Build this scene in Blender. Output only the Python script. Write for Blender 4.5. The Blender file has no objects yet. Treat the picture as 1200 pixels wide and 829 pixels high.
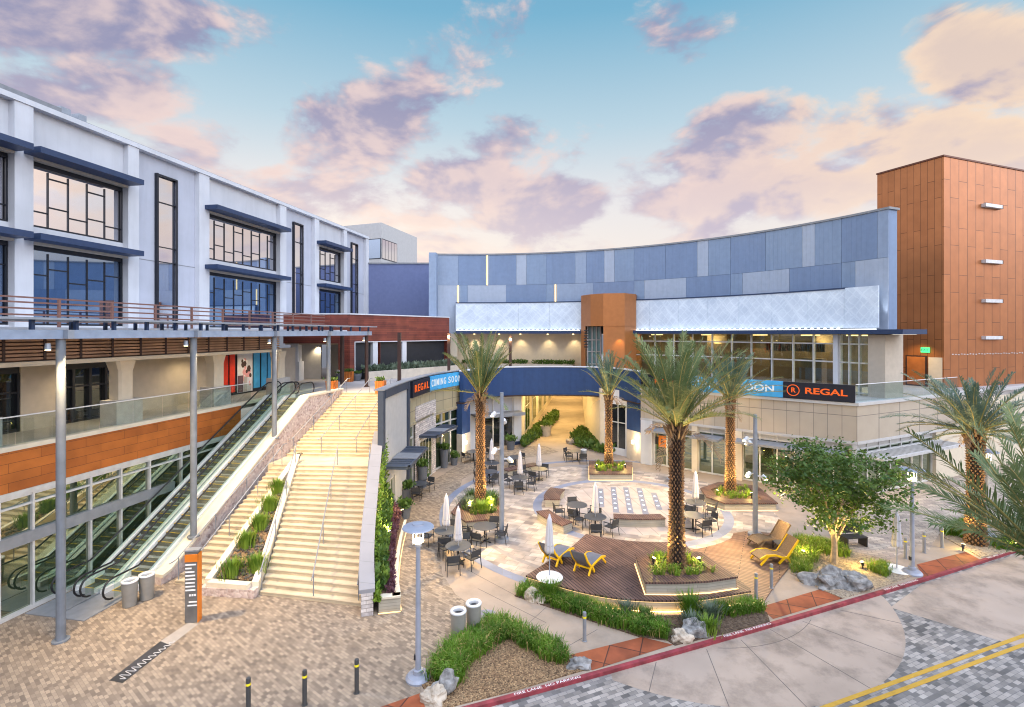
import bpy, bmesh, math, random
from mathutils import Vector, Matrix, noise
R = math.radians
rnd = random.Random(7)
scene = bpy.context.scene
COL = scene.collection
FPX, HZ, CX, CAMH = 590.0, 390.0, 600.0, 10.0

# ---------------------------------------------------------------- survey helpers
def P(x, y, z=0.0):
    """world point at height z seen at survey reading (x, y)"""
    Y = (CAMH - z) * FPX / (y - HZ)
    return Vector(((x - CX) / FPX * Y, Y, z))
def PX(pts, z=0.0):
    return [P(a, b, z).to_2d() for a, b in pts]
def srgb(r, g, b):
    def f(c):
        c /= 255.0
        return c / 12.92 if c <= 0.04045 else ((c + 0.055) / 1.055) ** 2.4
    return (f(r), f(g), f(b), 1.0)

# ---------------------------------------------------------------- materials
MATS = {}
def nodes_of(name):
    m = bpy.data.materials.new(name); m.use_nodes = True
    nt = m.node_tree; nt.nodes.clear()
    out = nt.nodes.new('ShaderNodeOutputMaterial')
    return m, nt, out
def weather(nt, tc, csock, stain, sc=(.9, .9, .9)):
    """worn and stained patches with a shape of their own"""
    mp = nt.nodes.new('ShaderNodeMapping'); mp.inputs['Scale'].default_value = sc
    nt.links.new(tc.outputs['Object'], mp.inputs[0])
    n = nt.nodes.new('ShaderNodeTexNoise'); n.inputs['Scale'].default_value = 1.0; n.inputs['Detail'].default_value = 11; n.inputs['Roughness'].default_value = .68
    nt.links.new(mp.outputs[0], n.inputs['Vector'])
    mr = nt.nodes.new('ShaderNodeMapRange'); mr.inputs[1].default_value = .46; mr.inputs[2].default_value = .70; mr.inputs[3].default_value = 1.0; mr.inputs[4].default_value = 1 - stain
    nt.links.new(n.outputs['Fac'], mr.inputs[0])
    mu = nt.nodes.new('ShaderNodeVectorMath'); mu.operation = 'SCALE'
    nt.links.new(csock, mu.inputs[0]); nt.links.new(mr.outputs[0], mu.inputs['Scale']); return mu.outputs[0]
def mk(name, col, rough=0.6, metal=0.0, var=0.12, scale=3.0, bump=0.0, bscale=40.0, spec=0.4, coat=0.0, stain=0.0, ssc=(.9, .9, .9)):
    m, nt, out = nodes_of(name)
    b = nt.nodes.new('ShaderNodeBsdfPrincipled')
    b.inputs['Roughness'].default_value = rough
    b.inputs['Metallic'].default_value = metal
    b.inputs['Specular IOR Level'].default_value = spec
    b.inputs['Coat Weight'].default_value = coat
    tc = nt.nodes.new('ShaderNodeTexCoord')
    n = nt.nodes.new('ShaderNodeTexNoise'); n.inputs['Scale'].default_value = scale
    n.inputs['Detail'].default_value = 6.0
    nt.links.new(tc.outputs['Object'], n.inputs['Vector'])
    mx = nt.nodes.new('ShaderNodeMix'); mx.data_type = 'RGBA'
    mr = nt.nodes.new('ShaderNodeMapRange'); mr.inputs[1].default_value = 0.3; mr.inputs[2].default_value = 0.7
    nt.links.new(n.outputs['Fac'], mr.inputs[0])
    nt.links.new(mr.outputs[0], mx.inputs[0])
    c = col[:3]
    mx.inputs[6].default_value = tuple(max(0, v * (1 - var)) for v in c) + (1,)
    mx.inputs[7].default_value = tuple(min(1, v * (1 + var)) for v in c) + (1,)
    cs = mx.outputs[2]
    if stain: cs = weather(nt, tc, cs, stain, ssc)
    nt.links.new(cs, b.inputs['Base Color'])
    if bump:
        n2 = nt.nodes.new('ShaderNodeTexNoise'); n2.inputs['Scale'].default_value = bscale; n2.inputs['Detail'].default_value = 4
        nt.links.new(tc.outputs['Object'], n2.inputs['Vector'])
        bp = nt.nodes.new('ShaderNodeBump'); bp.inputs['Strength'].default_value = bump; bp.inputs['Distance'].default_value = 0.02
        nt.links.new(n2.outputs['Fac'], bp.inputs['Height']); nt.links.new(bp.outputs[0], b.inputs['Normal'])
    nt.links.new(b.outputs[0], out.inputs[0])
    MATS[name] = m
    return m
def mkbrick(name, c1, c2, mortar, bw, bh, gap=0.01, rough=0.75, rz=0.0, axis='XY', offset=0.5, metal=0.0, bias=0.0,
            noise_amt=0.25, nscale=1.2, spec=0.35, bump=0.25, freq=2, squash=1.0, stain=0.0, ssc=(.7, .7, .7)):
    """random two-tone units (pavers, planks, panels) laid in object space"""
    m, nt, out = nodes_of(name)
    b = nt.nodes.new('ShaderNodeBsdfPrincipled')
    b.inputs['Roughness'].default_value = rough; b.inputs['Metallic'].default_value = metal
    b.inputs['Specular IOR Level'].default_value = spec
    tc = nt.nodes.new('ShaderNodeTexCoord')
    mp = nt.nodes.new('ShaderNodeMapping'); mp.inputs['Rotation'].default_value = (0, 0, rz)
    if axis == 'XY':
        nt.links.new(tc.outputs['Object'], mp.inputs[0])
    else:
        sp = nt.nodes.new('ShaderNodeSeparateXYZ'); nt.links.new(tc.outputs['Object'], sp.inputs[0])
        cb = nt.nodes.new('ShaderNodeCombineXYZ')
        if axis == 'HZ':     # horizontal run on any upright wall: u = along the wall, v = z
            ad = nt.nodes.new('ShaderNodeMath'); ad.operation = 'MULTIPLY'; ad.inputs[1].default_value = 1.0
            ad2 = nt.nodes.new('ShaderNodeMath'); ad2.operation = 'ADD'
            nt.links.new(sp.outputs[1], ad.inputs[0])
            nt.links.new(sp.outputs[0], ad2.inputs[0]); nt.links.new(ad.outputs[0], ad2.inputs[1])
            nt.links.new(ad2.outputs[0], cb.inputs[0]); nt.links.new(sp.outputs[2], cb.inputs[1])
        elif axis == 'ZH':   # upright run (tall panels): u = z, v = along the wall
            ad2 = nt.nodes.new('ShaderNodeMath'); ad2.operation = 'SUBTRACT'
            nt.links.new(sp.outputs[0], ad2.inputs[0]); nt.links.new(sp.outputs[1], ad2.inputs[1])
            nt.links.new(ad2.outputs[0], cb.inputs[1]); nt.links.new(sp.outputs[2], cb.inputs[0])
        elif axis == 'YZ':
            nt.links.new(sp.outputs[1], cb.inputs[0]); nt.links.new(sp.outputs[2], cb.inputs[1])
        nt.links.new(cb.outputs[0], mp.inputs[0])
    br = nt.nodes.new('ShaderNodeTexBrick')
    br.offset = offset; br.offset_frequency = freq; br.squash = squash
    br.inputs['Color1'].default_value = c1; br.inputs['Color2'].default_value = c2; br.inputs['Mortar'].default_value = mortar
    br.inputs['Scale'].default_value = 1.0; br.inputs['Mortar Size'].default_value = gap
    br.inputs['Mortar Smooth'].default_value = 0.1; br.inputs['Bias'].default_value = bias
    br.inputs['Brick Width'].default_value = bw; br.inputs['Row Height'].default_value = bh
    nt.links.new(mp.outputs[0], br.inputs['Vector'])
    n = nt.nodes.new('ShaderNodeTexNoise'); n.inputs['Scale'].default_value = nscale; n.inputs['Detail'].default_value = 7
    nt.links.new(tc.outputs['Object'], n.inputs['Vector'])
    mr = nt.nodes.new('ShaderNodeMapRange'); mr.inputs[1].default_value = 0.3; mr.inputs[2].default_value = 0.7
    mr.inputs[3].default_value = 1 - noise_amt; mr.inputs[4].default_value = 1 + noise_amt
    nt.links.new(n.outputs['Fac'], mr.inputs[0])
    mu = nt.nodes.new('ShaderNodeVectorMath'); mu.operation = 'SCALE'
    nt.links.new(br.outputs['Color'], mu.inputs[0]); nt.links.new(mr.outputs[0], mu.inputs['Scale'])
    cs = mu.outputs[0]
    if stain: cs = weather(nt, tc, cs, stain, ssc)
    nt.links.new(cs, b.inputs['Base Color'])
    if bump:
        bp = nt.nodes.new('ShaderNodeBump'); bp.inputs['Strength'].default_value = bump; bp.inputs['Distance'].default_value = 0.01
        bp.invert = True
        nt.links.new(br.outputs['Fac'], bp.inputs['Height']); nt.links.new(bp.outputs[0], b.inputs['Normal'])
    nt.links.new(b.outputs[0], out.inputs[0])
    MATS[name] = m
    return m
def mkvor(name, cols, scale, rough=0.8, bump=0.4, line=0.0, linecol=(0.1, 0.09, 0.08, 1), dist=0.03):
    """stones or gravel: a tone for each cell"""
    m, nt, out = nodes_of(name)
    b = nt.nodes.new('ShaderNodeBsdfPrincipled'); b.inputs['Roughness'].default_value = rough
    b.inputs['Specular IOR Level'].default_value = 0.3
    tc = nt.nodes.new('ShaderNodeTexCoord')
    v = nt.nodes.new('ShaderNodeTexVoronoi'); v.inputs['Scale'].default_value = scale
    nt.links.new(tc.outputs['Object'], v.inputs['Vector'])
    sp = nt.nodes.new('ShaderNodeSeparateColor'); nt.links.new(v.outputs['Color'], sp.inputs[0])
    cr = nt.nodes.new('ShaderNodeValToRGB'); cr.color_ramp.interpolation = 'LINEAR'
    e = cr.color_ramp.elements
    e[0].color = cols[0]; e[1].color = cols[-1]
    for i, c in enumerate(cols[1:-1]):
        k = e.new((i + 1) / (len(cols) - 1)); k.color = c
    nt.links.new(sp.outputs[0], cr.inputs[0])
    last = cr.outputs[0]
    if line:
        v2 = nt.nodes.new('ShaderNodeTexVoronoi'); v2.feature = 'DISTANCE_TO_EDGE'; v2.inputs['Scale'].default_value = scale
        nt.links.new(tc.outputs['Object'], v2.inputs['Vector'])
        lt = nt.nodes.new('ShaderNodeMath'); lt.operation = 'LESS_THAN'; lt.inputs[1].default_value = line
        nt.links.new(v2.outputs['Distance'], lt.inputs[0])
        mx = nt.nodes.new('ShaderNodeMix'); mx.data_type = 'RGBA'; mx.inputs[7].default_value = linecol
        nt.links.new(lt.outputs[0], mx.inputs[0]); nt.links.new(last, mx.inputs[6]); last = mx.outputs[2]
    nt.links.new(last, b.inputs['Base Color'])
    if bump:
        bp = nt.nodes.new('ShaderNodeBump'); bp.inputs['Strength'].default_value = bump; bp.inputs['Distance'].default_value = dist
        nt.links.new(v.outputs['Distance'], bp.inputs['Height']); bp.invert = True
        nt.links.new(bp.outputs[0], b.inputs['Normal'])
    nt.links.new(b.outputs[0], out.inputs[0]); MATS[name] = m
    return m
def mkemit(name, col, strength):
    m, nt, out = nodes_of(name)
    e = nt.nodes.new('ShaderNodeEmission'); e.inputs[0].default_value = tuple(col[:3]) + (1,); e.inputs[1].default_value = strength
    nt.links.new(e.outputs[0], out.inputs[0]); MATS[name] = m
    return m
def mkleaf(name, c1, c2, scale=1.5, trans=0.25):
    m, nt, out = nodes_of(name)
    d = nt.nodes.new('ShaderNodeBsdfPrincipled'); d.inputs['Roughness'].default_value = 0.5; d.inputs['Specular IOR Level'].default_value = 0.3
    t = nt.nodes.new('ShaderNodeBsdfTranslucent')
    tc = nt.nodes.new('ShaderNodeTexCoord'); n = nt.nodes.new('ShaderNodeTexNoise'); n.inputs['Scale'].default_value = scale
    n.inputs['Detail'].default_value = 5
    nt.links.new(tc.outputs['Object'], n.inputs['Vector'])
    mr = nt.nodes.new('ShaderNodeMapRange'); mr.inputs[1].default_value = 0.32; mr.inputs[2].default_value = 0.68
    nt.links.new(n.outputs['Fac'], mr.inputs[0])
    mx = nt.nodes.new('ShaderNodeMix'); mx.data_type = 'RGBA'; mx.inputs[6].default_value = c1; mx.inputs[7].default_value = c2
    nt.links.new(mr.outputs[0], mx.inputs[0])
    nt.links.new(mx.outputs[2], d.inputs['Base Color']); nt.links.new(mx.outputs[2], t.inputs[0])
    ms = nt.nodes.new('ShaderNodeMixShader'); ms.inputs[0].default_value = trans
    nt.links.new(d.outputs[0], ms.inputs[1]); nt.links.new(t.outputs[0], ms.inputs[2])
    nt.links.new(ms.outputs[0], out.inputs[0]); MATS[name] = m
    return m
def mkglass(name, tint, clear, gloss_col=(1, 1, 1, 1), rough=0.02, mirror=0.08, graz=0.75):
    """sheet glass: see-through share 'clear', reflection rising at grazing angles; clear=0 is a dark coated pane"""
    m, nt, out = nodes_of(name)
    g = nt.nodes.new('ShaderNodeBsdfGlossy'); g.inputs['Roughness'].default_value = rough; g.inputs[0].default_value = gloss_col
    if clear > 0:
        t = nt.nodes.new('ShaderNodeBsdfTransparent'); t.inputs[0].default_value = tint
    else:
        t = nt.nodes.new('ShaderNodeBsdfDiffuse'); t.inputs[0].default_value = tint
    lw = nt.nodes.new('ShaderNodeLayerWeight'); lw.inputs[0].default_value = 0.5
    pw = nt.nodes.new('ShaderNodeMath'); pw.operation = 'POWER'; pw.inputs[1].default_value = 4.0
    nt.links.new(lw.outputs['Facing'], pw.inputs[0])
    ad = nt.nodes.new('ShaderNodeMath'); ad.operation = 'MULTIPLY_ADD'; ad.inputs[1].default_value = graz * (1 - mirror); ad.inputs[2].default_value = mirror + .03; ad.use_clamp = True
    nt.links.new(pw.outputs[0], ad.inputs[0])
    ms = nt.nodes.new('ShaderNodeMixShader')
    nt.links.new(ad.outputs[0], ms.inputs[0]); nt.links.new(t.outputs[0], ms.inputs[1]); nt.links.new(g.outputs[0], ms.inputs[2])
    nt.links.new(ms.outputs[0], out.inputs[0]); MATS[name] = m
    return m

# ---------------------------------------------------------------- mesh builder
class MB:
    def __init__(self, xf=None):
        self.v = []; self.f = []; self.mi = []; self.xf = xf
    def add(self, verts, faces, m=0):
        o = len(self.v)
        if self.xf is None: self.v.extend([tuple(p) for p in verts])
        else: self.v.extend([tuple(self.xf(p)) for p in verts])
        for f in faces:
            self.f.append([i + o for i in f]); self.mi.append(m)
        return self
    def box(self, x0, x1, y0, y1, z0, z1, m=0):
        v = [(x0, y0, z0), (x1, y0, z0), (x1, y1, z0), (x0, y1, z0), (x0, y0, z1), (x1, y0, z1), (x1, y1, z1), (x0, y1, z1)]
        return self.add(v, [(0, 3, 2, 1), (4, 5, 6, 7), (0, 1, 5, 4), (1, 2, 6, 5), (2, 3, 7, 6), (3, 0, 4, 7)], m)
    def rbox(self, c, size, rz=0.0, m=0, rx=0.0):
        M = Matrix.Translation(Vector(c)) @ Matrix.Rotation(rz, 4, 'Z') @ Matrix.Rotation(rx, 4, 'X')
        a, b, d = size[0] / 2, size[1] / 2, size[2] / 2
        v = [M @ Vector(p) for p in [(-a, -b, -d), (a, -b, -d), (a, b, -d), (-a, b, -d), (-a, -b, d), (a, -b, d), (a, b, d), (-a, b, d)]]
        return self.add(v, [(0, 3, 2, 1), (4, 5, 6, 7), (0, 1, 5, 4), (1, 2, 6, 5), (2, 3, 7, 6), (3, 0, 4, 7)], m)
    def beam(self, p0, p1, w, h, m=0):
        p0, p1 = Vector(p0), Vector(p1); d = (p1 - p0).normalized()
        up = Vector((0, 0, 1)) if abs(d.z) < 0.95 else Vector((1, 0, 0))
        sd = d.cross(up).normalized(); u = sd.cross(d).normalized()
        v = []
        for p in (p0, p1):
            for a, b in ((-1, -1), (1, -1), (1, 1), (-1, 1)):
                v.append(p + sd * (a * w / 2) + u * (b * h / 2))
        return self.add(v, [(0, 1, 2, 3), (7, 6, 5, 4), (0, 4, 5, 1), (1, 5, 6, 2), (2, 6, 7, 3), (3, 7, 4, 0)], m)
    def prism(self, poly, z0, z1, m=0, bottom=True):
        n = len(poly)
        v = [(p[0], p[1], z0) for p in poly] + [(p[0], p[1], z1) for p in poly]
        f = [tuple(range(n, 2 * n))]
        if bottom: f.append(tuple(range(n - 1, -1, -1)))
        for i in range(n):
            j = (i + 1) % n; f.append((i, j, n + j, n + i))
        return self.add(v, f, m)
    def sheet(self, poly, z, m=0):
        return self.add([(p[0], p[1], z) for p in poly], [tuple(range(len(poly)))], m)
    def tube(self, pts, r, n=8, m=0, cap=True):
        pts = [Vector(p) for p in pts]; rs = r if isinstance(r, (list, tuple)) else [r] * len(pts)
        rings = []; prev = None
        for i, p in enumerate(pts):
            d = (pts[min(i + 1, len(pts) - 1)] - pts[max(i - 1, 0)]).normalized()
            if prev is None:
                a = Vector((1, 0, 0)) if abs(d.x) < 0.9 else Vector((0, 1, 0))
                prev = d.cross(a).normalized()
            else:
                prev = (prev - d * prev.dot(d)).normalized()
            b = d.cross(prev)
            rings.append([p + (prev * math.cos(2 * math.pi * k / n) + b * math.sin(2 * math.pi * k / n)) * rs[i] for k in range(n)])
        v = [q for rg in rings for q in rg]; f = []
        for i in range(len(pts) - 1):
            for k in range(n):
                f.append((i * n + k, i * n + (k + 1) % n, (i + 1) * n + (k + 1) % n, (i + 1) * n + k))
        if cap:
            f.append(tuple(range(n - 1, -1, -1))); f.append(tuple(range((len(pts) - 1) * n, len(pts) * n)))
        return self.add(v, f, m)
    def cyl(self, c, r0, z0, z1, r1=None, n=20, m=0):
        r1 = r0 if r1 is None else r1
        return self.lathe([(0, z0), (r0, z0), (r1, z1), (0, z1)], c, n, m)
    def lathe(self, prof, c=(0, 0), n=20, m=0):
        v = []; f = []
        for r, z in prof:
            for k in range(n):
                a = 2 * math.pi * k / n
                v.append((c[0] + r * math.cos(a), c[1] + r * math.sin(a), z))
        for i in range(len(prof) - 1):
            for k in range(n):
                f.append((i * n + k, i * n + (k + 1) % n, (i + 1) * n + (k + 1) % n, (i + 1) * n + k))
        return self.add(v, f, m)
    def ribbon(self, path, z0, z1, o0=0.0, o1=0.2, m=0, closed=False):
        """upright band along a plan polyline, from offset o0 to o1 on its left; z0/z1 numbers or lists"""
        n = len(path); path = [Vector((p[0], p[1])) for p in path]
        nr = []
        for i in range(n):
            if closed: d = path[(i + 1) % n] - path[i - 1]
            else: d = path[min(i + 1, n - 1)] - path[max(i - 1, 0)]
            d.normalize(); nr.append(Vector((-d.y, d.x)))
        za = z0 if isinstance(z0, (list, tuple)) else [z0] * n
        zb = z1 if isinstance(z1, (list, tuple)) else [z1] * n
        v = []
        for i in range(n):
            a = path[i] + nr[i] * o0; b = path[i] + nr[i] * o1
            v += [(a.x, a.y, za[i]), (b.x, b.y, za[i]), (b.x, b.y, zb[i]), (a.x, a.y, zb[i])]
        f = []
        for i in range(n if closed else n - 1):
            p, q = i * 4, ((i + 1) % n) * 4
            for k in range(4):
                f.append((p + k, p + (k + 1) % 4, q + (k + 1) % 4, q + k))
        if not closed:
            f.append((3, 2, 1, 0)); e = (n - 1) * 4; f.append((e, e + 1, e + 2, e + 3))
        return self.add(v, f, m)
    def build(self, name, mats, parent=None, world=True, smooth=False, fix=True, bevel=0.0):
        me = bpy.data.meshes.new(name)
        me.from_pydata(self.v, [], self.f)
        for mt in (mats if isinstance(mats, (list, tuple)) else [mats]):
            me.materials.append(mt)
        if len(me.materials) > 1:
            me.polygons.foreach_set('material_index', self.mi)
        if fix:
            bm = bmesh.new(); bm.from_mesh(me)
            bmesh.ops.recalc_face_normals(bm, faces=bm.faces)
            bm.to_mesh(me); bm.free()
        if smooth:
            me.polygons.foreach_set('use_smooth', [True] * len(me.polygons))
        me.update()
        o = bpy.data.objects.new(name, me); COL.objects.link(o)
        if parent is not None:
            o.parent = parent
            if world: o.matrix_parent_inverse = Matrix.Translation(-wloc(parent))
        if bevel:
            b = o.modifiers.new('bevel', 'BEVEL'); b.width = bevel; b.segments = 2; b.limit_method = 'ANGLE'
        return o
def wloc(o):
    l = Vector(o.location)
    while o.parent is not None:
        l = l + Vector(o.matrix_parent_inverse.translation); o = o.parent; l = l + Vector(o.location)
    return l
LABELS = {}
def tag(o, label, cat, group=None):
    o['label'] = label; o['category'] = cat
    if group: o['group'] = group
    LABELS.setdefault(label, []).append(o.name)
    return o
def thing(name, label, cat, loc=(0, 0, 0), rz=0.0, group=None):
    o = bpy.data.objects.new(name, None); COL.objects.link(o)
    o.location = loc; o.rotation_euler = (0, 0, rz); o.empty_display_size = 0.2
    return tag(o, label, cat, group)
def struct(o, kind='structure'):
    o['kind'] = kind; return o
KIDS = {}
def copy_tree(o, parent=None):
    c = o.copy(); COL.objects.link(c)
    if parent is not None: c.parent = parent
    for ch in o.children: copy_tree(ch, c)
    return c
def place(proto, label, loc, rz, group=None, first=[]):
    """the prototype itself the first time, then copies of it and of its parts"""
    if proto.name not in first: first.append(proto.name); o = proto
    else: o = copy_tree(proto)
    o.location = loc; o.rotation_euler = (0, 0, rz); tag(o, label, o['category'], group)
    return o
def arcpts(c, r, a0, a1, n):
    return [(c[0] + r * math.cos(R(a0 + (a1 - a0) * i / n)), c[1] + r * math.sin(R(a0 + (a1 - a0) * i / n))) for i in range(n + 1)]
def smoothpath(pts, n=8):
    """Catmull-Rom through plan points"""
    pts = [Vector((p[0], p[1])) for p in pts]; q = [pts[0] * 2 - pts[1]] + pts + [pts[-1] * 2 - pts[-2]]
    out = []
    for i in range(1, len(q) - 2):
        for k in range(n):
            t = k / n; a, b, c, d = q[i - 1], q[i], q[i + 1], q[i + 2]
            out.append(0.5 * ((2 * b) + (c - a) * t + (2 * a - 5 * b + 4 * c - d) * t * t + (3 * b - a - 3 * c + d) * t ** 3))
    out.append(pts[-1]); return out
def text_part(s, size, mat, parent, origin, xdir, up, name='lettering', extrude=0.01, width=None, align='CENTER', bold=0.0):
    cu = bpy.data.curves.new(name, 'FONT'); cu.body = s; cu.size = size; cu.extrude = extrude; cu.align_x = align; cu.align_y = 'CENTER'
    cu.offset = bold
    ob = bpy.data.objects.new('tmp', cu); COL.objects.link(ob)
    dg = bpy.context.evaluated_depsgraph_get()
    me = bpy.data.meshes.new_from_object(ob.evaluated_get(dg))
    bpy.data.objects.remove(ob); bpy.data.curves.remove(cu)
    x = Vector(xdir).normalized(); u = Vector(up).normalized(); z = x.cross(u).normalized()
    sx = 1.0
    if width:
        xs = [v.co.x for v in me.vertices]; sx = width / (max(xs) - min(xs))
    M = Matrix((x * sx, u, z)).transposed().to_4x4(); M.translation = Vector(origin)
    me.transform(M); me.name = name; me.materials.clear(); me.materials.append(mat)
    o = bpy.data.objects.new(name, me); COL.objects.link(o)
    if parent is not None:
        o.parent = parent; o.matrix_parent_inverse = Matrix.Translation(-wloc(parent))
    return o
def spot(loc, target, power, size=70, blend=0.6, col=(1, 0.74, 0.42), rad=0.08):
    l = bpy.data.lights.new('lamp_light', 'SPOT'); l.energy = power; l.spot_size = R(size); l.spot_blend = blend; l.color = col; l.shadow_soft_size = rad
    o = bpy.data.objects.new('lamp_light', l); COL.objects.link(o); o.location = loc
    o.rotation_euler = (Vector(target) - Vector(loc)).to_track_quat('-Z', 'Y').to_euler(); return o
def point(loc, power, col=(1, 0.74, 0.42), rad=0.06):
    l = bpy.data.lights.new('lamp_light', 'POINT'); l.energy = power; l.color = col; l.shadow_soft_size = rad
    o = bpy.data.objects.new('lamp_light', l); COL.objects.link(o); o.location = loc; return o
def area(loc, target, power, sx, sy, col=(1, 0.76, 0.45)):
    l = bpy.data.lights.new('lamp_light', 'AREA'); l.shape = 'RECTANGLE'; l.size = sx; l.size_y = sy; l.energy = power; l.color = col
    o = bpy.data.objects.new('lamp_light', l); COL.objects.link(o); o.location = loc
    o.rotation_euler = (Vector(target) - Vector(loc)).to_track_quat('-Z', 'Y').to_euler(); return o
# ---------------------------------------------------------------- palette
S = srgb
M_white = mk('white_stucco', (0.56, 0.575, 0.615, 1), 0.8, var=0.06, scale=0.8, bump=0.1, stain=.09, ssc=(1.6, 1.6, .16))
M_grey = mk('grey_stucco', (0.44, 0.46, 0.53, 1), 0.8, var=0.06, scale=0.8, bump=0.1, stain=.09, ssc=(1.6, 1.6, .16))
M_navy = mk('navy_metal', (0.022, 0.042, 0.10, 1), 0.45, var=0.1)
M_slate = mk('slate_blue_metal', (0.042, 0.056, 0.085, 1), 0.5, var=0.1)
M_navywall = mk('navy_stucco', (0.018, 0.050, 0.145, 1), 0.7, stain=.2, ssc=(1.6, 1.6, .16), var=0.08, bump=0.1)
M_blackframe = mk('black_frame', (0.012, 0.014, 0.022, 1), 0.4)
M_black = mk('black_metal', (0.02, 0.02, 0.022, 1), 0.45)
M_sling = mk('charcoal_sling', (0.035, 0.037, 0.042, 1), 0.7)
M_tabletop = mk('charcoal_table', (0.06, 0.065, 0.075, 1), 0.35)
M_silver = mk('brushed_steel', (0.70, 0.71, 0.73, 1), 0.35, 0.15, var=0.05)
M_galv = mk('grey_paint_steel', (0.30, 0.33, 0.38, 1), 0.45, 0.3, var=0.06)
M_bolldark = mk('bollard_dark', (0.05, 0.05, 0.05, 1), 0.5)
M_poleplaza = mk('pole_steel', (0.24, 0.26, 0.30, 1), 0.45, 0.2)
M_copperlit = mk('copper_sheet', (0.40, 0.155, 0.05, 1), 0.42, 0.3, var=0.06)
M_polegrey = mk('pole_grey', (0.17, 0.19, 0.22, 1), 0.5, 0.2)
M_lampgrey = mk('lamp_post_grey', (0.29, 0.31, 0.37, 1), 0.45, 0.2)
M_bronze = mk('dark_bronze', (0.06, 0.035, 0.03, 1), 0.45, 0.3)
M_rail = mk('brown_rail', (0.20, 0.10, 0.08, 1), 0.5)
M_slat = mk('cedar_slat', (0.40, 0.23, 0.14, 1), 0.55, var=0.25, scale=1.5)
M_wood = mkbrick('cedar_panel', (0.43, 0.125, 0.022, 1), (0.33, 0.09, 0.017, 1), (0.06, 0.02, 0.01, 1), 1.9, 0.34, 0.006, 0.5, axis='HZ', offset=0.37, noise_amt=0.18)
M_redwood = mkbrick('redwood_panel', (0.20, 0.050, 0.030, 1), (0.13, 0.030, 0.022, 1), (0.03, 0.01, 0.01, 1), 3.5, 0.17, 0.008, 0.5, axis='HZ', offset=0.4, noise_amt=0.25)
M_copper = mkbrick('copper_panel', (0.43, 0.165, 0.062, 1), (0.38, 0.142, 0.053, 1), (0.15, 0.06, 0.028, 1), 3.6, 0.62, 0.020, 0.36, axis='ZH', offset=0.37, metal=0.5, noise_amt=0.08, freq=2)
M_concrete = mk('plaza_concrete', (0.325, 0.255, 0.195, 1), 0.8, var=0.12, scale=0.5, bump=0.08, stain=.28, ssc=(.55, .55, .55))
M_roadconc = mk('road_concrete', (0.345, 0.27, 0.215, 1), 0.85, var=0.14, scale=0.5, bump=0.08, stain=.5, ssc=(.75, .75, .75))
M_boardform = mkbrick('board_formed_concrete', (0.36, 0.33, 0.27, 1), (0.30, 0.28, 0.23, 1), (0.2, 0.18, 0.15, 1), 2.4, 0.11, 0.006, 0.85, axis='HZ', noise_amt=0.15)
M_coping = mk('cast_stone', (0.62, 0.55, 0.43, 1), 0.8, var=0.07, bump=0.1)
M_copingblue = mkbrick('coping_blocks', (0.255, 0.25, 0.265, 1), (0.24, 0.235, 0.25, 1), (0.17, 0.17, 0.18, 1), 40, 0.9, 0.008, 0.8, noise_amt=0.06)
M_step = mk('stair_concrete', (0.50, 0.415, 0.29, 1), 0.8, var=0.12, scale=1.2, bump=0.1, stain=.30, ssc=(.8, 2.2, 2.2))
M_nosing = mk('stair_nosing', (0.40, 0.33, 0.23, 1), 0.8)
M_pebble = mkvor('pebble_stone', [(0.30, 0.22, 0.20, 1), (0.55, 0.44, 0.40, 1), (0.42, 0.33, 0.30, 1), (0.62, 0.53, 0.48, 1)], 9, 0.85, 0.6)
M_stoneclad = mkbrick('stone_cladding', (0.62, 0.56, 0.52, 1), (0.40, 0.36, 0.35, 1), (0.25, 0.22, 0.2, 1), 0.42, 0.14, 0.012, 0.85, axis='HZ', noise_amt=0.25, nscale=6)
M_stonebase = mk('limestone', (0.52, 0.46, 0.38, 1), 0.8, var=0.1, scale=2)
M_paver = mkbrick('plaza_pavers', (0.35, 0.275, 0.20, 1), (0.155, 0.120, 0.092, 1), (0.185, 0.145, 0.11, 1), 0.19, 0.095, 0.005, 0.8, rz=R(38), noise_amt=0.2, nscale=0.5, stain=.25, ssc=(.5, .5, .5))
M_roadpaver = mkbrick('road_pavers', (0.38, 0.34, 0.305, 1), (0.10, 0.094, 0.090, 1), (0.14, 0.13, 0.13, 1), 0.26, 0.13, 0.006, 0.8, rz=R(-24), noise_amt=0.2, nscale=0.5, stain=.25)
M_asphalt = mk('asphalt', (0.07, 0.07, 0.075, 1), 0.9, var=0.15, bump=0.2)
M_flag = mkbrick('flagstone', (0.46, 0.385, 0.315, 1), (0.22, 0.185, 0.165, 1), (0.25, 0.215, 0.18, 1), 0.85, 0.38, 0.012, 0.8, rz=R(24), noise_amt=0.28, nscale=1.6, offset=0.37, freq=2, squash=0.62)
M_ring = mkbrick('blue_grey_band', (0.20, 0.22, 0.285, 1), (0.17, 0.19, 0.25, 1), (0.18, 0.19, 0.22, 1), 0.8, 0.8, 0.01, 0.75, noise_amt=0.12)
M_bandbrown = mk('brown_grey_band', (0.26, 0.23, 0.21, 1), 0.8)
M_pad = mkbrick('splash_pad', (0.42, 0.35, 0.30, 1), (0.38, 0.32, 0.28, 1), (0.24, 0.2, 0.18, 1), 3.2, 0.79, 0.02, 0.75, rz=R(81), noise_amt=0.12, offset=0)
M_padstrip = mk('grey_pad_strip', (0.17, 0.18, 0.22, 1), 0.7)
M_mat = mkbrick('rust_paving', (0.28, 0.075, 0.028, 1), (0.19, 0.050, 0.022, 1), (0.07, 0.025, 0.015, 1), 0.95, 0.95, 0.02, 0.75, rz=R(21), offset=0, noise_amt=0.3, nscale=1.5)
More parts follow.
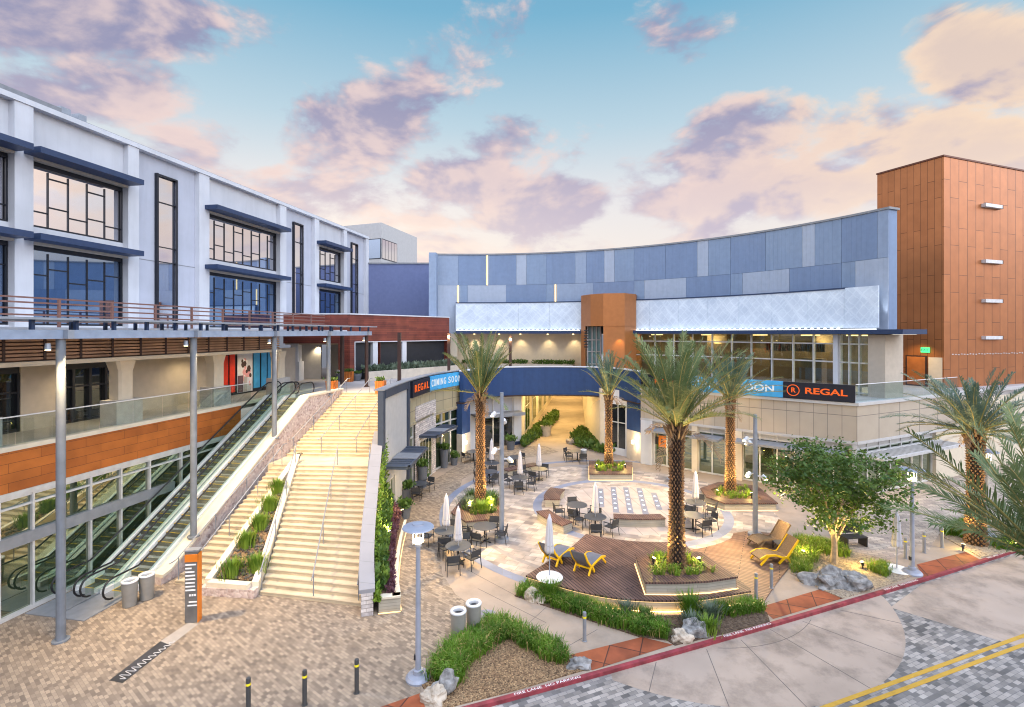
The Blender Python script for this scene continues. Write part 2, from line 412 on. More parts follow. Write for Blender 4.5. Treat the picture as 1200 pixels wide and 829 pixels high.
M_redpaint = mk('red_kerb_paint', (0.235, 0.035, 0.045, 1), 0.7, var=0.3, scale=4, stain=.45, ssc=(1.5, 1.5, 1.5))
M_whitepaint = mk('white_paint', (0.75, 0.73, 0.70, 1), 0.6)
M_yellowpaint = mk('yellow_road_paint', (0.48, 0.28, 0.035, 1), 0.7, var=0.2, scale=2, stain=.4, ssc=(2, 2, 2))
M_deck = mkbrick('ipe_deck', (0.175, 0.102, 0.078, 1), (0.110, 0.062, 0.048, 1), (0.015, 0.008, 0.007, 1), 3.0, 0.135, 0.018, 0.6, rz=R(64), noise_amt=0.25, nscale=1.5)
M_decktan = mkbrick('ipe_deck_tan', (0.26, 0.15, 0.095, 1), (0.17, 0.095, 0.062, 1), (0.03, 0.015, 0.012, 1), 3.0, 0.135, 0.016, 0.6, rz=R(28), noise_amt=0.2, nscale=1.5)
M_seatwood = mkbrick('bench_slats', (0.15, 0.085, 0.065, 1), (0.095, 0.052, 0.042, 1), (0.02, 0.01, 0.01, 1), 3.0, 0.11, 0.014, 0.6, rz=R(75), noise_amt=0.2)
M_mulch = mkvor('bark_mulch', [(0.10, 0.055, 0.03, 1), (0.30, 0.19, 0.10, 1), (0.06, 0.035, 0.02, 1), (0.42, 0.28, 0.15, 1)], 27, 0.9, 0.9)
M_gravel = mkvor('tan_gravel', [(0.24, 0.18, 0.12, 1), (0.40, 0.32, 0.23, 1), (0.16, 0.12, 0.09, 1)], 18, 0.9, 0.8)
M_soil = mkvor('dark_soil', [(0.05, 0.03, 0.02, 1), (0.13, 0.09, 0.06, 1), (0.08, 0.05, 0.03, 1)], 14, 0.95, 0.8)
M_grass = mkleaf('ornamental_grass', (0.045, 0.115, 0.010, 1), (0.15, 0.27, 0.025, 1), 1.2)
M_liriope = mkleaf('lime_grass', (0.10, 0.20, 0.02, 1), (0.22, 0.32, 0.04, 1), 2)
M_shrub = mkleaf('shrub_leaves', (0.035, 0.085, 0.02, 1), (0.12, 0.20, 0.035, 1), 2)
M_greywood = mkleaf('grey_green_leaves', (0.09, 0.13, 0.09, 1), (0.16, 0.2, 0.14, 1), 2)
M_purple = mkleaf('purple_leaves', (0.07, 0.03, 0.045, 1), (0.17, 0.08, 0.10, 1), 2)
M_frond = mkleaf('palm_frond', (0.075, 0.125, 0.045, 1), (0.19, 0.235, 0.095, 1), 1.0, 0.15)
M_frondblue = mkleaf('blue_palm_frond', (0.05, 0.105, 0.075, 1), (0.15, 0.21, 0.145, 1), 1.0, 0.15)
M_rachis = mk('frond_rib', (0.30, 0.25, 0.08, 1), 0.5)
M_deadfrond = mk('dry_frond_base', (0.24, 0.15, 0.08, 1), 0.8, var=0.3)
M_bark = mk('palm_bark', (0.19, 0.105, 0.055, 1), 0.85, var=0.5, scale=5, bump=0.4)
M_barkgap = mk('palm_bark_gap', (0.018, 0.011, 0.007, 1), 0.9, var=0.3)
M_treebark = mk('tree_bark', (0.32, 0.24, 0.16, 1), 0.85, var=0.3, scale=6, bump=0.3)
M_treeleaf = mkleaf('tree_leaves', (0.03, 0.08, 0.016, 1), (0.13, 0.20, 0.03, 1), 1.1, 0.3)
M_rock = mk('blue_grey_rock', (0.20, 0.195, 0.19, 1), 0.9, var=0.6, scale=5, bump=1.0, bscale=11)
M_rocktan = mk('tan_rock', (0.40, 0.34, 0.27, 1), 0.85, var=0.35, scale=3, bump=0.5, bscale=9)
M_umb = mk('umbrella_canvas', (0.54, 0.52, 0.54, 1), 0.85, var=0.05)
M_yellow = mk('yellow_plastic', (0.80, 0.46, 0.008, 1), 0.4)
M_wicker = mkbrick('tan_wicker', (0.30, 0.20, 0.11, 1), (0.22, 0.145, 0.08, 1), (0.1, 0.06, 0.03, 1), 0.06, 0.02, 0.004, 0.7, noise_amt=0.1)
M_greysling = mk('grey_sling', (0.16, 0.16, 0.18, 1), 0.7)
M_orange = mk('orange_paint', (0.62, 0.17, 0.012, 1), 0.5)
M_orangepot = mkbrick('rust_slat', (0.55, 0.17, 0.03, 1), (0.40, 0.11, 0.02, 1), (0.08, 0.03, 0.01, 1), 3, 0.12, 0.01, 0.6, axis='ZH')
M_greypot = mk('slate_pot', (0.10, 0.11, 0.13, 1), 0.6)
M_lightpot = mk('concrete_pot', (0.42, 0.40, 0.38, 1), 0.8)
M_bin = mk('bin_grey', (0.25, 0.24, 0.22, 1), 0.5, 0.2)
M_binrim = mk('bin_rim', (0.62, 0.63, 0.65, 1), 0.4, 0.2)
M_signgrey = mk('sign_grey', (0.13, 0.12, 0.11, 1), 0.6, var=0.2)
M_beige = mkbrick('beige_panel', (0.44, 0.37, 0.29, 1), (0.41, 0.345, 0.27, 1), (0.17, 0.15, 0.13, 1), 5.0, 1.05, 0.018, 0.7, axis='ZH', offset=0, noise_amt=0.05)
M_beigeflat = mk('beige_stucco', (0.46, 0.40, 0.33, 1), 0.8, var=0.06, bump=0.08)
M_khaki = mkbrick('khaki_panel', (0.36, 0.31, 0.20, 1), (0.33, 0.285, 0.185, 1), (0.15, 0.13, 0.09, 1), 5.0, 0.72, 0.018, 0.7, axis='ZH', offset=0, noise_amt=0.05)
M_cream = mk('cream_stucco', (0.60, 0.52, 0.40, 1), 0.8, var=0.05, bump=0.08)
M_mull = mk('alu_mullion', (0.55, 0.55, 0.55, 1), 0.45, 0.3)
M_mulldark = mk('dark_mullion', (0.03, 0.035, 0.05, 1), 0.45)
M_midgrey = mk('mid_grey_metal', (0.23, 0.24, 0.26, 1), 0.5, 0.2)
M_blueA = mk('cladding_dark_blue', (0.18, 0.25, 0.385, 1), 0.55, stain=.09, ssc=(1.6, 1.6, .16), var=0.05, metal=0.1)
M_blueB = mk('cladding_mid_blue', (0.215, 0.29, 0.415, 1), 0.55, stain=.08, ssc=(1.6, 1.6, .16), var=0.05, metal=0.1)
M_blueC = mk('cladding_light_blue', (0.26, 0.33, 0.45, 1), 0.55, stain=.08, ssc=(1.6, 1.6, .16), var=0.05, metal=0.1)
M_blueD = mk('cladding_pale_blue', (0.35, 0.41, 0.51, 1), 0.55, stain=.08, ssc=(1.6, 1.6, .16), var=0.05, metal=0.1)
M_greywall = mk('warm_grey_panel', (0.46, 0.45, 0.44, 1), 0.7, var=0.05)
M_red = mk('red_poster', (0.70, 0.035, 0.012, 1), 0.5)
M_skyblue = mk('sign_blue', (0.06, 0.36, 0.68, 1), 0.5)
M_poster = mk('pale_poster', (0.60, 0.60, 0.66, 1), 0.5, var=0.1)
M_signblack = mk('sign_black', (0.008, 0.010, 0.020, 1), 0.4)
M_steptread = mk('escalator_tread', (0.10, 0.095, 0.085, 1), 0.45, 0.3)
M_stepyellow = mk('escalator_yellow', (0.55, 0.36, 0.03, 1), 0.6)
M_rubber = mk('black_rubber', (0.012, 0.012, 0.014, 1), 0.4)
M_plaque = mkvor('etched_plaque', [(0.02, 0.02, 0.022, 1), (0.05, 0.05, 0.055, 1), (0.03, 0.03, 0.03, 1)], 3, 0.5, 0.05)
G_sky = mkglass('reflective_glazing', (0.012, 0.03, 0.075, 1), 0, (0.92, 0.92, 0.97, 1), 0.02, 0.74)
G_skylow = mkglass('blue_glazing', (0.012, 0.035, 0.10, 1), 0, (0.52, 0.68, 0.88, 1), 0.02, 0.48)
G_store = mkglass('green_store_glazing', (0.022, 0.036, 0.020, 1), 0, (0.80, 0.88, 0.72, 1), 0.02, 0.30)
G_dark = mkglass('dark_glazing', (0.010, 0.013, 0.016, 1), 0, (0.8, 0.85, 0.9, 1), 0.02, 0.10)
G_clear = mkglass('clear_glazing', (0.86, 0.90, 0.84, 1), 1, (1, 1, 1, 1), 0.01, 0.03)
G_rail = mkglass('railing_glass', (0.86, 0.91, 0.90, 1), 1, (0.9, 0.95, 1, 1), 0.01, 0.02, 0.28)
G_green = mkglass('balustrade_glass', (0.90, 0.95, 0.91, 1), 1, (0.9, 1, 0.95, 1), 0.01, 0.0, 0.25)
E_led = mkemit('warm_led', (1.0, 0.58, 0.18), 14.0)
E_ledhot = mkemit('warm_led_line', (1.0, 0.66, 0.28), 2.6)
E_bulb = mkemit('warm_bulb', (1.0, 0.76, 0.36), 12.0)
E_white = mkemit('white_led', (0.86, 0.93, 1.0), 3.4)
E_pad = mkemit('pad_light', (0.72, 0.78, 1.0), 2.2)
E_signred = mkemit('lit_red_letters', (1.0, 0.16, 0.035), 0.85)
E_signwhite = mkemit('lit_white_letters', (0.85, 0.93, 1.0), 0.75)
E_exit = mkemit('exit_green', (0.1, 0.9, 0.3), 1.6)
def mk_perf():
    """perforated screen lit from inside: faint lattice of lighter ribs, glows as a backlit sign"""
    m, nt, out = nodes_of('backlit_screen')
    b = nt.nodes.new('ShaderNodeBsdfPrincipled'); b.inputs['Roughness'].default_value = 0.6
    tc = nt.nodes.new('ShaderNodeTexCoord')
    sp = nt.nodes.new('ShaderNodeSeparateXYZ'); nt.links.new(tc.outputs['Object'], sp.inputs[0])
    n = nt.nodes.new('ShaderNodeTexNoise'); n.inputs['Scale'].default_value = .9; n.inputs['Detail'].default_value = 6; n.inputs['Roughness'].default_value = .6
    nt.links.new(tc.outputs['Object'], n.inputs['Vector'])
    def mt(op, a, b_=None):
        q = nt.nodes.new('ShaderNodeMath'); q.operation = op
        for k, v in enumerate((a, b_)):
            if v is None: continue
            if isinstance(v, (int, float)): q.inputs[k].default_value = v
            else: nt.links.new(v, q.inputs[k])
        return q.outputs[0]
    lines = None
    along = mt('SUBTRACT', sp.outputs[0], sp.outputs[1])
    for sg, f in ((1, .52), (-1, .52), (1, 1.31), (-1, 1.31)):
        t = mt('ADD', mt('ADD', mt('MULTIPLY', along, .8), mt('MULTIPLY', sp.outputs[2], sg * 1.0)), mt('MULTIPLY', n.outputs['Fac'], .9))
        l = mt('LESS_THAN', mt('ABSOLUTE', mt('SUBTRACT', mt('FRACT', mt('MULTIPLY', t, f)), .5)), .045 if f < 1 else .07)
        lines = l if lines is None else mt('MAXIMUM', lines, l)
    fac = mt('ADD', mt('MULTIPLY', lines, .24), mt('MULTIPLY', mt('SUBTRACT', n.outputs['Fac'], .35), 1.6))
    cr = nt.nodes.new('ShaderNodeValToRGB'); cr.color_ramp.elements[0].color = (0.40, 0.47, 0.57, 1); cr.color_ramp.elements[1].color = (0.62, 0.69, 0.77, 1)
    nt.links.new(fac, cr.inputs[0])
    nt.links.new(cr.outputs[0], b.inputs['Base Color']); nt.links.new(cr.outputs[0], b.inputs['Emission Color'])
    b.inputs['Emission Strength'].default_value = 0.22
    nt.links.new(b.outputs[0], out.inputs[0]); return m
M_screen = mk_perf()
# ================================================================ THE SETTING
def kerbY(x): return 13.95 + 0.375 * x + 0.0012 * x * x
# road: one sheet to the horizon, 10 cm below the plaza
struct(MB().sheet([(-1500, -600), (1500, -600), (1500, 3000), (-1500, 3000)], -0.106).build('terrain', M_asphalt, fix=False))
struct(MB().sheet([(-60, -40), (90, -40), (90, 60), (-60, 60)], -0.102).build('road', M_roadpaver, fix=False))
kx = [-40 + i * 2.0 for i in range(61)]
kpath = [(x, kerbY(x)) for x in kx]
plaza = kpath + [(90, 130), (-60, 130)]
struct(MB().prism(plaza, -0.6, 0.0).build('plaza_paving', M_concrete))
# red kerb
kb = MB(); kb.ribbon(kpath, -0.12, 0.006, 0.0, -0.14)
kerb = struct(kb.build('kerb', M_redpaint))
def kerb_text(x):
    a = Vector((1, (kerbY(x + .5) - kerbY(x - .5)), 0))
    n = Vector((-a.y, a.x, 0)).normalized()
    o = Vector((x, kerbY(x), 0.012)) - n * 0.07
    t = text_part('FIRE LANE  NO PARKING', 0.13, M_whitepaint, kerb, o, a, n, 'kerb_lettering', 0.001, width=2.05)
kerb_text(1.0); kerb_text(7.9); kerb_text(15.4); kerb_text(22.0)
# concrete half disc on the road, its joints
CD = (6.9, 21.0); RD = 7.5
disc = [p for p in arcpts(CD, RD, -176, 4, 60) if p[1] < kerbY(p[0]) - .23]
xs_ = [disc[0][0] + (disc[-1][0] - disc[0][0]) * i / 12 for i in range(13)]
disc = disc + [(x, kerbY(x) - .145) for x in reversed(xs_)]
struct(MB().sheet(disc, -0.098).build('road_concrete', M_roadconc, fix=False))
jt = MB()
for ang in (-161, -146, -130, -114, -98, -82, -64, -46, -28):
    c, s = math.cos(R(ang)), math.sin(R(ang))
    q = [(CD[0] + c * r * .1, CD[1] + s * r * .1) for r in range(20, 76)]
    q = [p for p in q if p[1] < kerbY(p[0]) - .2]
    if len(q) > 3:
        jt.beam((q[0][0], q[0][1], -.0955), (q[-1][0], q[-1][1], -.0955), .018, .003)
ja = [p for p in arcpts(CD, 4.9, -170, 0, 40) if p[1] < kerbY(p[0]) - .25]
jt.ribbon(ja, -.097, -.094, 0, .016)
struct(jt.build('road_joints', M_mk_joint if 'M_mk_joint' in globals() else mk('dark_joint', (0.12, 0.10, 0.09, 1), 0.9)))  # plain dark colour of the joints in the concrete
# second concrete apron on the right
ap = [P(1068, 686), P(1185, 650), P(1330, 610), P(1330, 700), P(1200, 690), P(1188, 722), P(1135, 706), P(1092, 694)]
ap = [(13.9, 18.5), (16.2, 16.3), (18.0, 14.2), (20.5, 13.5), (60, 28), (60, kerbY(60) - .3), (40, kerbY(40) - .25), (30, kerbY(30) - .25), (22, kerbY(22) - .25), (16.4, kerbY(16.4) - .25)]
struct(MB().sheet(ap, -0.0985).build('road_apron', M_roadconc, fix=False))
# double yellow centre line
yl = MB()
for o in (0.0, 0.30):
    pts = [(x, 10.50 + .372 * x - o) for x in (-12, -2, 8, 11.3, 14.2, 17.3, 24, 40)]
    yl.ribbon(pts, -0.096, -0.093, 0, -0.13)
struct(yl.build('road_marking', M_yellowpaint))
# paver fields on the plaza
pav = PX([(518, 672), (516, 640), (530, 602), (542, 562), (575, 545), (655, 530), (640, 523), (600, 523)]) + \
    [Vector((-3.4, 40.2)), Vector((-6.6, 30)), Vector((-20, 30)), Vector((-40, 30)), Vector((-40, kerbY(-40) + .02)), Vector((-14, kerbY(-14) + .02)), Vector((-4, kerbY(-4) + .02))] + \
    PX([(497, 826), (492, 800), (515, 768), (576, 729), (556, 712), (534, 697)])
struct(MB().sheet(pav, 0.004).build('paver_field', M_paver, fix=False))
pav2 = PX([(1041, 657), (990, 643), (985, 625), (1020, 610), (1075, 640)])
pav3 = PX([(1002, 598), (1040, 572), (1110, 560), (1230, 560), (1230, 612), (1130, 612), (1100, 627), (1088, 646), (1050, 622)])
struct(MB().sheet(pav2, 0.004).sheet(pav3, 0.004).build('paver_field', M_roadpaver_w if 'M_roadpaver_w' in globals() else mkbrick('warm_grey_pavers', (0.46, 0.38, 0.30, 1), (0.27, 0.22, 0.19, 1), (0.18, 0.15, 0.13, 1), 0.42, 0.21, 0.012, 0.8, rz=R(20), noise_amt=0.2), fix=False))
# circular plaza
C0 = (6.7, 28.8)
def ringmesh(r0, r1, z, a0=0, a1=360, n=96):
    m = MB(); o = arcpts(C0, r1, a0, a1, n); i = arcpts(C0, r0, a0, a1, n)
    v = [(p[0], p[1], z) for p in o] + [(p[0], p[1], z) for p in i]
    m.add(v, [(k, k + 1, n + 2 + k, n + 1 + k) for k in range(n)]); return m
struct(MB().sheet(arcpts(C0, 3.95, 0, 360, 72)[:-1], 0.008).build('splash_pad_paving', M_pad, fix=False))
struct(ringmesh(3.95, 5.0, 0.008).build('flagstone_paving', M_flag, fix=False))
struct(ringmesh(5.0, 5.5, 0.008).build('paving_band', M_ring, fix=False))
struct(ringmesh(5.5, 7.9, 0.006).build('flagstone_paving', M_flag, fix=False))
struct(ringmesh(7.9, 9.1, 0.006, 95, 262).build('flagstone_paving', M_flag, fix=False))
struct(ringmesh(9.1, 9.35, 0.007, 95, 258).build('paving_band', M_bandbrown, fix=False))
struct(ringmesh(9.35, 10.3, 0.006, 120, 248).build('flagstone_paving', M_flag, fix=False))
struct(ringmesh(10.3, 10.75, 0.008, 60, 248).build('paving_band', M_ring, fix=False))
# slab joints in the walk
wj = MB()
for a, b in (((560, 690), (640, 730)), ((640, 712), (600, 748)), ((700, 738), (640, 772)), ((548, 668), (604, 698))):
    p, q = P(*a), P(*b); wj.beam((p.x, p.y, .003), (q.x, q.y, .003), .014, .003)
struct(wj.build('walk_joints', MATS['dark_joint']))
# rust paving mats along the kerb
for pts in ([(420, 838), (492, 813), (500, 834), (430, 858)], [(668, 768), (752, 747), (789, 756), (694, 786)],
            [(890, 712), (961, 691), (987, 702), (906, 726)], [(1074, 662), (1132, 647), (1148, 656), (1082, 677)]):
    struct(MB().sheet(PX(pts), 0.009).build('rust_paving', M_mat, fix=False))
# planting beds (mulch)
bed1 = PX([(492, 800), (515, 768), (576, 729), (590, 730), (670, 771), (692, 784), (600, 811), (537, 827), (512, 834)])
bed2 = PX([(603, 699), (619, 684), (682, 712), (740, 723), (812, 722), (880, 708), (899, 719), (902, 729), (850, 743), (791, 757), (782, 751), (749, 747)])
bed3 = PX([(931, 630), (926, 672), (962, 691), (987, 702), (1030, 690), (1077, 673), (1041, 657), (990, 645), (980, 630)])
bed4 = PX([(1100, 627), (1130, 611), (1200, 611), (1240, 640), (1185, 647), (1150, 654)])
bed5 = PX([(1190, 646), (1280, 622), (1280, 640), (1260, 650)])
for b, mt in ((bed1, M_mulch), (bed2, M_soil), (bed3, M_gravel), (bed4, M_gravel)):
    struct(MB().prism(b, -0.02, 0.035).build('planting_bed', mt))
# manhole cover on the walk
mh = MB().lathe([(0, .014), (.36, .014), (.40, .010), (.40, .004)], P(570, 722).to_2d(), 28)
tag(mh.build('manhole_cover', mk('slate_cover', (0.20, 0.19, 0.24, 1), 0.7)), 'round slate grey cover set into the walk beside the two trash bins', 'manhole cover')
# etched stone strip in the pavers by the sign
st = thing('ground_plaque', 'long etched dark and grey stone strip set in the pavers before the orange sign', 'plaque', P(182, 768))
q = PX([(128, 798), (144, 801), (200, 757), (188, 752)]); q2 = PX([(188, 752), (200, 757), (232, 732), (221, 730)])
MB().sheet(q, 0.012).build('dark_strip', M_plaque, st, fix=False)
MB().sheet(q2, 0.012).build('pale_strip', mk('pale_plaque', (0.30, 0.27, 0.24, 1), 0.7), st, fix=False)
sc_ = MB(); rr = random.Random(3)
def onstrip(t, u):
    a = Vector(q[0]).lerp(q2[2], t); b_ = Vector(q[1]).lerp(q2[2], t); return a.lerp(b_, u)
for k in range(9):
    t0 = .04 + k * .07; pts = []
    for i in range(10):
        a = onstrip(t0 + i * .008, .5 + .35 * math.sin(i * .9 + k)); pts.append((a.x, a.y, .0155))
    sc_.tube(pts, .012, 4)
sc_.build('etched_scroll', mk('pale_etching', (0.42, 0.40, 0.38, 1), 0.7), st)
# ================================================================ LEFT BUILDING
UF = Vector((0.1837, 0.983, 0)); NF = Vector((0.983, -0.1837, 0)); OF = Vector((-26.7, 0, 0))
def LF(p): return OF + UF * p[0] + NF * p[1] + Vector((0, 0, p[2]))
def sY(Y, d=0.0): return (Y + .1837 * d) / .983
HR = 20.75
lb = thing('office_building', 'long white and grey three storey building with navy canopies on the left', 'building', LF((30, 0, 6)))
bm_ = [sY(y) for y in (10.0, 17.0, 22.9, 28.1, 33.0, 41.2, 46.1, 51.2, 56.4)]
S0 = bm_[0]
# core wall set 0.35 behind the piers
M_ = MB(LF)
win = []   # (s0,s1,z0,z1)
pier = [(sY(16.6), sY(17.2)), (sY(22.7), sY(23.45)), (sY(28.1), sY(28.75)), (sY(33.0), sY(33.85)), (sY(41.2), sY(42.0)), (sY(46.1), sY(46.8)), (sY(51.2), sY(51.85)), (sY(56.0), sY(56.6))]
bays = [(S0, pier[0][0], 'w')] + [(pier[i][1], pier[i + 1][0], k) for i, k in enumerate(['w', 'w', 'n', 'w', 'n', 'w', 'n'])]
class _W:
    def __init__(s, mt): s.mt = mt
    def box(s, *a): MB(LF).box(*a).build('wall', s.mt, lb)
wall = _W(M_white); gwall = _W(M_grey)
for a, b, k in bays:
    W = wall if k == 'w' else gwall
    if k == 'w':
        W.box(a, b, -.6, -.30, 18.20, HR - .1)
        W.box(a, b, -.6, -.30, 14.25, 15.00)
        W.box(a, b, -.6, -.30, 10.2, 10.35)
    else:
        mid0 = a + (b - a) * .32; mid1 = a + (b - a) * .66
        if a > 54: mid0, mid1 = a + (b - a) * .25, a + (b - a) * .62
        W.box(a, mid0, -.6, -.30, 10.2, HR - .1); W.box(mid1, b, -.6, -.30, 10.2, HR - .1)
        W.box(mid0, mid1, -.6, -.30, 19.5, HR - .1)
        for q0, q1 in ((a, mid0 - .08), (mid1 + .06, b)): MB(LF).box(q0, q1, -.298, -.288, 14.25, 14.29).build('reveal_joint', M_midgrey, lb)
for a, b in pier:
    MB(LF).box(a, b, -.6, 0.04, 10.2, HR - .25).build('pier', M_white, lb)
MB(LF).box(S0, pier[-1][1], -.62, .10, HR - .25, HR).build('parapet', M_white, lb)
MB(LF).box(S0, pier[-1][1] - .1, -14, -.62, 10.2, HR - .4).build('rear_block', M_white, lb)
MB(LF).box(S0, pier[-1][1], -.66, .02, HR, HR + .05).build('coping', M_midgrey, lb)
def window(s0, s1, z0, z1, cols, glass, rows, canopy, d=-.52, seed=0):
    """frame > pane; staggered transoms"""
    fr = MB(LF); t = .09
    fr.box(s0, s0 + .07, d, d + .2, z0, z1); fr.box(s1 - .07, s1, d, d + .2, z0, z1)
    fr.box(s0, s1, d - .002, d + .198, z0 - .002, z0 + .09); fr.box(s0, s1, d - .002, d + .198, z1 - .30, z1 + .002)
    w = (s1 - s0) / cols
    for i in range(1, cols):
        fr.box(s0 + w * i - .022, s0 + w * i + .022, d + .03, d + .13, z0 + .09, z1 - .42)
    for i in range(cols):
        hs = rows[i % len(rows)]
        for h in hs:
            zz = z0 + (z1 - z0) * h
            fr.box(s0 + w * i + .04, s0 + w * (i + 1) - .04, d + .04, d + .14, zz - .028, zz + .028)
    f = fr.build('window', M_blackframe, lb)
    MB(LF).box(s0 + .1, s1 - .1, d + .05, d + .08, z0 + .05, z1 - .05).build('pane', glass, f)
    if canopy:
        c = MB(LF); c.box(s0 - .42, s1 + .10, -.28, 1.0, z1 + .02, z1 + .30)
        c.build('canopy', M_navy, lb)
        MB(LF).box(s0, s1, -.28, .04, z1 - .10, z1 + .018).build('canopy_bracket', M_beigeflat, lb)
for a, b, k in bays:
    if k == 'w':
        n = max(4, round((b - a) / 1.0)); n = 5 if b - a < 6 else 8
        window(a + .02, b - .02, 15.0, 18.18, n, G_sky, [(.24,), (.34, .78), (.24,), (.30, .74)], True)
        window(a + .02, b - .02, 10.35, 14.23, n, G_skylow, [(.62,), (.70,), (.55,)], True)
    else:
        m0 = a + (b - a) * .32; m1 = a + (b - a) * .66
        if a > 54: m0, m1 = a + (b - a) * .25, a + (b - a) * .62
        fr = MB(LF); fr.box(m0 - .06, m0 + .05, -.3, -.10, 10.2, 19.55); fr.box(m1 - .05, m1 + .05, -.3, -.2, 10.2, 19.55); fr.box(m0, m1, -.3, -.18, 19.45, 19.56)
        for zz in (14.3, 15.2, 17.9): fr.box(m0, m1, -.38, -.27, zz - .02, zz + .02)
        f = fr.build('window', M_blackframe, lb)
        MB(LF).box(m0, m1, -.42, -.36, 10.2, 19.45).build('pane', G_sky if a < 54 else G_skylow, f)
# roof plant
rp = thing('roof_duct', 'low grey duct on the roof edge of the left building', 'roof duct', LF((sY(23.5), -1.5, HR - .4)))
MB(LF).box(sY(22.9), sY(25.6), -2.2, -1.2, HR - .4, HR + .75).build('duct', M_midgrey, rp)
MB(LF).box(sY(25.7), sY(26.2), -1.9, -1.4, HR - .4, HR + .95).box(sY(26.6), sY(27.0), -1.9, -1.4, HR - .4, HR + .95).box(sY(27.2), sY(30), -2.0, -1.3, HR - .4, HR + .35).build('vent', M_galv, rp)

# ---- lower part: walkway storey (z 6 - 10.2) and terrace over it
RD_ = 5.85      # rail line
SEND = sY(41.5)
MB(LF).box(S0, SEND, -.30, RD_ - .05, 9.86, 10.2).build('terrace_slab', M_white, lb)
# slatted cedar fascia
sl = MB(LF); br = MB(LF)
for k in range(6):
    z = 9.00 + k * .135
    sl.box(S0, sY(33.5), 5.45, 5.53, z, z + .085)
s = S0 + .8
while s < sY(33.5):
    br.box(s, s + .09, 5.40, 5.56, 8.96, 9.80); s += 1.32
sl.build('slat_fascia', M_slat, lb); MB(LF).box(S0, sY(33.5), 5.30, 5.36, 8.95, 9.82).build('fascia_backing', mk('fascia_brown', (0.20, 0.11, 0.07, 1), .7), lb); br.build('slat_bracket', M_bronze, lb)
MB(LF).box(S0, sY(33.5), 5.25, 5.7, 8.78, 8.94).build('soffit_beam', M_cream, lb)
MB(LF).box(S0, sY(33.5), 2.2, 5.25, 8.86, 8.93).build('soffit', M_cream, lb)
# recessed shop wall at d = 3
def s3(x): return sY(23.65 / (.1867 + (600 - x) / 590.0), 3.0)
for a_, b_ in ((24, 66), (143, 262), (322, 346)): MB(LF).box(s3(a_), s3(b_), 2.6, 3.0, 6.0, 8.86).build('shop_wall', M_beigeflat, lb)
MB(LF).box(S0, sY(33.5), -.3, 2.5, 6.0, 8.86).build('shop_core', M_white, lb)
def shopfront(s0, s1, z1=8.86, n=3, glass=G_dark):
    f = MB(LF); f.box(s0, s1, 2.7, 2.95, z1 - .5, z1)
    for i in range(n + 1):
        x = s0 + (s1 - s0) * i / n; f.box(x - .06, x + .06, 2.7, 2.96, 6.0, z1 - .5)
    f.box(s0, s1, 2.72, 2.94, 6.0, 6.12); f.box(s0, s1, 2.72, 2.94, 7.55, 7.62)
    f = f.build('shopfront', M_blackframe, lb)
    MB(LF).box(s0, s1, 2.76, 2.80, 6.05, z1 - .2).build('pane', glass, f)
shopfront(S0, s3(24) - .02, n=4); shopfront(s3(66) + .02, s3(143) - .02, n=4)
# poster front: red panels, picture panel, blue doors
pf = MB(LF).box(s3(262), s3(322), 2.6, 2.8, 6.0, 8.86).build('shopfront', M_blackframe, lb)
MB(LF).box(s3(262) + .05, s3(269.6), 2.82, 2.86, 6.4, 8.55).box(s3(271.4), s3(277.6), 2.82, 2.86, 6.2, 8.6).build('red_panel', M_red, lb)
pp = MB(LF).box(s3(280.5), s3(298), 2.82, 2.86, 6.1, 8.62).build('picture_panel', M_poster, lb)
fl = MB(LF); rr = random.Random(5)
def s3p(t): return s3(280.5) + (s3(298) - s3(280.5)) * t
fl.box(s3p(.02), s3p(.36), 2.862, 2.868, 6.12, 7.2, 0); fl.box(s3p(.40), s3p(.62), 2.862, 2.868, 6.12, 7.1, 1)
for k in range(26):
    t = .28 + rr.random() * .6; z = 7.0 + rr.random() * 1.2 - (.5 if t > .6 else 0); r = .10 + rr.random() * .1
    pts = [LF((s3p(t) + r * math.cos(a * math.pi / 3), 2.864 + k * .0004, z + r * 1.2 * math.sin(a * math.pi / 3))) for a in range(6)]
    fl.v.extend([tuple(p) for p in pts]); n_ = len(fl.v); fl.f.append(list(range(n_ - 6, n_))); fl.mi.append(rr.choice((2, 2, 3, 4)))
fl.build('picture_shapes', [mk('poster_purple', (0.12, 0.07, 0.09, 1)), mk('poster_grey', (0.42, 0.40, 0.40, 1)), mk('poster_pink', (0.7, 0.33, 0.35, 1)), mk('poster_dark', (0.06, 0.03, 0.03, 1)), mk('poster_white', (0.75, 0.72, 0.75, 1))], pp, fix=False)
bd = MB(LF).box(s3(299.5), s3(306.5), 2.82, 2.86, 6.25, 8.6).box(s3(308.5), s3(314.5), 2.82, 2.86, 6.25, 8.6).box(s3(316), s3(322), 2.82, 2.86, 6.0, 8.86)
bd.build('blue_panel', M_skyblue, lb)
# columns on pedestals at the walkway edge
for Y in (16.95, 22.25, 27.6, 32.9):
    s = sY(Y, 5.3)
    c = MB(LF); c.box(s - .62, s + .62, 4.75, 5.62, 6.0, 7.06)
    ped = c.build('pedestal', M_lightpot, lb)
    k = MB(LF)
    pl = [(-.40, -.30), (-.30, -.40), (.30, -.40), (.40, -.30), (.40, .30), (.30, .40), (-.30, .40), (-.40, .30)]
    k.prism([(s + a * .85, 5.15 + b * .8) for a, b in pl], 7.06, 8.3); 
    v0 = len(k.v); 
    vb = [(s + a * .85, 5.15 + b * .8, 8.302) for a, b in pl] + [(s + a * 1.25, 5.15 + b * .9, 8.78) for a, b in pl]
    k.add(vb, [tuple(range(8, 16))] + [(i, (i + 1) % 8, 8 + (i + 1) % 8, 8 + i) for i in range(8)])
    k.build('column', M_cream, lb)
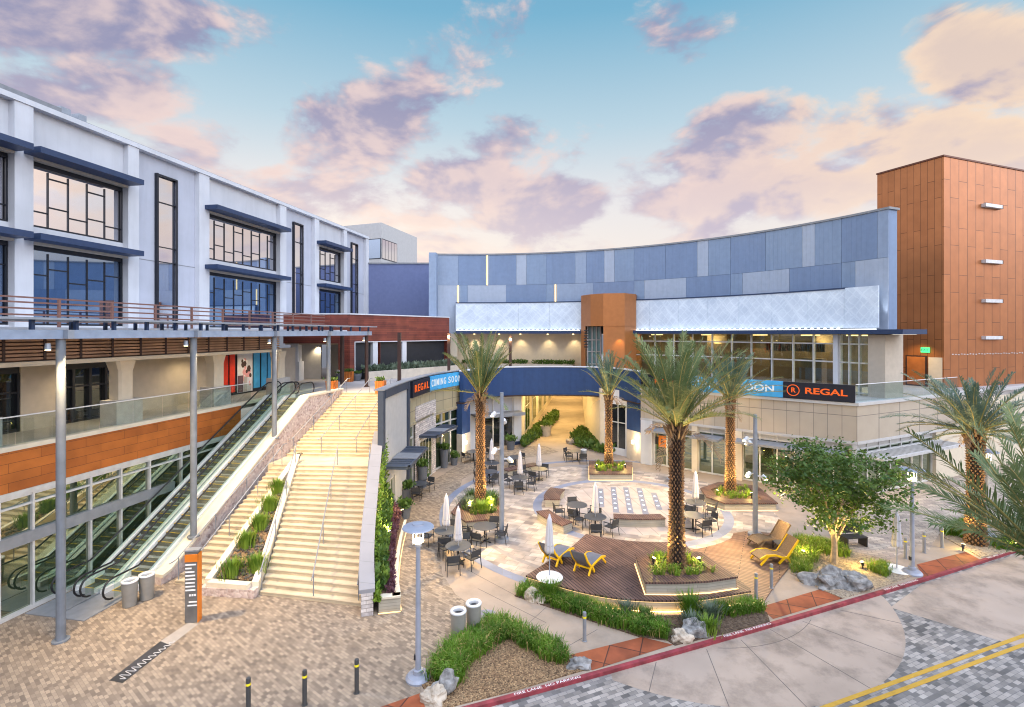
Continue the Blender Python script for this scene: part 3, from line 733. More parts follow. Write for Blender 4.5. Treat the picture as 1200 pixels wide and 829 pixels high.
# terrace railing, brown rails
tr = thing('terrace_railing', 'brown horizontal bar railing along the terrace above the slatted fascia', 'railing', LF((25, 5.6, 10.2)))
r_ = MB(LF); s = S0
while s < sY(38.5):
    p = MB(LF).box(s, s + .09, 5.55, 5.63, 10.2, 11.28).build('post', M_rail, tr); s += 2.1
for z in (10.42, 10.65, 10.88, 11.10, 11.28):
    r_.box(S0, sY(38.6), 5.575, 5.625, z - .03, z + .03)
r_.build('rails', M_rail, tr)
# ---- below the walkway: cedar band, storefront
lowb = thing('lower_storefront', 'cedar clad walkway edge over a tall green tinted storefront beside the escalators', 'storefront', LF((20, 5.8, 0)))
SE = sY(28.6, RD_)
MB(LF).box(S0, SE, RD_ - .25, RD_, 4.42, 5.86).build('cedar_band', M_wood, lowb)
MB(LF).box(S0, sY(38), RD_ - .3, RD_ + .06, 5.863, 6.03).build('edge_trim', M_coping, lowb)
MB(LF).box(S0, SE, RD_ - .3, RD_ - .02, 4.22, 4.415).build('vent_strip', M_mull, lowb)
fm = MB(LF)
for zz in (3.85, 4.18): fm.box(S0, SE, RD_ - .22, RD_ - .04, zz - .035, zz + .035)
for x in (-40, 0, 40, 107.5, 143, 176.5, 213.5):
    Yp = 20.75 / (.1867 + (600 - x) / 590.0); s = sY(Yp, RD_)
    fm.box(s - .04, s + .04, RD_ - .24, RD_ - .02, .05, 4.215)
fm.box(S0, SE, RD_ - .24, RD_ - .01, 0, .14)
fm.build('mullions', M_mull, lowb)
MB(LF).box(S0, sY(24.2, RD_), RD_ - .26, RD_ + .02, 2.45, 2.86).build('transom_band', M_midgrey, lowb)
MB(LF).box(S0, SE, RD_ - .16, RD_ - .13, .1, 4.2).build('pane', G_store, lowb)
MB(LF).box(S0, SE, RD_ - 2.5, RD_ - .3, 0, 4.2).build('interior', mk('shop_dark', (0.02, 0.025, 0.02, 1), 0.8), lowb)
# glass railing on the walkway edge
gr = thing('glass_railing', 'clear glass railing with a thin steel cap along the upper walkway edge', 'railing', LF((20, 5.75, 6)))
g = MB(LF); s = S0
while s < sY(30.5): g.box(s, s + 1.46, 5.74, 5.755, 6.05, 7.02); s += 1.5
g.build('glass_panels', G_rail, gr)
MB(LF).box(S0, sY(30.6), 5.72, 5.775, 7.022, 7.06).build('cap_rail', M_silver, gr)
# ---- pergola
pg = thing('pergola', 'blue grey steel pergola with flat louvres running along the upper walkway', 'pergola', LF((20, 8.85, 0)))
PL = 8.85
for i, (Y, zb, mt) in enumerate(((16.34, 0, M_polegrey), (21.6, 1.25, M_polegrey), (26.86, 4.35, M_polegrey), (32.1, 6.0, M_polegrey), (37.2, 6.0, M_bronze))):
    s = sY(Y, PL); p = LF((s, PL, 0))
    po = MB().cyl((p.x, p.y), .128, zb, 9.78, n=20).build('post', mt, pg, smooth=False)
    MB().cyl((p.x, p.y), .24, zb, zb + .05, n=20).build('base_plate', mt, po)
    lf = LF((s - .35, PL - .05, 0))
    MB().cyl((lf.x, lf.y), .09, 9.45, 9.66, .07, n=12).build('lamp', M_galv, po)
    MB().cyl((lf.x, lf.y), .07, 9.43, 9.448, n=12).build('lamp_lens', E_bulb, po)
p = LF((sY(38.9, 6.2), 6.2, 0)); po = MB().cyl((p.x, p.y), .16, 6, 9.8).build('post', M_bronze, pg)
SP0, SP1 = S0 - 1, sY(37.7, PL)
MB(LF).box(SP0, SP1, PL + .0, PL + .16, 9.80, 10.09).build('edge_beam', mk('pergola_blue', (0.27, 0.33, 0.44, 1), 0.5), pg)
MB(LF).box(SP0, SP1, PL - 2.7, PL - 2.5, 9.80, 10.09).build('edge_beam', MATS['pergola_blue'], pg)
cb = MB(LF); stb = MB(LF); s = SP0 + .3; k = 0
while s < SP1:
    cb.box(s, s + .14, PL - 2.5, PL - .002, 9.86, 10.06)
    stb.box(s + .0, s + .10, PL + .02, PL + .13, 10.09, 10.40)
    stb.box(s + .45, s + .55, PL - 2.4, PL - 2.3, 10.09, 10.40)
    s += 1.31
cb.build('cross_beams', MATS['pergola_blue'], pg); stb.build('louvre_stubs', M_navy, pg)
lv = MB(LF)
for k in range(9):
    d = PL - 2.6 + k * .34; lv.box(SP0, SP1 + .5, d, d + .24, 10.40, 10.47)
lv.build('louvres', M_galv, pg)
s = sY(16.34, PL) - 5.2
for q in range(6):
    MB(LF).box(s - .1, s + .1, PL + .165, PL + .35, 9.80, 10.09).build('beam_end', M_galv, pg); s += 5.25

# ================================================================ UPPER PLAZA FLOOR (z = 6)
up = [LF((S0, -2, 0)).to_2d(), LF((S0, RD_ - .3, 0)).to_2d(), LF((sY(30.6, RD_), RD_ - .3, 0)).to_2d(), LF((sY(31.4, 6), 6.0, 0)).to_2d(), LF((sY(31.4, 8.5), 8.45, 0)).to_2d(),
      LF((sY(33.7, 9), 8.95, 0)).to_2d(), Vector((-7.0, 33.75)), Vector((-6.25, 33.9)), Vector((-6.4, 36)), Vector((-4.4, 40.0)), Vector((-4.4, 58)), Vector((-24, 58))]
struct(MB().prism(up, 5.6, 6.0).build('upper_plaza', mk('terrace_paving', (0.36, 0.33, 0.32, 1), 0.8, var=0.12, scale=0.8)))

# ================================================================ ESCALATORS
def esc(dc, label, ):
    e = thing('escalator', label, 'escalator', LF((26, dc, 0)))
    hw = .62
    def zof(s):
        if s < 21.55: return 0.0
        if s > 32.05: return 6.0
        return (s - 21.55) * 6.0 / 10.5
    body = MB(LF)
    prof = [(20.2, -.05), (21.4, -.05), (32.4, 5.35), (34.0, 5.35), (34.0, 5.98), (32.05, 5.98), (21.55, -.001)]
    lowp = [(21.0, 0.005), (21.6, .005), (32.1, 5.93), (33.9, 5.93), (33.9, 5.2), (32.3, 5.2), (22.6, 0.005)]
    n = len(lowp)
    v = [(a, dc - hw, b) for a, b in lowp] + [(a, dc + hw, b) for a, b in lowp]
    body.add(v, [tuple(range(n)), tuple(range(2 * n - 1, n - 1, -1))] + [(i, (i + 1) % n, n + (i + 1) % n, n + i) for i in range(n)])
    body.build('truss', M_midgrey, e)
    st = MB(LF); ye = MB(LF); s = 21.2
    while s < 32.3:
        z = zof(s + .2) + .03
        st.box(s, s + .40, dc - .42, dc + .42, z - .22, z)
        ye.box(s - .006, s + .035, dc - .42, dc + .42, z - .006, z + .006)
        ye.box(s, s + .40, dc - .42, dc - .37, z + .001, z + .007); ye.box(s, s + .40, dc + .37, dc + .42, z + .001, z + .007)
        s += .405
    st.build('steps', M_steptread, e); ye.build('step_edges', M_stepyellow, e)
    MB(LF).box(19.3, 21.18, dc - hw, dc + hw, .006, .035).build('floor_plate', M_midgrey, e)
    MB(LF).box(32.3, 34.0, dc - hw, dc + hw, 5.985, 6.03).build('floor_plate', M_midgrey, e)
    for sd in (-1, 1):
        d = dc + sd * .50
        path = [20.9, 21.55, 24, 27, 30, 32.05, 32.9]
        # deck (skirt)
        dk = MB(LF)
        for a, b in zip(path[:-1], path[1:]):
            za, zb = zof(a) + .22, zof(b) + .22
            w = .10
            v = [(a, d - w, za - .36), (a, d + w, za - .36), (a, d + w, za), (a, d - w, za), (b, d - w, zb - .36), (b, d + w, zb - .36), (b, d + w, zb), (b, d - w, zb)]
            dk.add(v, [(0, 1, 5, 4), (1, 2, 6, 5), (2, 3, 7, 6), (3, 0, 4, 7)] + ([(0, 3, 2, 1)] if a == path[0] else []) + ([(4, 5, 6, 7)] if b == path[-1] else []))
        dk.build('skirt_deck', M_silver, e)
        gl = MB(LF)
        pp_ = [20.5, 21.6, 24, 27, 30, 32.05, 33.2]
        for a, b in zip(pp_[:-1], pp_[1:]):
            za, zb = zof(a), zof(b)
            v = [(a, d - .007, za + .2), (a, d + .007, za + .2), (a, d + .007, za + .93), (a, d - .007, za + .93), (b, d - .007, zb + .2), (b, d + .007, zb + .2), (b, d + .007, zb + .93), (b, d - .007, zb + .93)]
            gl.add(v, [(0, 1, 5, 4), (1, 2, 6, 5), (2, 3, 7, 6), (3, 0, 4, 7), (0, 3, 2, 1), (4, 5, 6, 7)])
        gl.build('balustrade', G_green, e)
        hp = []
        for a in range(9):
            t = -math.pi / 2 - a * math.pi / 8
            hp.append(LF((20.45 + .37 * math.cos(t), d, .58 + .37 * math.sin(t))))
        hp += [LF((a, d, zof(a) + .95)) for a in (21.0, 21.5, 22.1, 24, 27, 30, 31.7, 32.2, 33.0)]
        for a in range(9):
            t = math.pi / 2 - a * math.pi / 8
            hp.append(LF((33.1 + .37 * math.cos(t), d, 6.58 + .37 * math.sin(t))))
        MB().tube(hp, .036, 8).build('handrail', M_rubber, e, smooth=True)
esc(6.58, 'outdoor escalator next to the green storefront glass')
esc(7.86, 'outdoor escalator next to the stairs, behind two grey bins')

# ================================================================ GRAND STAIRCASE
gs = thing('grand_staircase', 'wide floodlit concrete staircase in two flights up to the upper plaza', 'staircase', (-8, 19, 0))
def flight(name, n, z0, z1, L0, L1, R0, R1, mat=M_step, curve=0.0):
    m = MB(); ns = MB(); dz = (z1 - z0) / n
    for i in range(n):
        def e(a, b, t, c): 
            return Vector((a[0] + (b[0] - a[0]) * t + c * math.sin(math.pi * t), a[1] + (b[1] - a[1]) * t))
        l0, l1 = e(L0, L1, i / n, curve), e(L0, L1, (i + 1) / n + .002, curve)
        r0, r1 = e(R0, R1, i / n, -curve), e(R0, R1, (i + 1) / n + .002, -curve)
        z = z0 + dz * (i + 1)
        m.prism([l0, r0, r1, l1], max(z0 - .02, z - .5) if i < 3 else z - .5, z)
        d = (l1 - l0).normalized() * .055
        ns.prism([l0 - d * .5, r0 - d * .5, r0 + d, l0 + d], z - .035, z + .004)
    o = m.build(name, mat, gs)
    ns.build('nosings', M_nosing, o)
SL = (-9.62, 19.2); SLt = (-11.30, 26.1); SR = (-5.45, 18.35); SRt = (-7.15, 25.9)
flight('lower_flight', 23, 0, 3.2, SL, SLt, SR, SRt, curve=.12)
flight('side_flight', 23, 0, 3.2, (-13.42, 20.05), (-12.28, 26.2), (-11.95, 19.75), (-11.42, 26.2))
cpl = [LF((sY(Y, 8.95), 8.95, 0)) for Y in (26.0, 27.7, 33.7)]
MB().prism([(-12.9, 26.15), (-7.0, 25.85), (-7.0, 27.75), (-12.45, 27.75)], 2.7, 3.198).build('landing', M_step, gs)
flight('upper_flight', 20, 3.2, 6.0, (cpl[1].x, 27.7), (cpl[2].x, 33.7), (-6.72, 27.5), (-6.55, 33.7))
# escalator side wall + sloped coping
def cop(Y): return min(6.30, max(.42, 1.30 + .617 * (Y - 21.7)))
Ys = [20.0, 20.4, 21.7, 24, 26, 28, 29.5, 29.8, 31, 33.7]
cw = MB(LF)
pth = [LF((sY(Y, 8.5), 8.5, 0)).to_2d() for Y in Ys]
cwz = [cop(Y) for Y in Ys]
MB().ribbon(pth, -.02, [z - .12 for z in cwz], -.01, -.44).build('side_wall', M_pebble, gs)
MB().ribbon(pth, [z - .118 for z in cwz], cwz, .03, -.52).build('side_coping', M_coping, gs)
sg = MB(); 
for a, b in zip(range(0, 6), range(1, 7)):
    q0, q1 = pth[a], pth[b]
    sg.add([(q0.x + .05, q0.y, cwz[a]), (q1.x + .05, q1.y, cwz[b]), (q1.x + .05, q1.y, cwz[b] + .75), (q0.x + .05, q0.y, cwz[a] + .75)], [(0, 1, 2, 3)])
sg.build('side_glass', G_rail, gs, fix=False)
# triangular planter between the flights
A = Vector((-11.86, 19.45)); B = Vector((-9.66, 19.22)); T1 = Vector((-11.42, 26.5)); T2 = Vector((-11.18, 26.5))
def zpl(Y): return .50 + max(0, (Y - 19.5)) * 3.05 / 6.9
def slopewall(pa, pb, w, name):
    path = [pa.lerp(pb, i / 8) for i in range(9)]
    z = [zpl(p.y) for p in path]
    MB().ribbon(path, [max(-.02, zz - .8) for zz in z], z, 0, w).build(name, M_coping, gs)
slopewall(A, T1, -.26, 'planter_kerb'); slopewall(B, T2, .26, 'planter_kerb')
MB().ribbon([A + Vector((.27, 0.0)), B + Vector((-.27, 0))], .32, .50, .0, -.30).build('planter_kerb', M_coping, gs)
MB().ribbon([A + Vector((.0, -.02)), B + Vector((-.0, -.02))], -.02, .318, .0, -.30).build('planter_front', M_pebble, gs)
so = MB(); n = 10
for i in range(n):
    a0, a1 = A.lerp(T1, i / n) + Vector((.2, .25 if i == 0 else 0)), A.lerp(T1, (i + 1) / n) + Vector((.2, 0)); b0, b1 = B.lerp(T2, i / n) - Vector((.2, -.25 if i == 0 else 0)), B.lerp(T2, (i + 1) / n) - Vector((.2, 0))
    so.add([(a0.x, a0.y, zpl(a0.y) - .13), (b0.x, b0.y, zpl(b0.y) - .13), (b1.x, b1.y, zpl(b1.y) - .13), (a1.x, a1.y, zpl(a1.y) - .13)], [(0, 1, 2, 3)])
so.build('planter_soil', M_mulch, gs, fix=False)
# right hand wall, curved, blocks on top
rw = smoothpath([(-5.10, 17.75), (-5.63, 19.6), (-6.25, 22.4), (-6.98, 26.1), (-7.15, 27.2)], 6)
rz = [.95 + (p.y - 17.75) * .395 for p in rw]
MB().ribbon(rw, -.02, [z - .14 for z in rz], -.20, .22).build('garden_wall', M_stoneclad, gs)
MB().ribbon(rw, [z - .138 for z in rz], rz, -.26, .28).build('garden_coping', M_copingblue, gs)
# handrails
def hrail(pa, pb, z0, z1, name='handrail', n=4, h=.92):
    pa, pb = Vector(pa), Vector(pb)
    a = Vector((pa.x, pa.y, z0 + h)); b = Vector((pb.x, pb.y, z1 + h))
    ex = (b - a).normalized() * .35
    m = MB().tube([a - Vector((ex.x, ex.y, 0)) - Vector((0, 0, .02)), a, b, b + Vector((ex.x, ex.y, 0))], .024, 8)
    for i in range(n):
        t = .02 + .96 * i / (n - 1); p = a.lerp(b, t); m.tube([(p.x, p.y, p.z - h - .05), (p.x, p.y, p.z)], .02, 6)
    o = m.build(name, M_midgrey, gs)
hrail((-9.55, 19.15), (-11.15, 26.0), .05, 3.25)
hrail((-7.4, 18.7), (-9.0, 26.0), .05, 3.25)
hrail((-5.62, 18.4), (-7.3, 25.9), .05, 3.25)
hrail((-12.6, 19.85), (-11.9, 26.2), .05, 3.25)
hrail((-13.35, 20.0), (-12.35, 26.2), .05, 3.25)
hrail((-12.1, 27.75), (-11.0, 33.7), 3.25, 6.0)
hrail((-10.55, 27.7), (-9.5, 33.7), 3.25, 6.0)
hrail((-8.6, 27.65), (-8.1, 33.7), 3.25, 6.0)
hrail((-6.95, 27.6), (-6.7, 33.7), 3.25, 6.0)
# ================================================================ WOOD PAVILION AT THE STAIR HEAD
wb = thing('wood_pavilion', 'red brown timber clad pavilion at the head of the stairs', 'building', (-13.4, 41.6, 6))
WA, WB_, WC = Vector((-18.9, 41.6)), Vector((-13.4, 41.6)), Vector((-6.35, 50.9))
uw = (WC - WB_).normalized(); nw = Vector((uw.y, -uw.x))
def WF(p): return Vector((WB_.x + uw.x * p[0] + nw.x * p[1], WB_.y + uw.y * p[0] + nw.y * p[1], p[2]))
LW = (WC - WB_).length
# left face (frontal)
m = MB(); m.box(-18.9, -13.4, 41.6, 42.0, 9.1, 11.5); m.box(-14.35, -13.4, 41.6, 42.0, 6.9, 9.1)
m.build('wall', M_redwood, wb)
MB().box(-14.5, -13.38, 41.57, 42.02, 6, 6.9).build('stone_base', M_stoneclad, wb)
MB().box(-19, -16.4, 43.2, 43.4, 6, 9.0).build('rear_wall', M_greywall, wb); MB().box(-16.4, -13.9, 44.6, 44.8, 6, 9.0).build('rear_wall', M_greywall, wb)
MB().box(-18.9, -13.6, 41.9, 48, 9.0, 9.098).build('soffit', M_cream, wb)
MB().box(-15.25, -14.4, 44.55, 44.6, 6, 8.7).build('door', M_blackframe, wb)
MB().box(-18.6, -17.6, 41.62, 42.6, 6, 7.6).build('pier', M_white, wb)
MB().box(-18.3, -17.75, 41.7, 42.5, 7.6, 9.1).build('pier', M_white, wb)
# right face
m = MB(WF); m.box(0.002, LW, -.4, 0, 9.25, 11.5); m.box(0.002, .45, -.4, 0, 6.9, 9.25); m.box(LW - .3, LW, -.4, 0, 7.0, 9.25)
for s in (3.1,): m.box(s, s + .02, -.4, -.02, 6, 9.2)
m.build('wall', M_redwood, wb)
MB(WF).box(.46, LW - .32, -.42, -.40, 6, 9.25).build('opening', M_dark_open if 'M_dark_open' in globals() else mk('dark_opening', (0.02, 0.022, 0.028, 1), 0.5), wb)
MB(WF).box(.45, .52, -.05, .03, 6, 9.25).box(.45, LW - .3, -.05, .03, 9.18, 9.25).build('opening_trim', M_white, wb)
for s in (2.35, 5.6): MB(WF).box(s, s + .5, -.38, -.02, 6, 9.18).build('pier', M_white, wb)
MB(WF).box(LW - 1.6, LW + .05, -.45, .25, 6, 7.2).build('stone_base', M_stonebase, wb)
MB().prism([WA - Vector((0, .05)), WB_ + Vector((.02, -.05)), WC + Vector((.06, -.02)), Vector((-9, 54)), Vector((-18.9, 47))], 11.5, 11.6).build('roof', M_white, wb)

# planter wall with grey leaves before it
ph = thing('stone_planter', 'low pale stone planter wall full of grey green leaves before the timber pavilion', 'planter', WF((3, 1.4, 6)))
MB(WF).box(.9, LW + .3, 1.0, 1.35, 6, 6.75).build('stone_wall', M_stonebase, ph)
def leafmass(fn, n, size, mat, name, parent, seed, up=.6):
    r = random.Random(seed); m = MB()
    for _ in range(n):
        p = fn(r); d = Vector((r.uniform(-1, 1), r.uniform(-1, 1), r.uniform(-.2, 1) + up)).normalized()
        s = Vector((r.uniform(-1, 1), r.uniform(-1, 1), r.uniform(-.5, .5))); s = (s - d * s.dot(d)).normalized()
        L = size * r.uniform(.6, 1.4); w = L * .28
        m.add([p - s * w * .3, p + d * L * .5 - s * w, p + d * L, p + d * L * .5 + s * w], [(0, 1, 2, 3)])
    return m.build(name, mat, parent, fix=False)
def pf_(r):
    s = r.uniform(1, LW); return WF((s, r.uniform(.1, .95), 6.55 + r.random() * .45))
leafmass(pf_, 1500, .38, M_greywood, 'leaves', ph, 11, .9)

# ================================================================ FAR BLOCKS BEHIND
fb = thing('stair_block', 'plain dusk blue windowless block behind the timber pavilion', 'building', (-12, 57, 0))
MB().box(-17.5, -6.5, 56.5, 70, 0, 17.7).build('wall', mk('dusk_blue_stucco', (0.14, 0.17, 0.31, 1), 0.8, var=0.06), fb)
MB().box(-17.5, -6.5, 56.4, 70.1, 17.7, 17.85).build('coping', M_midgrey, fb)
sb = thing('corner_block', 'grey rooftop block with a wrapped corner window above the office building', 'building', (-16.6, 64, 10))
v0 = Vector((-16.6, 64.0)); uA = Vector((-.93, .36)).normalized(); uB = Vector((.25, .97)).normalized()
pl = [v0, v0 + uB * 10.5, v0 + uB * 10.5 + uA * 9, v0 + uA * 9]
MB().prism(pl, 18.9, 24.0).build('wall', M_greywall, sb)
MB().prism([v0 + uA * .1 + uB * .1, v0 + uB * 10 + uA * .1, v0 + uB * 10 + uA * 8, v0 + uA * 8 + uB * .1], 8, 18.9).build('lower_wall', M_grey, sb)
def SBF(o, u):
    n = Vector((u.y, -u.x)) if u is uB else Vector((-u.y, u.x))
    return lambda p: Vector((o.x + u.x * p[0] + n.x * p[1], o.y + u.y * p[0] + n.y * p[1], p[2]))
fw = MB(SBF(v0, uB)).box(.05, 4.2, -.1, .03, 19.4, 22.0).build('window', M_mulldark, sb)
g = MB(SBF(v0, uB))
for k in range(5): g.box(.15 + k * .81, .85 + k * .81, -.02, .045, 19.5, 21.9)
g.build('pane', G_sky, fw)
fw = MB(SBF(v0, uA)).box(.05, 4.0, -.1, .03, 19.4, 22.0).build('window', M_mulldark, sb)
MB(SBF(v0, uA)).box(.15, 3.9, -.02, .045, 19.5, 21.9).build('pane', G_skylow, fw)

# ================================================================ CURVED CINEMA BUILDING
CC = (-4.4, 21.0)
def onarc(x, Rr):
    t = (x - CX) / FPX; a = t * t + 1; b = -2 * (t * CC[0] + CC[1]); c = CC[0] ** 2 + CC[1] ** 2 - Rr * Rr
    Y = (-b + math.sqrt(max(0, b * b - 4 * a * c))) / (2 * a)
    return math.degrees(math.atan2(Y - CC[1], t * Y - CC[0]))
cb_ = thing('cinema_building', 'concave upper building in a patchwork of blue panels above a lit white band', 'building', (8, 50, 6))
def arcstrip(mb, a0, a1, r0, r1, z0, z1, m=0):
    n = max(1, int(abs(a1 - a0) / 1.5) + 1)
    p = arcpts(CC, r0, a0, a1, n); mb.ribbon(p, z0, z1, 0, (r0 - r1) if a1 > a0 else (r1 - r0), m)
aL, aR = onarc(508, 31), onarc(1041, 31)
core = MB(); arcstrip(core, aL, aR, 31.06, 31.9, 9.9, 18.0); core.build('core_wall', M_blueA, cb_)
MB_ = MB(); arcstrip(MB_, aL + .3, aR - .2, 30.93, 32.0, 18.0, 18.14); MB_.build('coping', M_midgrey, cb_)
cl = MB()
def patch(edges, z0, z1):
    for (x0, k), (x1, _) in zip(edges[:-1], edges[1:]):
        a0, a1 = onarc(x0, 31), onarc(x1, 31)
        arcstrip(cl, a0 - .02, a1 + .02, 31.0, 31.055, z0, z1, k)
        # narrow ribs inside each patch: standing seams
        w = abs(a0 - a1); nn = int(w / .55)
        for i in range(1, nn):
            a = a0 + (a1 - a0) * i / nn
            arcstrip(cl, a, a - .025, 30.993, 31.0, z0 + .02, z1 - .02, k)
patch([(508, 2), (537, 0), (571, 0), (605, 3), (617, 1), (640, 0), (674, 2), (687, 0), (708, 3), (720, 1), (743, 0), (780, 0), (817, 3), (830, 1), (856, 0), (897, 1), (940, 3), (955, 1), (986, 0), (1028, 2), (1041, 2)], 14.90, 17.99)
patch([(508, 1), (513, 3), (537, 1), (548, 3), (593, 0), (640, 1), (652, 2), (695, 0), (743, 1), (755, 3), (804, 0), (856, 1), (870, 3), (925, 0), (986, 1), (1002, 3), (1041, 3)], 9.9, 14.88)
cl.build('patchwork_cladding', [M_blueA, M_blueB, M_blueC, M_blueD], cb_)
MB().box(-8.35, -7.62, 50.55, 51.6, 0, 18.05).build('end_pier', M_blueC, cb_)
# vertical light lines
for x, z0, z1 in ((571, 14.9, 17.95), (537, 13.0, 14.85), (651, 13.0, 14.85)):
    a = onarc(x, 31); q = MB(); arcstrip(q, a + .12, a - .12, 30.93, 30.985, z0, z1); q.build('light_line', E_ledhot, cb_)
# slab edge
for x0, x1 in ((534, 682), (726, 1058)):
    q = MB(); arcstrip(q, onarc(x0, 29.6), onarc(x1, 29.6), 29.6, 31.8, 9.9, 10.2); q.build('slab_edge', M_navy, cb_)
# screen band, in panels, with its row of lamps
def band(x0, x1, n):
    A0, A1 = onarc(x0, 30.5), onarc(x1, 30.5)
    for i in range(n):
        q = MB(); arcstrip(q, A0 + (A1 - A0) * i / n - (.04 if i else 0), A0 + (A1 - A0) * (i + 1) / n, 30.5, 30.58, 10.32, 13.0); q.build('lit_screen', M_screen, cb_)
    q = MB(); arcstrip(q, A0, A1, 30.45, 30.9, 13.0, 13.1); q.build('screen_cap', M_navy, cb_)
    q = MB(); arcstrip(q, A0 - .1, A1 + .1, 30.20, 30.26, 10.205, 10.25); q.build('lamp_strip', E_white, cb_)
    q = MB(); k = int(abs(A1 - A0) / .85)
    for i in range(k):
        a = A0 + (A1 - A0) * (i + .5) / k; p = arcpts(CC, 30.15, a, a, 1)[0]
        q.lathe([(0, 10.36), (.07, 10.33), (.10, 10.27), (.06, 10.205)], p, 8)
    q.build('screen_lamps', E_white, cb_)
band(534, 681, 4); band(729, 990, 7)
A0, A1 = onarc(990.3, 30.5), onarc(1030, 30.5)
q = MB(); arcstrip(q, A0 - .03, A1, 30.45, 30.53, 10.32, 13.06); q.build('lit_screen', M_screen, cb_)
q = MB(); arcstrip(q, A0, A1, 30.20, 30.26, 10.205, 10.25); q.build('lamp_strip', E_white, cb_)
# recessed wall below, left part, with its downlights
q = MB(); arcstrip(q, onarc(520, 33), onarc(700, 33), 32.6, 33.0, 6.0, 9.9); q.build('recess_wall', M_cream, cb_)
q = MB(); arcstrip(q, onarc(520, 31), onarc(960, 31), 31.0, 40, 9.86, 9.898); arcstrip(q, onarc(960.2, 31), onarc(1036, 31), 31.0, 34.5, 9.86, 9.898); q.build('soffit', M_cream, cb_)
q = MB(); arcstrip(q, onarc(524, 31), onarc(536, 31), 31.0, 32.6, 5.8, 9.86); q.build('recess_pier', M_cream, cb_)
hb = thing('terrace_hedge', 'low hedge in a long grey trough along the lit cream recess wall', 'hedge', (0, 52.5, 6))
q = MB(); arcstrip(q, onarc(548, 32), onarc(672, 32), 31.7, 32.4, 5.8, 6.75); q.build('trough', M_stonebase, hb)
def hf(r):
    a = R(onarc(r.choice((552, 575, 590, 610, 635, 650, 665)) + r.uniform(-10, 8), 32)); rr_ = r.uniform(31.75, 32.35)
    return Vector((CC[0] + rr_ * math.cos(a), CC[1] + rr_ * math.sin(a), 6.72 + r.random() * .35))
leafmass(hf, 1500, .22, M_shrub, 'leaves', hb, 21, .5)
for x in (556, 585, 610, 642, 672, 690):
    a = onarc(x, 32.0); p = arcpts(CC, 31.9, a, a, 1)[0]; p2 = arcpts(CC, 32.7, a, a, 1)[0]
    spot((p[0], p[1], 9.8), (p2[0], p2[1], 6.5), 150, 85, .8, (1, .80, .48), .05)
    MB().cyl(p, .09, 9.83, 9.856, n=10).build('downlight', E_bulb, cb_)
# copper portal
cp = thing('copper_portal', 'copper clad box between the two lit screen bands, with a tall glass slot', 'portal', (6.4, 49, 6))
pA, pB, pC, pD = P(681, 348.5).to_2d(), None, None, None
def at(x, Y): return Vector(((x - CX) / FPX * Y, Y))
pl = [at(681, 48.4), at(692, 46.7), at(707, 45.6), at(732, 45.2), at(745, 46.5), at(752, 52), at(690, 53)]
MB().prism(pl, 10.6, 13.55).build('copper_box', M_copperlit, cp)
MB().prism([at(707, 45.65), at(732, 45.25), at(745, 46.55), at(752, 52), at(712, 52)], 5.8, 10.598).build('copper_wall', M_copperlit, cp)
MB().prism([at(681, 48.4), at(686, 47.6), at(690, 52), at(686, 53)], 5.8, 10.598).build('copper_wall', M_copperlit, cp)
MB().prism([at(688, 48.6), at(704, 48.2), at(705, 48.4), at(689, 48.8)], 5.8, 10.55).build('glass_slot', mk('teal_glass', (0.22, 0.40, 0.42, 1), .15, spec=.8), cp)
q = MB()
for x in (688.4, 693.5, 698.5, 703.4):
    a = at(x, 48.3); q.box(a.x - .05, a.x + .05, 48.1, 48.3, 5.8, 10.59)
for z in (7.0, 8.2, 9.3): q.box(at(688, 48).x, at(704, 48).x, 48.12, 48.28, z - .04, z + .04)
q.build('mullions', M_mull, cp)
q = MB()
for k in range(7): q.box(at(684, 47.4).x, at(689, 47.4).x, 47.2, 47.35, 8.6 + k * .26, 8.7 + k * .26)
q.build('louvre_fins', M_black, cp)
p = at(726, 44.9); spot((p.x, p.y, 9.83), (at(726, 45.6).x, 45.6, 6.4), 130, 80, .8, (1, .62, .2), .05)
# upper curtain wall and the lit room behind it
cw_ = thing('curtain_wall', 'warm lit upper foyer behind tall glazing under the right hand screen band', 'storefront', (16, 42, 6))
RG = 30.62
xs = [745, 768, 790, 812, 835, 858, 881, 905, 930, 954, 978.5]
xs2 = [985, 996, 1008, 1020]
g = MB(); arcstrip(g, onarc(745, RG), onarc(978, RG), RG, RG + .02, 5.8, 9.86); g.build('pane', G_clear, cw_)
g = MB(); arcstrip(g, onarc(985, RG - .1), onarc(1020, RG - .1), RG - .1, RG - .08, 5.8, 9.86); g.build('pane', G_clear, cw_)
q = MB()
for x in xs + xs2:
    a = onarc(x, RG); arcstrip(q, a + .07, a - .07, RG - .14, RG + .10, 5.8, 9.86)
for z in (5.95, 7.95, 9.22):
    arcstrip(q, onarc(745, RG), onarc(978, RG), RG - .10, RG + .06, z - .045, z + .045)
    arcstrip(q, onarc(985, RG), onarc(1020, RG), RG - .10, RG + .06, z - .045, z + .045)
q.build('mullions', M_mull, cw_)
q = MB(); arcstrip(q, onarc(979, RG), onarc(984.6, RG), RG - .3, RG + .3, 5.8, 9.86); q.build('column', M_white, cw_)
q = MB(); arcstrip(q, onarc(1020.5, RG), onarc(1041, RG), RG - .3, RG + 1.5, 5.8, 9.86); q.build('end_pier', M_beigeflat, cw_)
q = MB(); arcstrip(q, onarc(735, 37), onarc(1040, 37), 36.6, 37.0, 5.8, 9.86); q.build('back_wall', mk('foyer_wall', (0.20, 0.17, 0.13, 1), .8), cw_)
q = MB()
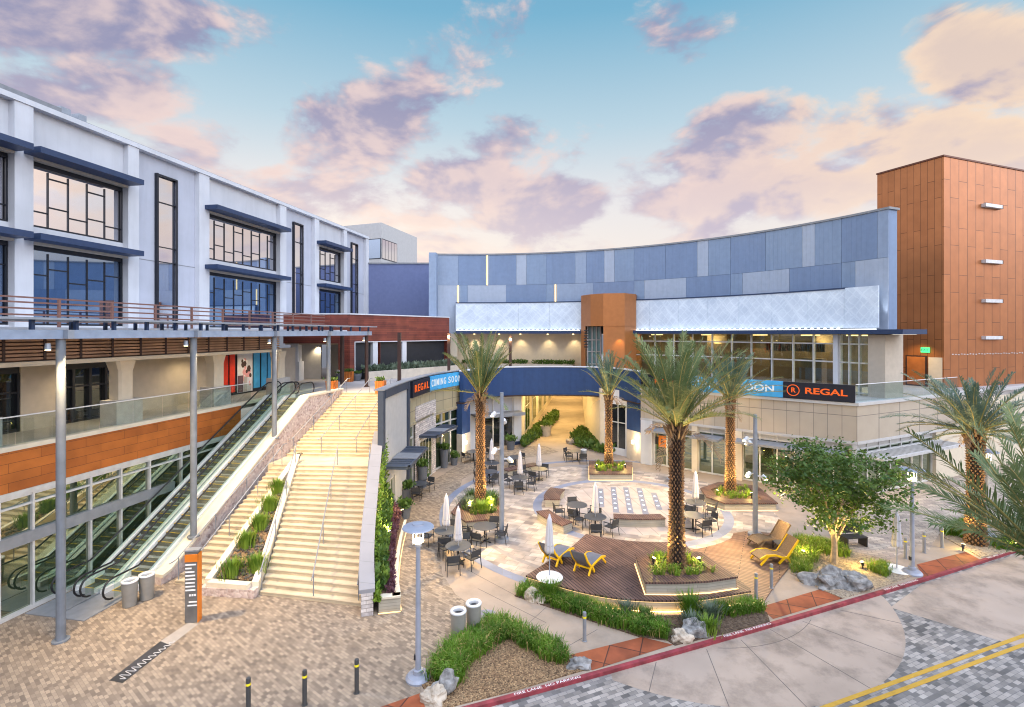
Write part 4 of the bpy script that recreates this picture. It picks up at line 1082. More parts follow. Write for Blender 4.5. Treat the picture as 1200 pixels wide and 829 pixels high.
for x, r_, w, z1 in ((800, 33, 1.2, 9.6), (925, 34, 2.2, 8.9), (950, 33.0, 1.4, 8.0), (968, 34.5, 1.2, 9.86), (880, 35, 2.6, 8.6), (840, 34, 1.5, 9.86)):
    a = onarc(x, r_); arcstrip(q, a + w, a - w, r_, r_ + .8, 5.8, z1)
q.build('interior_partition', mk('foyer_brown', (0.12, 0.085, 0.06, 1), 0.7), cw_)
q = MB()
for k in range(26):
    a = onarc(905, 33) + (onarc(975, 33) - onarc(905, 33)) * k / 25; arcstrip(q, a + .12, a - .02, 32.0, 32.9, 8.55, 9.2)
q.build('ceiling_baffle', MATS['foyer_brown'], cw_)
for x in (770, 830, 890, 950, 1005):
    a = onarc(x, 33.4); p = arcpts(CC, 33.4, a, a, 1)[0]
    area((p[0], p[1], 9.7), (p[0], p[1], 6), 80, 2.2, 1.2, (1, .80, .42)); area((p[0], p[1], 9.0), (p[0], p[1], 12), 120, 2.2, .4, (1, .76, .30))
    MB().rbox((p[0], p[1], 9.8), (2.0, .5, .08), R(a)).build('ceiling_lamp', E_ledhot, cw_)

# ================================================================ COPPER TOWER
tw = thing('copper_tower', 'tall copper panelled tower at the right of the cinema', 'tower', (32.6, 38, 0))
tA = Vector((32.6, 38.0)); uL = Vector((-.377, .926)); uR_ = Vector((.938, .346))
TD = 4.8; tp = [tA, tA + uR_ * 26, tA + uR_ * 26 + uL * TD, tA + uL * TD]
MB().prism(tp, 0, 23.3).build('panel_wall', M_copper, tw)
MB().prism([p + Vector((0, 0)) for p in [tA + Vector((-.06, -.08)), tA + uR_ * 26 + Vector((0, -.08)), tA + uR_ * 26 + uL * TD, tA + uL * TD + Vector((-.1, 0))]], 23.3, 23.42).build('coping', M_copperdark if 'M_copperdark' in globals() else mk('copper_dark', (0.14, 0.05, 0.03, 1), 0.5, 0.3), tw)
nR = Vector((uR_.y, -uR_.x))
for zz in (20.0, 15.6, 12.5, 9.6):
    s0, s1 = 4.6, 6.75
    f = MB()
    for d0, d1, h, mm in ((.0, .38, .30, 0),):
        a, b = tA + uR_ * s0, tA + uR_ * s1
        c, d = b + nR * .30, a + nR * .30
        f.prism([a, b, c, d], zz - .13, zz + .13)
    o = f.build('light_fin', M_binrim, tw)
    a = tA + uR_ * 6.76
    MB().prism([a, a + uR_ * .10, a + uR_ * .10 + nR * .30, a + nR * .30], zz - .15, zz + .15).build('fin_cap', M_black, o)
dt = MB()
for k in range(26):
    a = tA + uR_ * (1.0 + k * .36) + nR * .02; dt.rbox((a.x, a.y, 8.35 - (.02 * (k % 3))), (.12, .06, .07), math.atan2(uR_.y, uR_.x))
dt.build('anchor_dots', M_binrim, tw)
nL = Vector((-uL.y, uL.x))
def TL(s, d, z): q = tA + uL * s + nL * d; return Vector((q.x, q.y, z))
e0 = MB(lambda p: TL(*p)).box(1.1, 2.6, 0, .06, 5.8, 8.2).build('door', M_bronze, tw)
MB(lambda p: TL(*p)).box(1.22, 2.48, .06, .09, 5.9, 8.1).build('door_leaf', M_orangedoor if 'M_orangedoor' in globals() else mk('copper_door', (0.36, 0.12, 0.03, 1), 0.5), e0)
MB(lambda p: TL(*p)).box(.1, 1.0, 0, .05, 5.8, 8.1).build('lit_panel', M_cream, tw)
ex = MB(lambda p: TL(*p)).box(.9, 1.5, .05, .10, 8.45, 8.85).build('exit_sign', E_exit, tw)
c_ = TL(1.2, .11, 8.65); text_part('EXIT', .26, M_signblack, ex, c_, (-uL.x, -uL.y, 0), (0, 0, 1), 'exit_lettering', .004)
spot(TL(1.6, 1.6, 9.6), TL(1.6, .0, 6.6), 260, 95, .8, (1, .66, .25), .1)

# ================================================================ TERRACE FLOOR EAST + BLUE BRIDGE
RFo = Vector((9.87, 38.6)); RFu = Vector((.779, -.627)); RFn = Vector((-.627, -.779))
RGo = Vector((20.55, 30.0)); RGu = Vector((.9, .437)).normalized(); RGn = Vector((RGu.y, -RGu.x))
def RF(p): q = RFo + RFu * p[0] + RFn * p[1]; return Vector((q.x, q.y, p[2]))
def RG2(p): q = RGo + RGu * p[0] + RGn * p[1]; return Vector((q.x, q.y, p[2]))
def rs(x): t = (x - CX) / FPX; return (38.6 * t - 9.87) / (.779 + .627 * t)
def rs2(x): t = (x - CX) / FPX; return (30.0 * t - 20.55) / (RGu.x - RGu.y * t)
bnd = smoothpath([(-4.05, 38.9), (-2.7, 41.6), (-.6, 43.4), (3.4, 44.1), (7.2, 43.4), (9.0, 41.4), (9.95, 38.7)], 7)
te = [p for p in bnd] + [RFo + RFu * 13.7, RGo + RGu * 45, Vector((62, 100)), Vector((-4.39, 100))]
struct(MB().prism(te, 5.3, 5.8).build('upper_terrace', MATS['terrace_paving']))
bb = thing('bridge_parapet', 'curved navy blue bridge front spanning the lit passage opening', 'bridge', (3, 44, 4.6))
MB().ribbon(bnd, 4.62, 7.0, .0, -.35).build('fascia', M_navywall, bb)
MB().ribbon(bnd, 7.0, 7.08, .04, -.40).build('coping', M_white, bb)
MB().ribbon(bnd, 4.5, 4.6, .3, -.30).build('soffit_trim', M_bronze, bb)
q = MB()
for i in (14, 16, 18, 19, 20, 22, 24):
    p = bnd[i]; q.rbox((p[0], p[1] + .3, 4.48), (.55, .12, .04))
q.build('soffit_lamps', E_ledhot, bb)
def pierbox(name, x0, x1, Y0, Y1, z0, z1, mat, par):
    a, b = at(x0, Y0), at(x1, Y1); d = (b - a); n = Vector((-d.y, d.x)).normalized()
    return MB().prism([a, b, b + n * .5, a + n * .5], z0, z1).build(name, mat, par)
pierbox('pier', 541.5, 551, 38.85, 39.9, 2.15, 4.62, M_navywall, bb)
pierbox('stone_base', 541.5, 551.3, 38.8, 39.85, 0, 2.148, M_stonebase, bb)
pierbox('pier', 734.5, 750.5, 40.3, 38.75, 2.3, 4.62, M_navywall, bb)
pierbox('stone_base', 734.2, 750.8, 40.25, 38.7, 0, 2.298, M_stonebase, bb)
for x, Y in ((546, 39.1), (741.5, 39.2)):
    a = at(x, Y); MB().cyl((a.x, a.y), .09, 1.35, 1.62, n=12).build('wall_lamp', E_bulb, bb)
    point((a.x, a.y - .3, 1.9), 28); point((a.x, a.y - .3, 1.1), 20)
# passage: left shop, side walls, planting
pg_l = thing('passage_shop', 'white shopfront with a dark canopy left of the lit passage', 'storefront', (-1.5, 44, 0))
lsA, lsB = Vector((-3.65, 43.0)), Vector((.85, 45.1)); du = (lsB - lsA).normalized(); dn = Vector((du.y, -du.x))
def LS(p): q = lsA + du * p[0] + dn * p[1]; return Vector((q.x, q.y, p[2]))
LL = (lsB - lsA).length
MB(LS).box(0, .5, -.4, 0, 0, 5.3).box(LL - .75, LL, -.4, 0, 0, 5.3).box(.5, LL - .75, -.4, 0, 4.2, 5.3).build('wall', M_white, pg_l)
f = MB(LS).box(.5, LL - .75, -.3, -.1, 2.75, 2.85)
for s in (.5, 1.35, 2.2, 3.05, LL - .85): f.box(s, s + .09, -.3, -.08, 0, 4.2)
f.build('mullions', M_mull, pg_l); MB(LS).box(.5, LL - .75, -.2, -.16, 0, 2.8).build('pane', G_dark, pg_l)
MB(LS).box(.5, LL - .75, -.22, -.18, 2.86, 4.2).build('clerestory', M_grey, pg_l)
MB(LS).box(.15, LL - .25, .0, 1.3, 2.92, 3.06).box(.15, LL - .25, 1.2, 1.3, 2.8, 2.918).build('canopy', M_midgrey, pg_l)
MB(LS).box(LL - 1.0, LL + .02, -.2, .04, 0, .3).build('plinth', M_navy, pg_l)
pw = thing('passage_wall', 'warm lit cream passage wall with tall shop windows', 'wall', (3, 60, 0))
b2 = Vector((7.4, 84)); du2 = (b2 - lsB).normalized(); dn2 = Vector((du2.y, -du2.x))
def PW(p): q = lsB + du2 * p[0] + dn2 * p[1]; return Vector((q.x, q.y, p[2]))
MB(PW).box(0.01, 42, -.4, 0, 0, 5.3).build('wall', M_cream, pw)
for s in (2, 7.5, 13, 19, 26, 33):
    f = MB(PW).box(s, s + 3.2, -.02, .05, .7, 4.3).build('window', M_mull, pw)
    g = MB(PW)
    for k in range(2): g.box(s + .12 + k * 1.55, s + 1.5 + k * 1.55, .0, .058, .8, 3.0); g.box(s + .12 + k * 1.55, s + 1.5 + k * 1.55, .0, .058, 3.1, 4.2)
    g.build('pane', G_store, f)
pr = thing('passage_pier', 'broad white pier on the right of the lit passage', 'wall', (7.4, 46, 0))
MB().prism([(7.42, 42.3), (7.95, 42.3), (8.3, 50), (12, 84), (11.6, 84), (7.3, 49.6)], 0, 5.3).build('wall', M_cream, pr)
MB().box(4, 14, 86, 86.5, 0, 9).build('end_wall', M_cream, pr)
rb = thing('passage_window_wall', 'cream wall with one tall dark window right of the passage', 'wall', (8.6, 42, 0))
a3, b3 = at(704, 42.6), at(735, 40.5); d3 = (b3 - a3).normalized(); n3 = Vector((d3.y, -d3.x)); L3 = (b3 - a3).length
def RB(p): q = a3 + d3 * p[0] + n3 * p[1]; return Vector((q.x, q.y, p[2]))
MB(RB).box(0, .95, -.3, 0, 0, 5.3).box(L3 - .15, L3, -.3, 0, 0, 5.3).box(.95, L3 - .15, -.3, 0, 0, .55).box(.95, L3 - .15, -.3, 0, 4.1, 5.3).build('wall', M_white, rb)
f = MB(RB).box(.95, 1.03, -.2, -.05, .55, 4.1).box(L3 - .23, L3 - .15, -.2, -.05, .55, 4.1).box((.8 + L3) / 2 - .04, (.8 + L3) / 2 + .04, -.2, -.05, .55, 4.1).box(.95, L3 - .15, -.19, -.06, 2.6, 2.68).build('window', M_mull, rb)
MB(RB).box(.95, L3 - .15, -.14, -.10, .55, 4.1).build('pane', G_dark, f)

# ================================================================ RIGHT LOWER BUILDING (angled front)
rl = thing('lower_arcade', 'beige panelled lower shop building with grey canopies below the lit foyer', 'building', RF((6, 0, 0)))
MB(RF).box(0, 13.7, -.35, 0, 3.48, 5.62).build('panel_band', M_beige, rl)
MB(RG2).box(0.002, 13.5, -.35, 0, 3.48, 5.62).build('panel_band', M_beige, rl)
MB(RF).box(-.05, 13.75, -.4, .10, 5.62, 5.80).build('coping', M_greywall, rl); MB(RG2).box(0.0, 45, -.4, .10, 5.623, 5.803).build('coping', M_greywall, rl)
MB(RF).box(0, 13.72, -.4, .06, 3.32, 3.478).build('trim', M_greywall, rl); MB(RG2).box(0.0, 13.5, -.4, .06, 3.318, 3.477).build('trim', M_greywall, rl)
MB(RG2).box(9.0, 45, -.5, -.05, 0, 3.47).box(13.5, 45, -.36, -.01, 3.47, 5.62).build('blank_wall', M_cream, rl)
MB(RF).box(0.5, 13.5, -6, -.9, 0, 5.25).build('core', mk('arcade_core', (0.03, 0.03, 0.03, 1), 0.9), rl)
MB(RG2).box(2.5, 44, -7, -.9, 0, 5.25).build('core', MATS['arcade_core'], rl)
def store(fr, s0, s1, n, canopy=None, door=False, par=rl, zc=2.72, louv=False):
    f = MB(fr)
    for i in range(n + 1):
        s = s0 + (s1 - s0) * i / n; f.box(s - .045, s + .045, -.42, -.24, 0, 3.31)
    for z in (.06, 2.45, 2.95, 3.27): f.box(s0, s1, -.42, -.245, z - .05, z + .05)
    f = f.build('shop_window', M_mull, par)
    MB(fr).box(s0, s1, -.36, -.32, .02, 3.3).build('pane', G_store, f)
    MB(fr).box(s0, s1, -.318, -.30, 3.0, 3.22).build('spandrel', M_greywall, f)
    if canopy:
        c0, c1 = canopy
        if louv:
            c = MB(fr); c.box(c0, c1, 1.25, 1.40, zc, zc + .16); c.box(c0, c1, -.2, .0, zc, zc + .16); s = c0
            while s < c1: c.box(s, s + .10, .0, 1.25, zc + .02, zc + .13); s += .34
            c.build('canopy', M_mull, par)
        else:
            MB(fr).box(c0, c1, -.2, 1.35, zc, zc + .14).build('canopy', M_midgrey, par)
MB(RF).box(0.05, .95, -.5, .12, 0, 3.315).build('column', M_white, rl)
store(RF, 1.0, 3.9, 3, (.9, 3.2)); MB(RF).box(3.9, 4.3, -.5, .03, 0, 3.315).build('column', M_cream, rl)
store(RF, 4.3, 6.2, 2, (4.2, 6.1), zc=2.66); MB(RF).box(6.2, 7.3, -.5, .10, 0, 3.315).build('column', M_cream, rl)
store(RF, 7.3, 13.5, 6, (7.0, 13.2))
store(RG2, .3, 8.9, 7, (.1, 9.6), louv=True, zc=2.6)
MB(RF).box(13.5, 13.7, -.5, .05, 0, 3.31).build('column', M_greywall, rl)
# window stickers: black with an orange square, green poster
s_ = rs(770); stk = MB(RF).box(rs(764), rs(769.5), -.3, -.29, 1.55, 2.1).build('window_sign', M_signblack, rl)
so_ = MB(RF).box(rs(770), rs(779), -.3, -.29, 1.4, 2.25).build('window_sign', M_orange, rl)
text_part('R', .5, M_signblack, so_, RF((rs(774.5), -.285, 1.82)), RFu.to_3d(), (0, 0, 1), 'sign_mark', .003)
MB(RG2).box(rs2(1056), rs2(1063), -.3, -.29, 1.5, 2.3).build('window_sign', mk('lime_poster', (0.25, 0.55, 0.04, 1), 0.5), rl)
# glass rail on top
tg = thing('terrace_glass_rail', 'clear glass terrace railing on the beige building right of the black sign', 'railing', RG2((5, 0, 5.8)))
g = MB(RG2); s = .15
while s < 11: g.box(s, s + 1.44, -.12, -.105, 5.81, 6.86); s += 1.48
g.build('glass_panels', G_rail, tg); MB(RG2).box(.1, 11.9, -.135, -.09, 6.862, 6.90).build('cap_rail', M_silver, tg)
# long fascia sign
sg_ = thing('fascia_sign', 'long blue and black cinema fascia sign on the beige building, behind the palms', 'sign', RF((9, 0, 5.8)))
def signbox(x0, x1, mat): return MB(RF).box(rs(x0), rs(x1), -.05, .16, 5.83, 6.86).build('sign_panel', mat, sg_)
b1 = signbox(752, 800, M_signblack); b2_ = signbox(800.3, 918, M_skyblue); b3_ = signbox(918.3, 1002.5, M_signblack)
def stext(t, x0, x1, sz, mt, par, z=6.345):
    c = RF(((rs(x0) + rs(x1)) / 2, .17, z)); text_part(t, sz, mt, par, c, RFu.to_3d(), (0, 0, 1), 'sign_lettering', .012, width=rs(x1) - rs(x0), bold=.012)
stext('REGAL', 768, 797, .52, E_signred, b1); stext('COMING SOON', 806, 908, .62, E_signwhite, b2_); stext('REGAL', 943.5, 993, .52, E_signred, b3_)
c = RF((rs(930), .17, 6.345)); rg_ = MB(); c0_ = []
for k in range(25):
    a = 2 * math.pi * k / 24; c0_.append(c + RFu.to_3d() * .34 * math.cos(a) + Vector((0, 0, .34 * math.sin(a))))
rg_.tube(c0_, .025, 6, cap=False).build('sign_ring', E_signred, b3_)
text_part('R', .42, E_signred, b3_, c, RFu.to_3d(), (0, 0, 1), 'sign_mark', .012, bold=.01)

# ================================================================ LEFT LOWER BUILDING (curved front)
ll = thing('curved_arcade', 'curved khaki panelled shop building with navy frame beside the stairs', 'building', (-6.4, 31, 0))
cv = smoothpath([(-6.72, 25.6), (-6.62, 28.5), (-6.42, 31.3), (-5.75, 35.5), (-4.75, 38.3), (-3.85, 39.9)], 10)
def sub(Y0, Y1): 
    def atY(Y):
        for p, q in zip(cv[:-1], cv[1:]):
            if p.y <= Y <= q.y: t = (Y - p.y) / (q.y - p.y); return p.lerp(q, t)
        return cv[0] if Y < cv[0].y else cv[-1]
    return [atY(Y0)] + [p for p in cv if Y0 + .05 < p.y < Y1 - .05] + [atY(Y1)]
def cvY(x):
    t = (x - CX) / FPX; best = min(range(2000), key=lambda i: abs((lambda p: p.x - t * p.y)(cvp(i / 1999)))); return cvp(best / 1999).y
def cvp(t):
    f = t * (len(cv) - 1); i = min(int(f), len(cv) - 2); return cv[i].lerp(cv[i + 1], f - i)
def strip(name, Y0, Y1, z0, z1, o0, o1, mat, par=None):
    return MB().ribbon(sub(Y0, Y1), z0, z1, -o0, -o1).build(name, mat, par or ll)
Ym = 30.9
strip('end_pier', 25.95, 26.35, 0, 6.98, -.22, .08, M_slate)
strip('frame_top', 26.3, Ym + .1, 6.55, 7.0, -.3, .10, M_slate)
strip('plain_wall', 26.35, Ym, 2.0, 6.55, -.3, 0, M_greywall)
strip('plain_wall', 28.6, Ym, 0, 2.0, -.3, -.02, M_greywall)
strip('frame_post', Ym, Ym + .35, 0, 6.98, -.3, .12, M_slate)
Y5 = 39.9
strip('panel_band', Ym + .35, Y5, 4.3, 5.75, -.3, .03, M_khaki)
strip('trim', Ym + .35, Y5, 4.12, 4.3, -.3, .10, M_khaki)
strip('trim', Ym + .35, Y5, 5.75, 5.9, -.3, .12, M_khaki)
strip('parapet', Ym + .35, Y5, 5.9, 6.95, -.4, -.05, M_midgrey)
strip('coping', 25.95, Y5, 7.0, 7.06, -.42, .14, M_midgrey)
strip('stone_panel', 32.4, 36.2, 0.02, 5.2, .02, .10, M_stoneclad)
strip('rear_fill', 34.2, Y5, 0, 5.58, -2.0, -.4, MATS['arcade_core'])
def cstore(Y0, Y1, n, z1=4.1):
    f = MB(); pts = sub(Y0, Y1)
    for i in range(n + 1):
        Y = Y0 + (Y1 - Y0) * i / n; f.ribbon(sub(max(Y0, Y - .05), min(Y1, Y + .05)), 0, z1, .25, .06)
    for z in (.06, 2.5, 3.3, z1 - .06): f.ribbon(pts, z - .05, z + .05, .25, .08)
    f = f.build('shop_window', M_mull, ll)
    MB().ribbon(pts, .02, z1, .19, .15).build('pane', G_store, f)
cstore(Ym + .4, 32.4, 1); cstore(36.2, 39.7, 3); strip('doors', 33.0, 35.4, .02, 2.9, .10, .14, M_mull)
q = MB()
for k in range(4):
    Y = 33.1 + k * .58; q.ribbon(sub(Y, Y + .46), .12, 2.75, -.12, -.16)
q.build('door_glass', G_store, ll)
cstore(26.4, 28.5, 3, 1.95)
def canop(Y0, Y1, z, pr_, name='canopy'):
    c = MB(); pts = sub(Y0, Y1)
    c.ribbon(pts, z, z + .16, -pr_ + .12, -pr_); c.ribbon(pts[:2], z, z + .16, -.1, -pr_); c.ribbon(pts[-2:], z, z + .16, -.1, -pr_)
    Y = Y0
    while Y < Y1 - .1: c.ribbon(sub(Y, Y + .28), z + .10, z + .14, -.12, -pr_ + .1); Y += .40
    c.build(name, M_slate, ll)
    MB().ribbon(sub(Y0 + (Y1 - Y0) * .36, Y0 + (Y1 - Y0) * .64), z + .145, z + .17, -.1, -pr_).build('canopy_plate', M_midgrey, ll)
canop(25.9, 30.6, 2.95, 1.45); canop(33.0, 37.2, 3.1, 1.35)
# its sign
ls = thing('fascia_sign', 'black and blue cinema fascia sign curving over the khaki shop front by the stairs', 'sign', (-5.4, 35, 5.9))
Ya, Yb, Yc = cvY(478) + .25, cvY(500), cvY(541.5) - .05
k1 = strip('sign_panel', Ya, Yb, 5.92, 6.93, .0, .24, M_signblack, ls); k2 = strip('sign_panel', Yb + .01, Yc, 5.92, 6.93, .0, .24, M_skyblue, ls)
def ctext(t, Y0, Y1, size, mat, par, z=6.43):
    """one letter at a time, each on the curve"""
    wd = {'I': .45, 'M': 1.25, ' ': .5, 'C': 1.0, 'O': 1.1, 'G': 1.05, 'N': 1.05, 'L': .8, 'E': .85}
    tot = sum(wd.get(c, 1.0) for c in t); acc = 0
    for c in t:
        w = wd.get(c, 1.0); Y = Y0 + (Y1 - Y0) * (acc + w / 2) / tot; acc += w
        if c == ' ': continue
        pp = sub(Y - .06, Y + .06); d = (pp[-1] - pp[0]).normalized(); p = sub(Y, Y + .5)[0] + Vector((d.y, -d.x)) * .255
        text_part(c, size, mat, par, (p.x, p.y, z), (d.x, d.y, 0), (0, 0, 1), 'sign_letter', .012, bold=.004, width=abs(Y1 - Y0) * 1.02 * w / tot * (.70 if c != 'I' else .30))
ctext('REGAL', Ya + .25, Yb - .2, .66, E_signred, k1); ctext('COMING SOON', Yb + .25, Yc - .25, .68, E_signwhite, k2)
# ================================================================ DECK, PLANTERS, BENCHES
fr_arc = smoothpath([(.54, 19.8), (2.55, 18.6), (4.26, 18.05), (6.44, 18.02), (8.85, 18.62)], 8)
dk_back = [(8.9, 18.8), (8.6, 20.4), (7.85, 21.9)] + [p for p in arcpts(C0, 5.85, -79, -123, 14)] + [(2.73, 22.55)]
deck = thing('timber_deck', 'raised dark timber deck with a curved board marked concrete front', 'deck', (4.5, 20, 0))
poly = [tuple(p) for p in fr_arc] + dk_back
MB().prism(poly, .38, .45).build('deck_boards', M_deck, deck)
MB().ribbon(fr_arc, -.02, .379, .06, .30).build('deck_wall', M_boardform, deck)
MB().prism([(p[0] * .97 + 5 * .03, p[1] * .97 + 20.3 * .03) for p in poly], -.02, .37).build('deck_base', M_boardform, deck)
MB().ribbon(fr_arc, .36, .385, .02, .05).build('led_line', E_ledhot, deck)
MB().ribbon(fr_arc, .04, .06, .0, -.03).build('led_line', E_led, deck)
low = thing('low_deck', 'low tan timber deck under the two tan loungers', 'deck', (10.5, 22, 0))
lp = [(8.95, 18.6), (8.75, 18.3), (9.3, 18.6), (10.4, 19.9), (11.6, 21.2), (12.6, 22.7), (13.3, 24.2), (12.9, 25.0), (11.9, 25.3), (11.0, 25.0)] + arcpts(C0, 5.9, -48, -78, 10) + [(8.65, 20.4)]
MB().prism(lp, .004, .05).build('deck_boards', M_decktan, low)

M_straw = mk('dry_straw', (0.34, 0.26, 0.10, 1), .8, var=.3)
def grass_bed(name, poly, n, h, mat, label=None, seed=1, z=.03, parent=None, lean=.5, wid=.012):
    """blades scattered over a plan polygon"""
    r = random.Random(seed); m = MB()
    xs = [p[0] for p in poly]; ys = [p[1] for p in poly]
    def inside(x, y):
        c = False; j = len(poly) - 1
        for i in range(len(poly)):
            a, b = poly[i], poly[j]
            if (a[1] > y) != (b[1] > y) and x < (b[0] - a[0]) * (y - a[1]) / (b[1] - a[1]) + a[0]: c = not c
            j = i
        return c
    cl = []; 
    while len(cl) < max(4, n // 26):
        x, y = r.uniform(min(xs), max(xs)), r.uniform(min(ys), max(ys))
        if inside(x, y): cl.append((x, y, r.uniform(.7, 1.15)))
    for i in range(n):
        cx, cy, s = cl[i % len(cl)]; a = r.uniform(0, 6.283); rad = abs(r.gauss(0, .09)); L = h * s * r.uniform(.6, 1.2)
        b = Vector((cx + rad * math.cos(a), cy + rad * math.sin(a), z)); o = Vector((math.cos(a + r.gauss(0, .5)), math.sin(a + r.gauss(0, .5)), 0)) * L * lean * r.uniform(.4, 1.5)
        sd = Vector((-o.y, o.x, 0)).normalized() * wid; dry = 1 if r.random() < .07 else 0
        md = b + o * .35 + Vector((0, 0, L * .72)); tp = b + o + Vector((0, 0, L * r.uniform(.6, 1.0)))
        m.add([b - sd, b + sd, md + sd * .8, md - sd * .8, tp], [(0, 1, 2, 3), (3, 2, 4)], dry)
    o = m.build(name, [mat, M_straw], parent, fix=False)
    if parent is None: struct(o, 'stuff')
    return o
def lamp_spike(loc, par=None, tgt=None, pw=60, label='', size=75):
    t = thing('garden_uplight', label, 'garden light', loc, group='garden uplights in the planting')
    x, y, z = loc
    MB().cyl((x, y), .03, z - .02, z + .14, n=8).build('stake', M_black, t)
    d = (Vector(tgt) - Vector((x, y, z + .2))).normalized()
    p0 = Vector((x, y, z + .2)) - d * .07; p1 = p0 + d * .16
    MB().tube([p0, p1], [.05, .065], 10).build('housing', M_black, t)
    MB().tube([p1 + d * .002, p1 + d * .012], [.075, .06], 10).build('lens', E_bulb, t)
    s = spot(p1 + d * .06, tgt, pw, size, .7, (1, .68, .22), .04); point(p1 + d * .16, 45, (1, .72, .2), .05); return t
def planter(label, poly, z0, zt, soilshrink, palmxy, seed, led=None, gm=None, grass_n=900, name='palm_planter'):
    cx = sum(p[0] for p in poly) / len(poly); cy = sum(p[1] for p in poly) / len(poly)
    t = thing(name, label, 'planter', (cx, cy, z0))
    inn = [(palmxy[0] + (p[0] - palmxy[0]) * soilshrink, palmxy[1] + (p[1] - palmxy[1]) * soilshrink) for p in poly]
    n = len(poly)
    sh = [(cx + (p[0] - cx) * .965, cy + (p[1] - cy) * .965) for p in poly]
    MB().prism(sh, z0 - .02, zt - .075).build('concrete_base', M_boardform, t)
    m = MB(); v = [(p[0], p[1], zz) for zz in (zt - .07, zt) for p in poly] + [(p[0], p[1], zz) for zz in (zt - .07, zt) for p in inn]
    f = []
    for i in range(n):
        j = (i + 1) % n
        f += [(i, j, n + j, n + i), (2 * n + i, 3 * n + i, 3 * n + j, 2 * n + j), (n + i, n + j, 3 * n + j, 3 * n + i), (i, 2 * n + i, 2 * n + j, j)]
    m.add(v, f); m.build('timber_seat', M_seatwood, t)
    MB().sheet(inn, zt - .06).build('soil', M_soil, t, fix=False)
    grass_bed('grass', inn, grass_n, .34, gm or M_liriope, seed=seed, z=zt - .06, parent=t, wid=.016)
    if led:
        MB().ribbon([poly[i] for i in led], z0 + .012, z0 + .035, .02, -.02).build('led_line', E_ledhot, t)
    return t
p3 = [(5.06, 20.75), (6.4, 20.95), (7.8, 20.85), (8.42, 18.75), (7.2, 18.42), (6.0, 18.30), (4.84, 18.32)]
planter('raised planter with a dark timber seat rim on the deck, round the largest palm', p3, .45, .92, .64, (6.35, 19.75), 31, led=[0, 6, 5, 4, 3])
# inner sides lit: extra led on the short left side is in the same line
p1 = [(-2.75, 29.7), (-.65, 29.1), (-.5, 25.9), (-2.35, 25.45), (-3.25, 26.75)]
planter('timber rimmed planter round the palm left of the tall pole lamp', p1, 0, .46, .62, (-1.74, 27.75), 32, gm=M_shrub)
p2 = [(5.75, 37.6), (8.9, 37.2), (8.15, 34.05), (5.2, 34.05)]
planter('square timber rimmed planter round the palm in front of the passage', p2, 0, .46, .66, (6.95, 36.1), 33, led=[0, 3, 2, 1])
p4 = [(11.55, 30.9), (13.2, 32.2), (15.3, 31.4), (14.9, 28.2), (11.9, 28.2), (11.3, 29.3)]
planter('angular timber rimmed planter round the palm before the angled shopfront', p4, 0, .46, .66, (13.2, 30.2), 34, led=[0, 5, 4, 3])

def bench(label, pts, w, z=.46):
    c = pts[len(pts) // 2]; t = thing('curved_bench', label, 'bench', (c[0], c[1], 0), group='timber topped benches round the splash pad')
    pts = [Vector(p[:2]) for p in pts]
    MB().ribbon(pts, 0.0, z - .06, w * .42, -w * .42).build('concrete_base', M_boardform, t)
    MB().ribbon(pts, z - .055, z, w * .5, -w * .5).build('timber_seat', M_seatwood, t)
bench('long curved timber topped bench on the left of the ring, nearest the yellow loungers', arcpts(C0, 5.35, 199, 223, 8), .75)
bench('short curved timber topped bench on the left of the splash pad, behind a round table', arcpts(C0, 4.4, 152, 180, 8), .95)
bench('almost straight timber topped bench in front of the splash pad lights', arcpts((6.7, 33.5), 7.4, 259, 279, 8), .65)
bench('low straight timber topped bench among the far left cafe tables', [P(592, 551, .45), P(610, 547, .45), P(629, 543.5, .45)], .7)
# splash pad: light strips
sp = thing('splash_pad_lights', 'five grey strips of small white lights set flush in the round splash pad', 'pad lights', (7, 30.2, 0.01))
for x0, y0, x1, y1, n in ((704, 577, 704.6, 590, 3), (719, 575, 721.5, 596, 5), (734, 575.6, 738, 597, 5), (750, 576.5, 755.5, 598, 5), (767.3, 582, 771, 593, 3)):
    a, b = P(x0, y0), P(x1, y1); d = (b - a).normalized(); a_, b_ = a - d * .7, b + d * .7
    MB().beam((a_.x, a_.y, .0125), (b_.x, b_.y, .0125), .34, .003).build('grey_strip', M_padstrip, sp)
    for k in range(n):
        p = a.lerp(b, k / (n - 1)); MB().lathe([(0, .024), (.075, .022), (.09, .015)], p.to_2d(), 12).build('pad_lamp', E_pad, sp)

# ================================================================ CAFE TABLES, CHAIRS, UMBRELLAS
def make_chair():
    t = thing('armchair', 'black metal armchair', 'chair')
    MB().rbox((0, 0, .44), (.50, .48, .035)).build('seat', M_sling, t)
    MB().rbox((0, .245, .68), (.47, .03, .30), 0, 0, R(-9)).build('backrest', M_sling, t)
    for sx in (-1, 1):
        MB().tube([(sx * .27, -.25, 0), (sx * .265, -.24, .645)], .017, 6).build('leg', M_black, t)
        MB().tube([(sx * .27, .29, 0), (sx * .255, .22, .45), (sx * .25, .275, .84)], .017, 6).build('leg', M_black, t)
        MB().rbox((sx * .265, .0, .655), (.05, .52, .025)).build('armrest', M_black, t)
    return t
def make_table():
    t = thing('cafe_table', 'round table', 'table')
    MB().lathe([(0, .715), (.53, .715), (.56, .725), (.56, .74), (0, .742)], n=28).build('tabletop', M_tabletop, t)
    MB().cyl((0, 0), .045, .03, .715, n=10).build('stem', M_black, t)
    m = MB()
    for k in range(4):
        a = k * math.pi / 2 + .4; m.beam((0, 0, .035), (.36 * math.cos(a), .36 * math.sin(a), .018), .05, .03)
    m.build('foot', M_black, t); return t
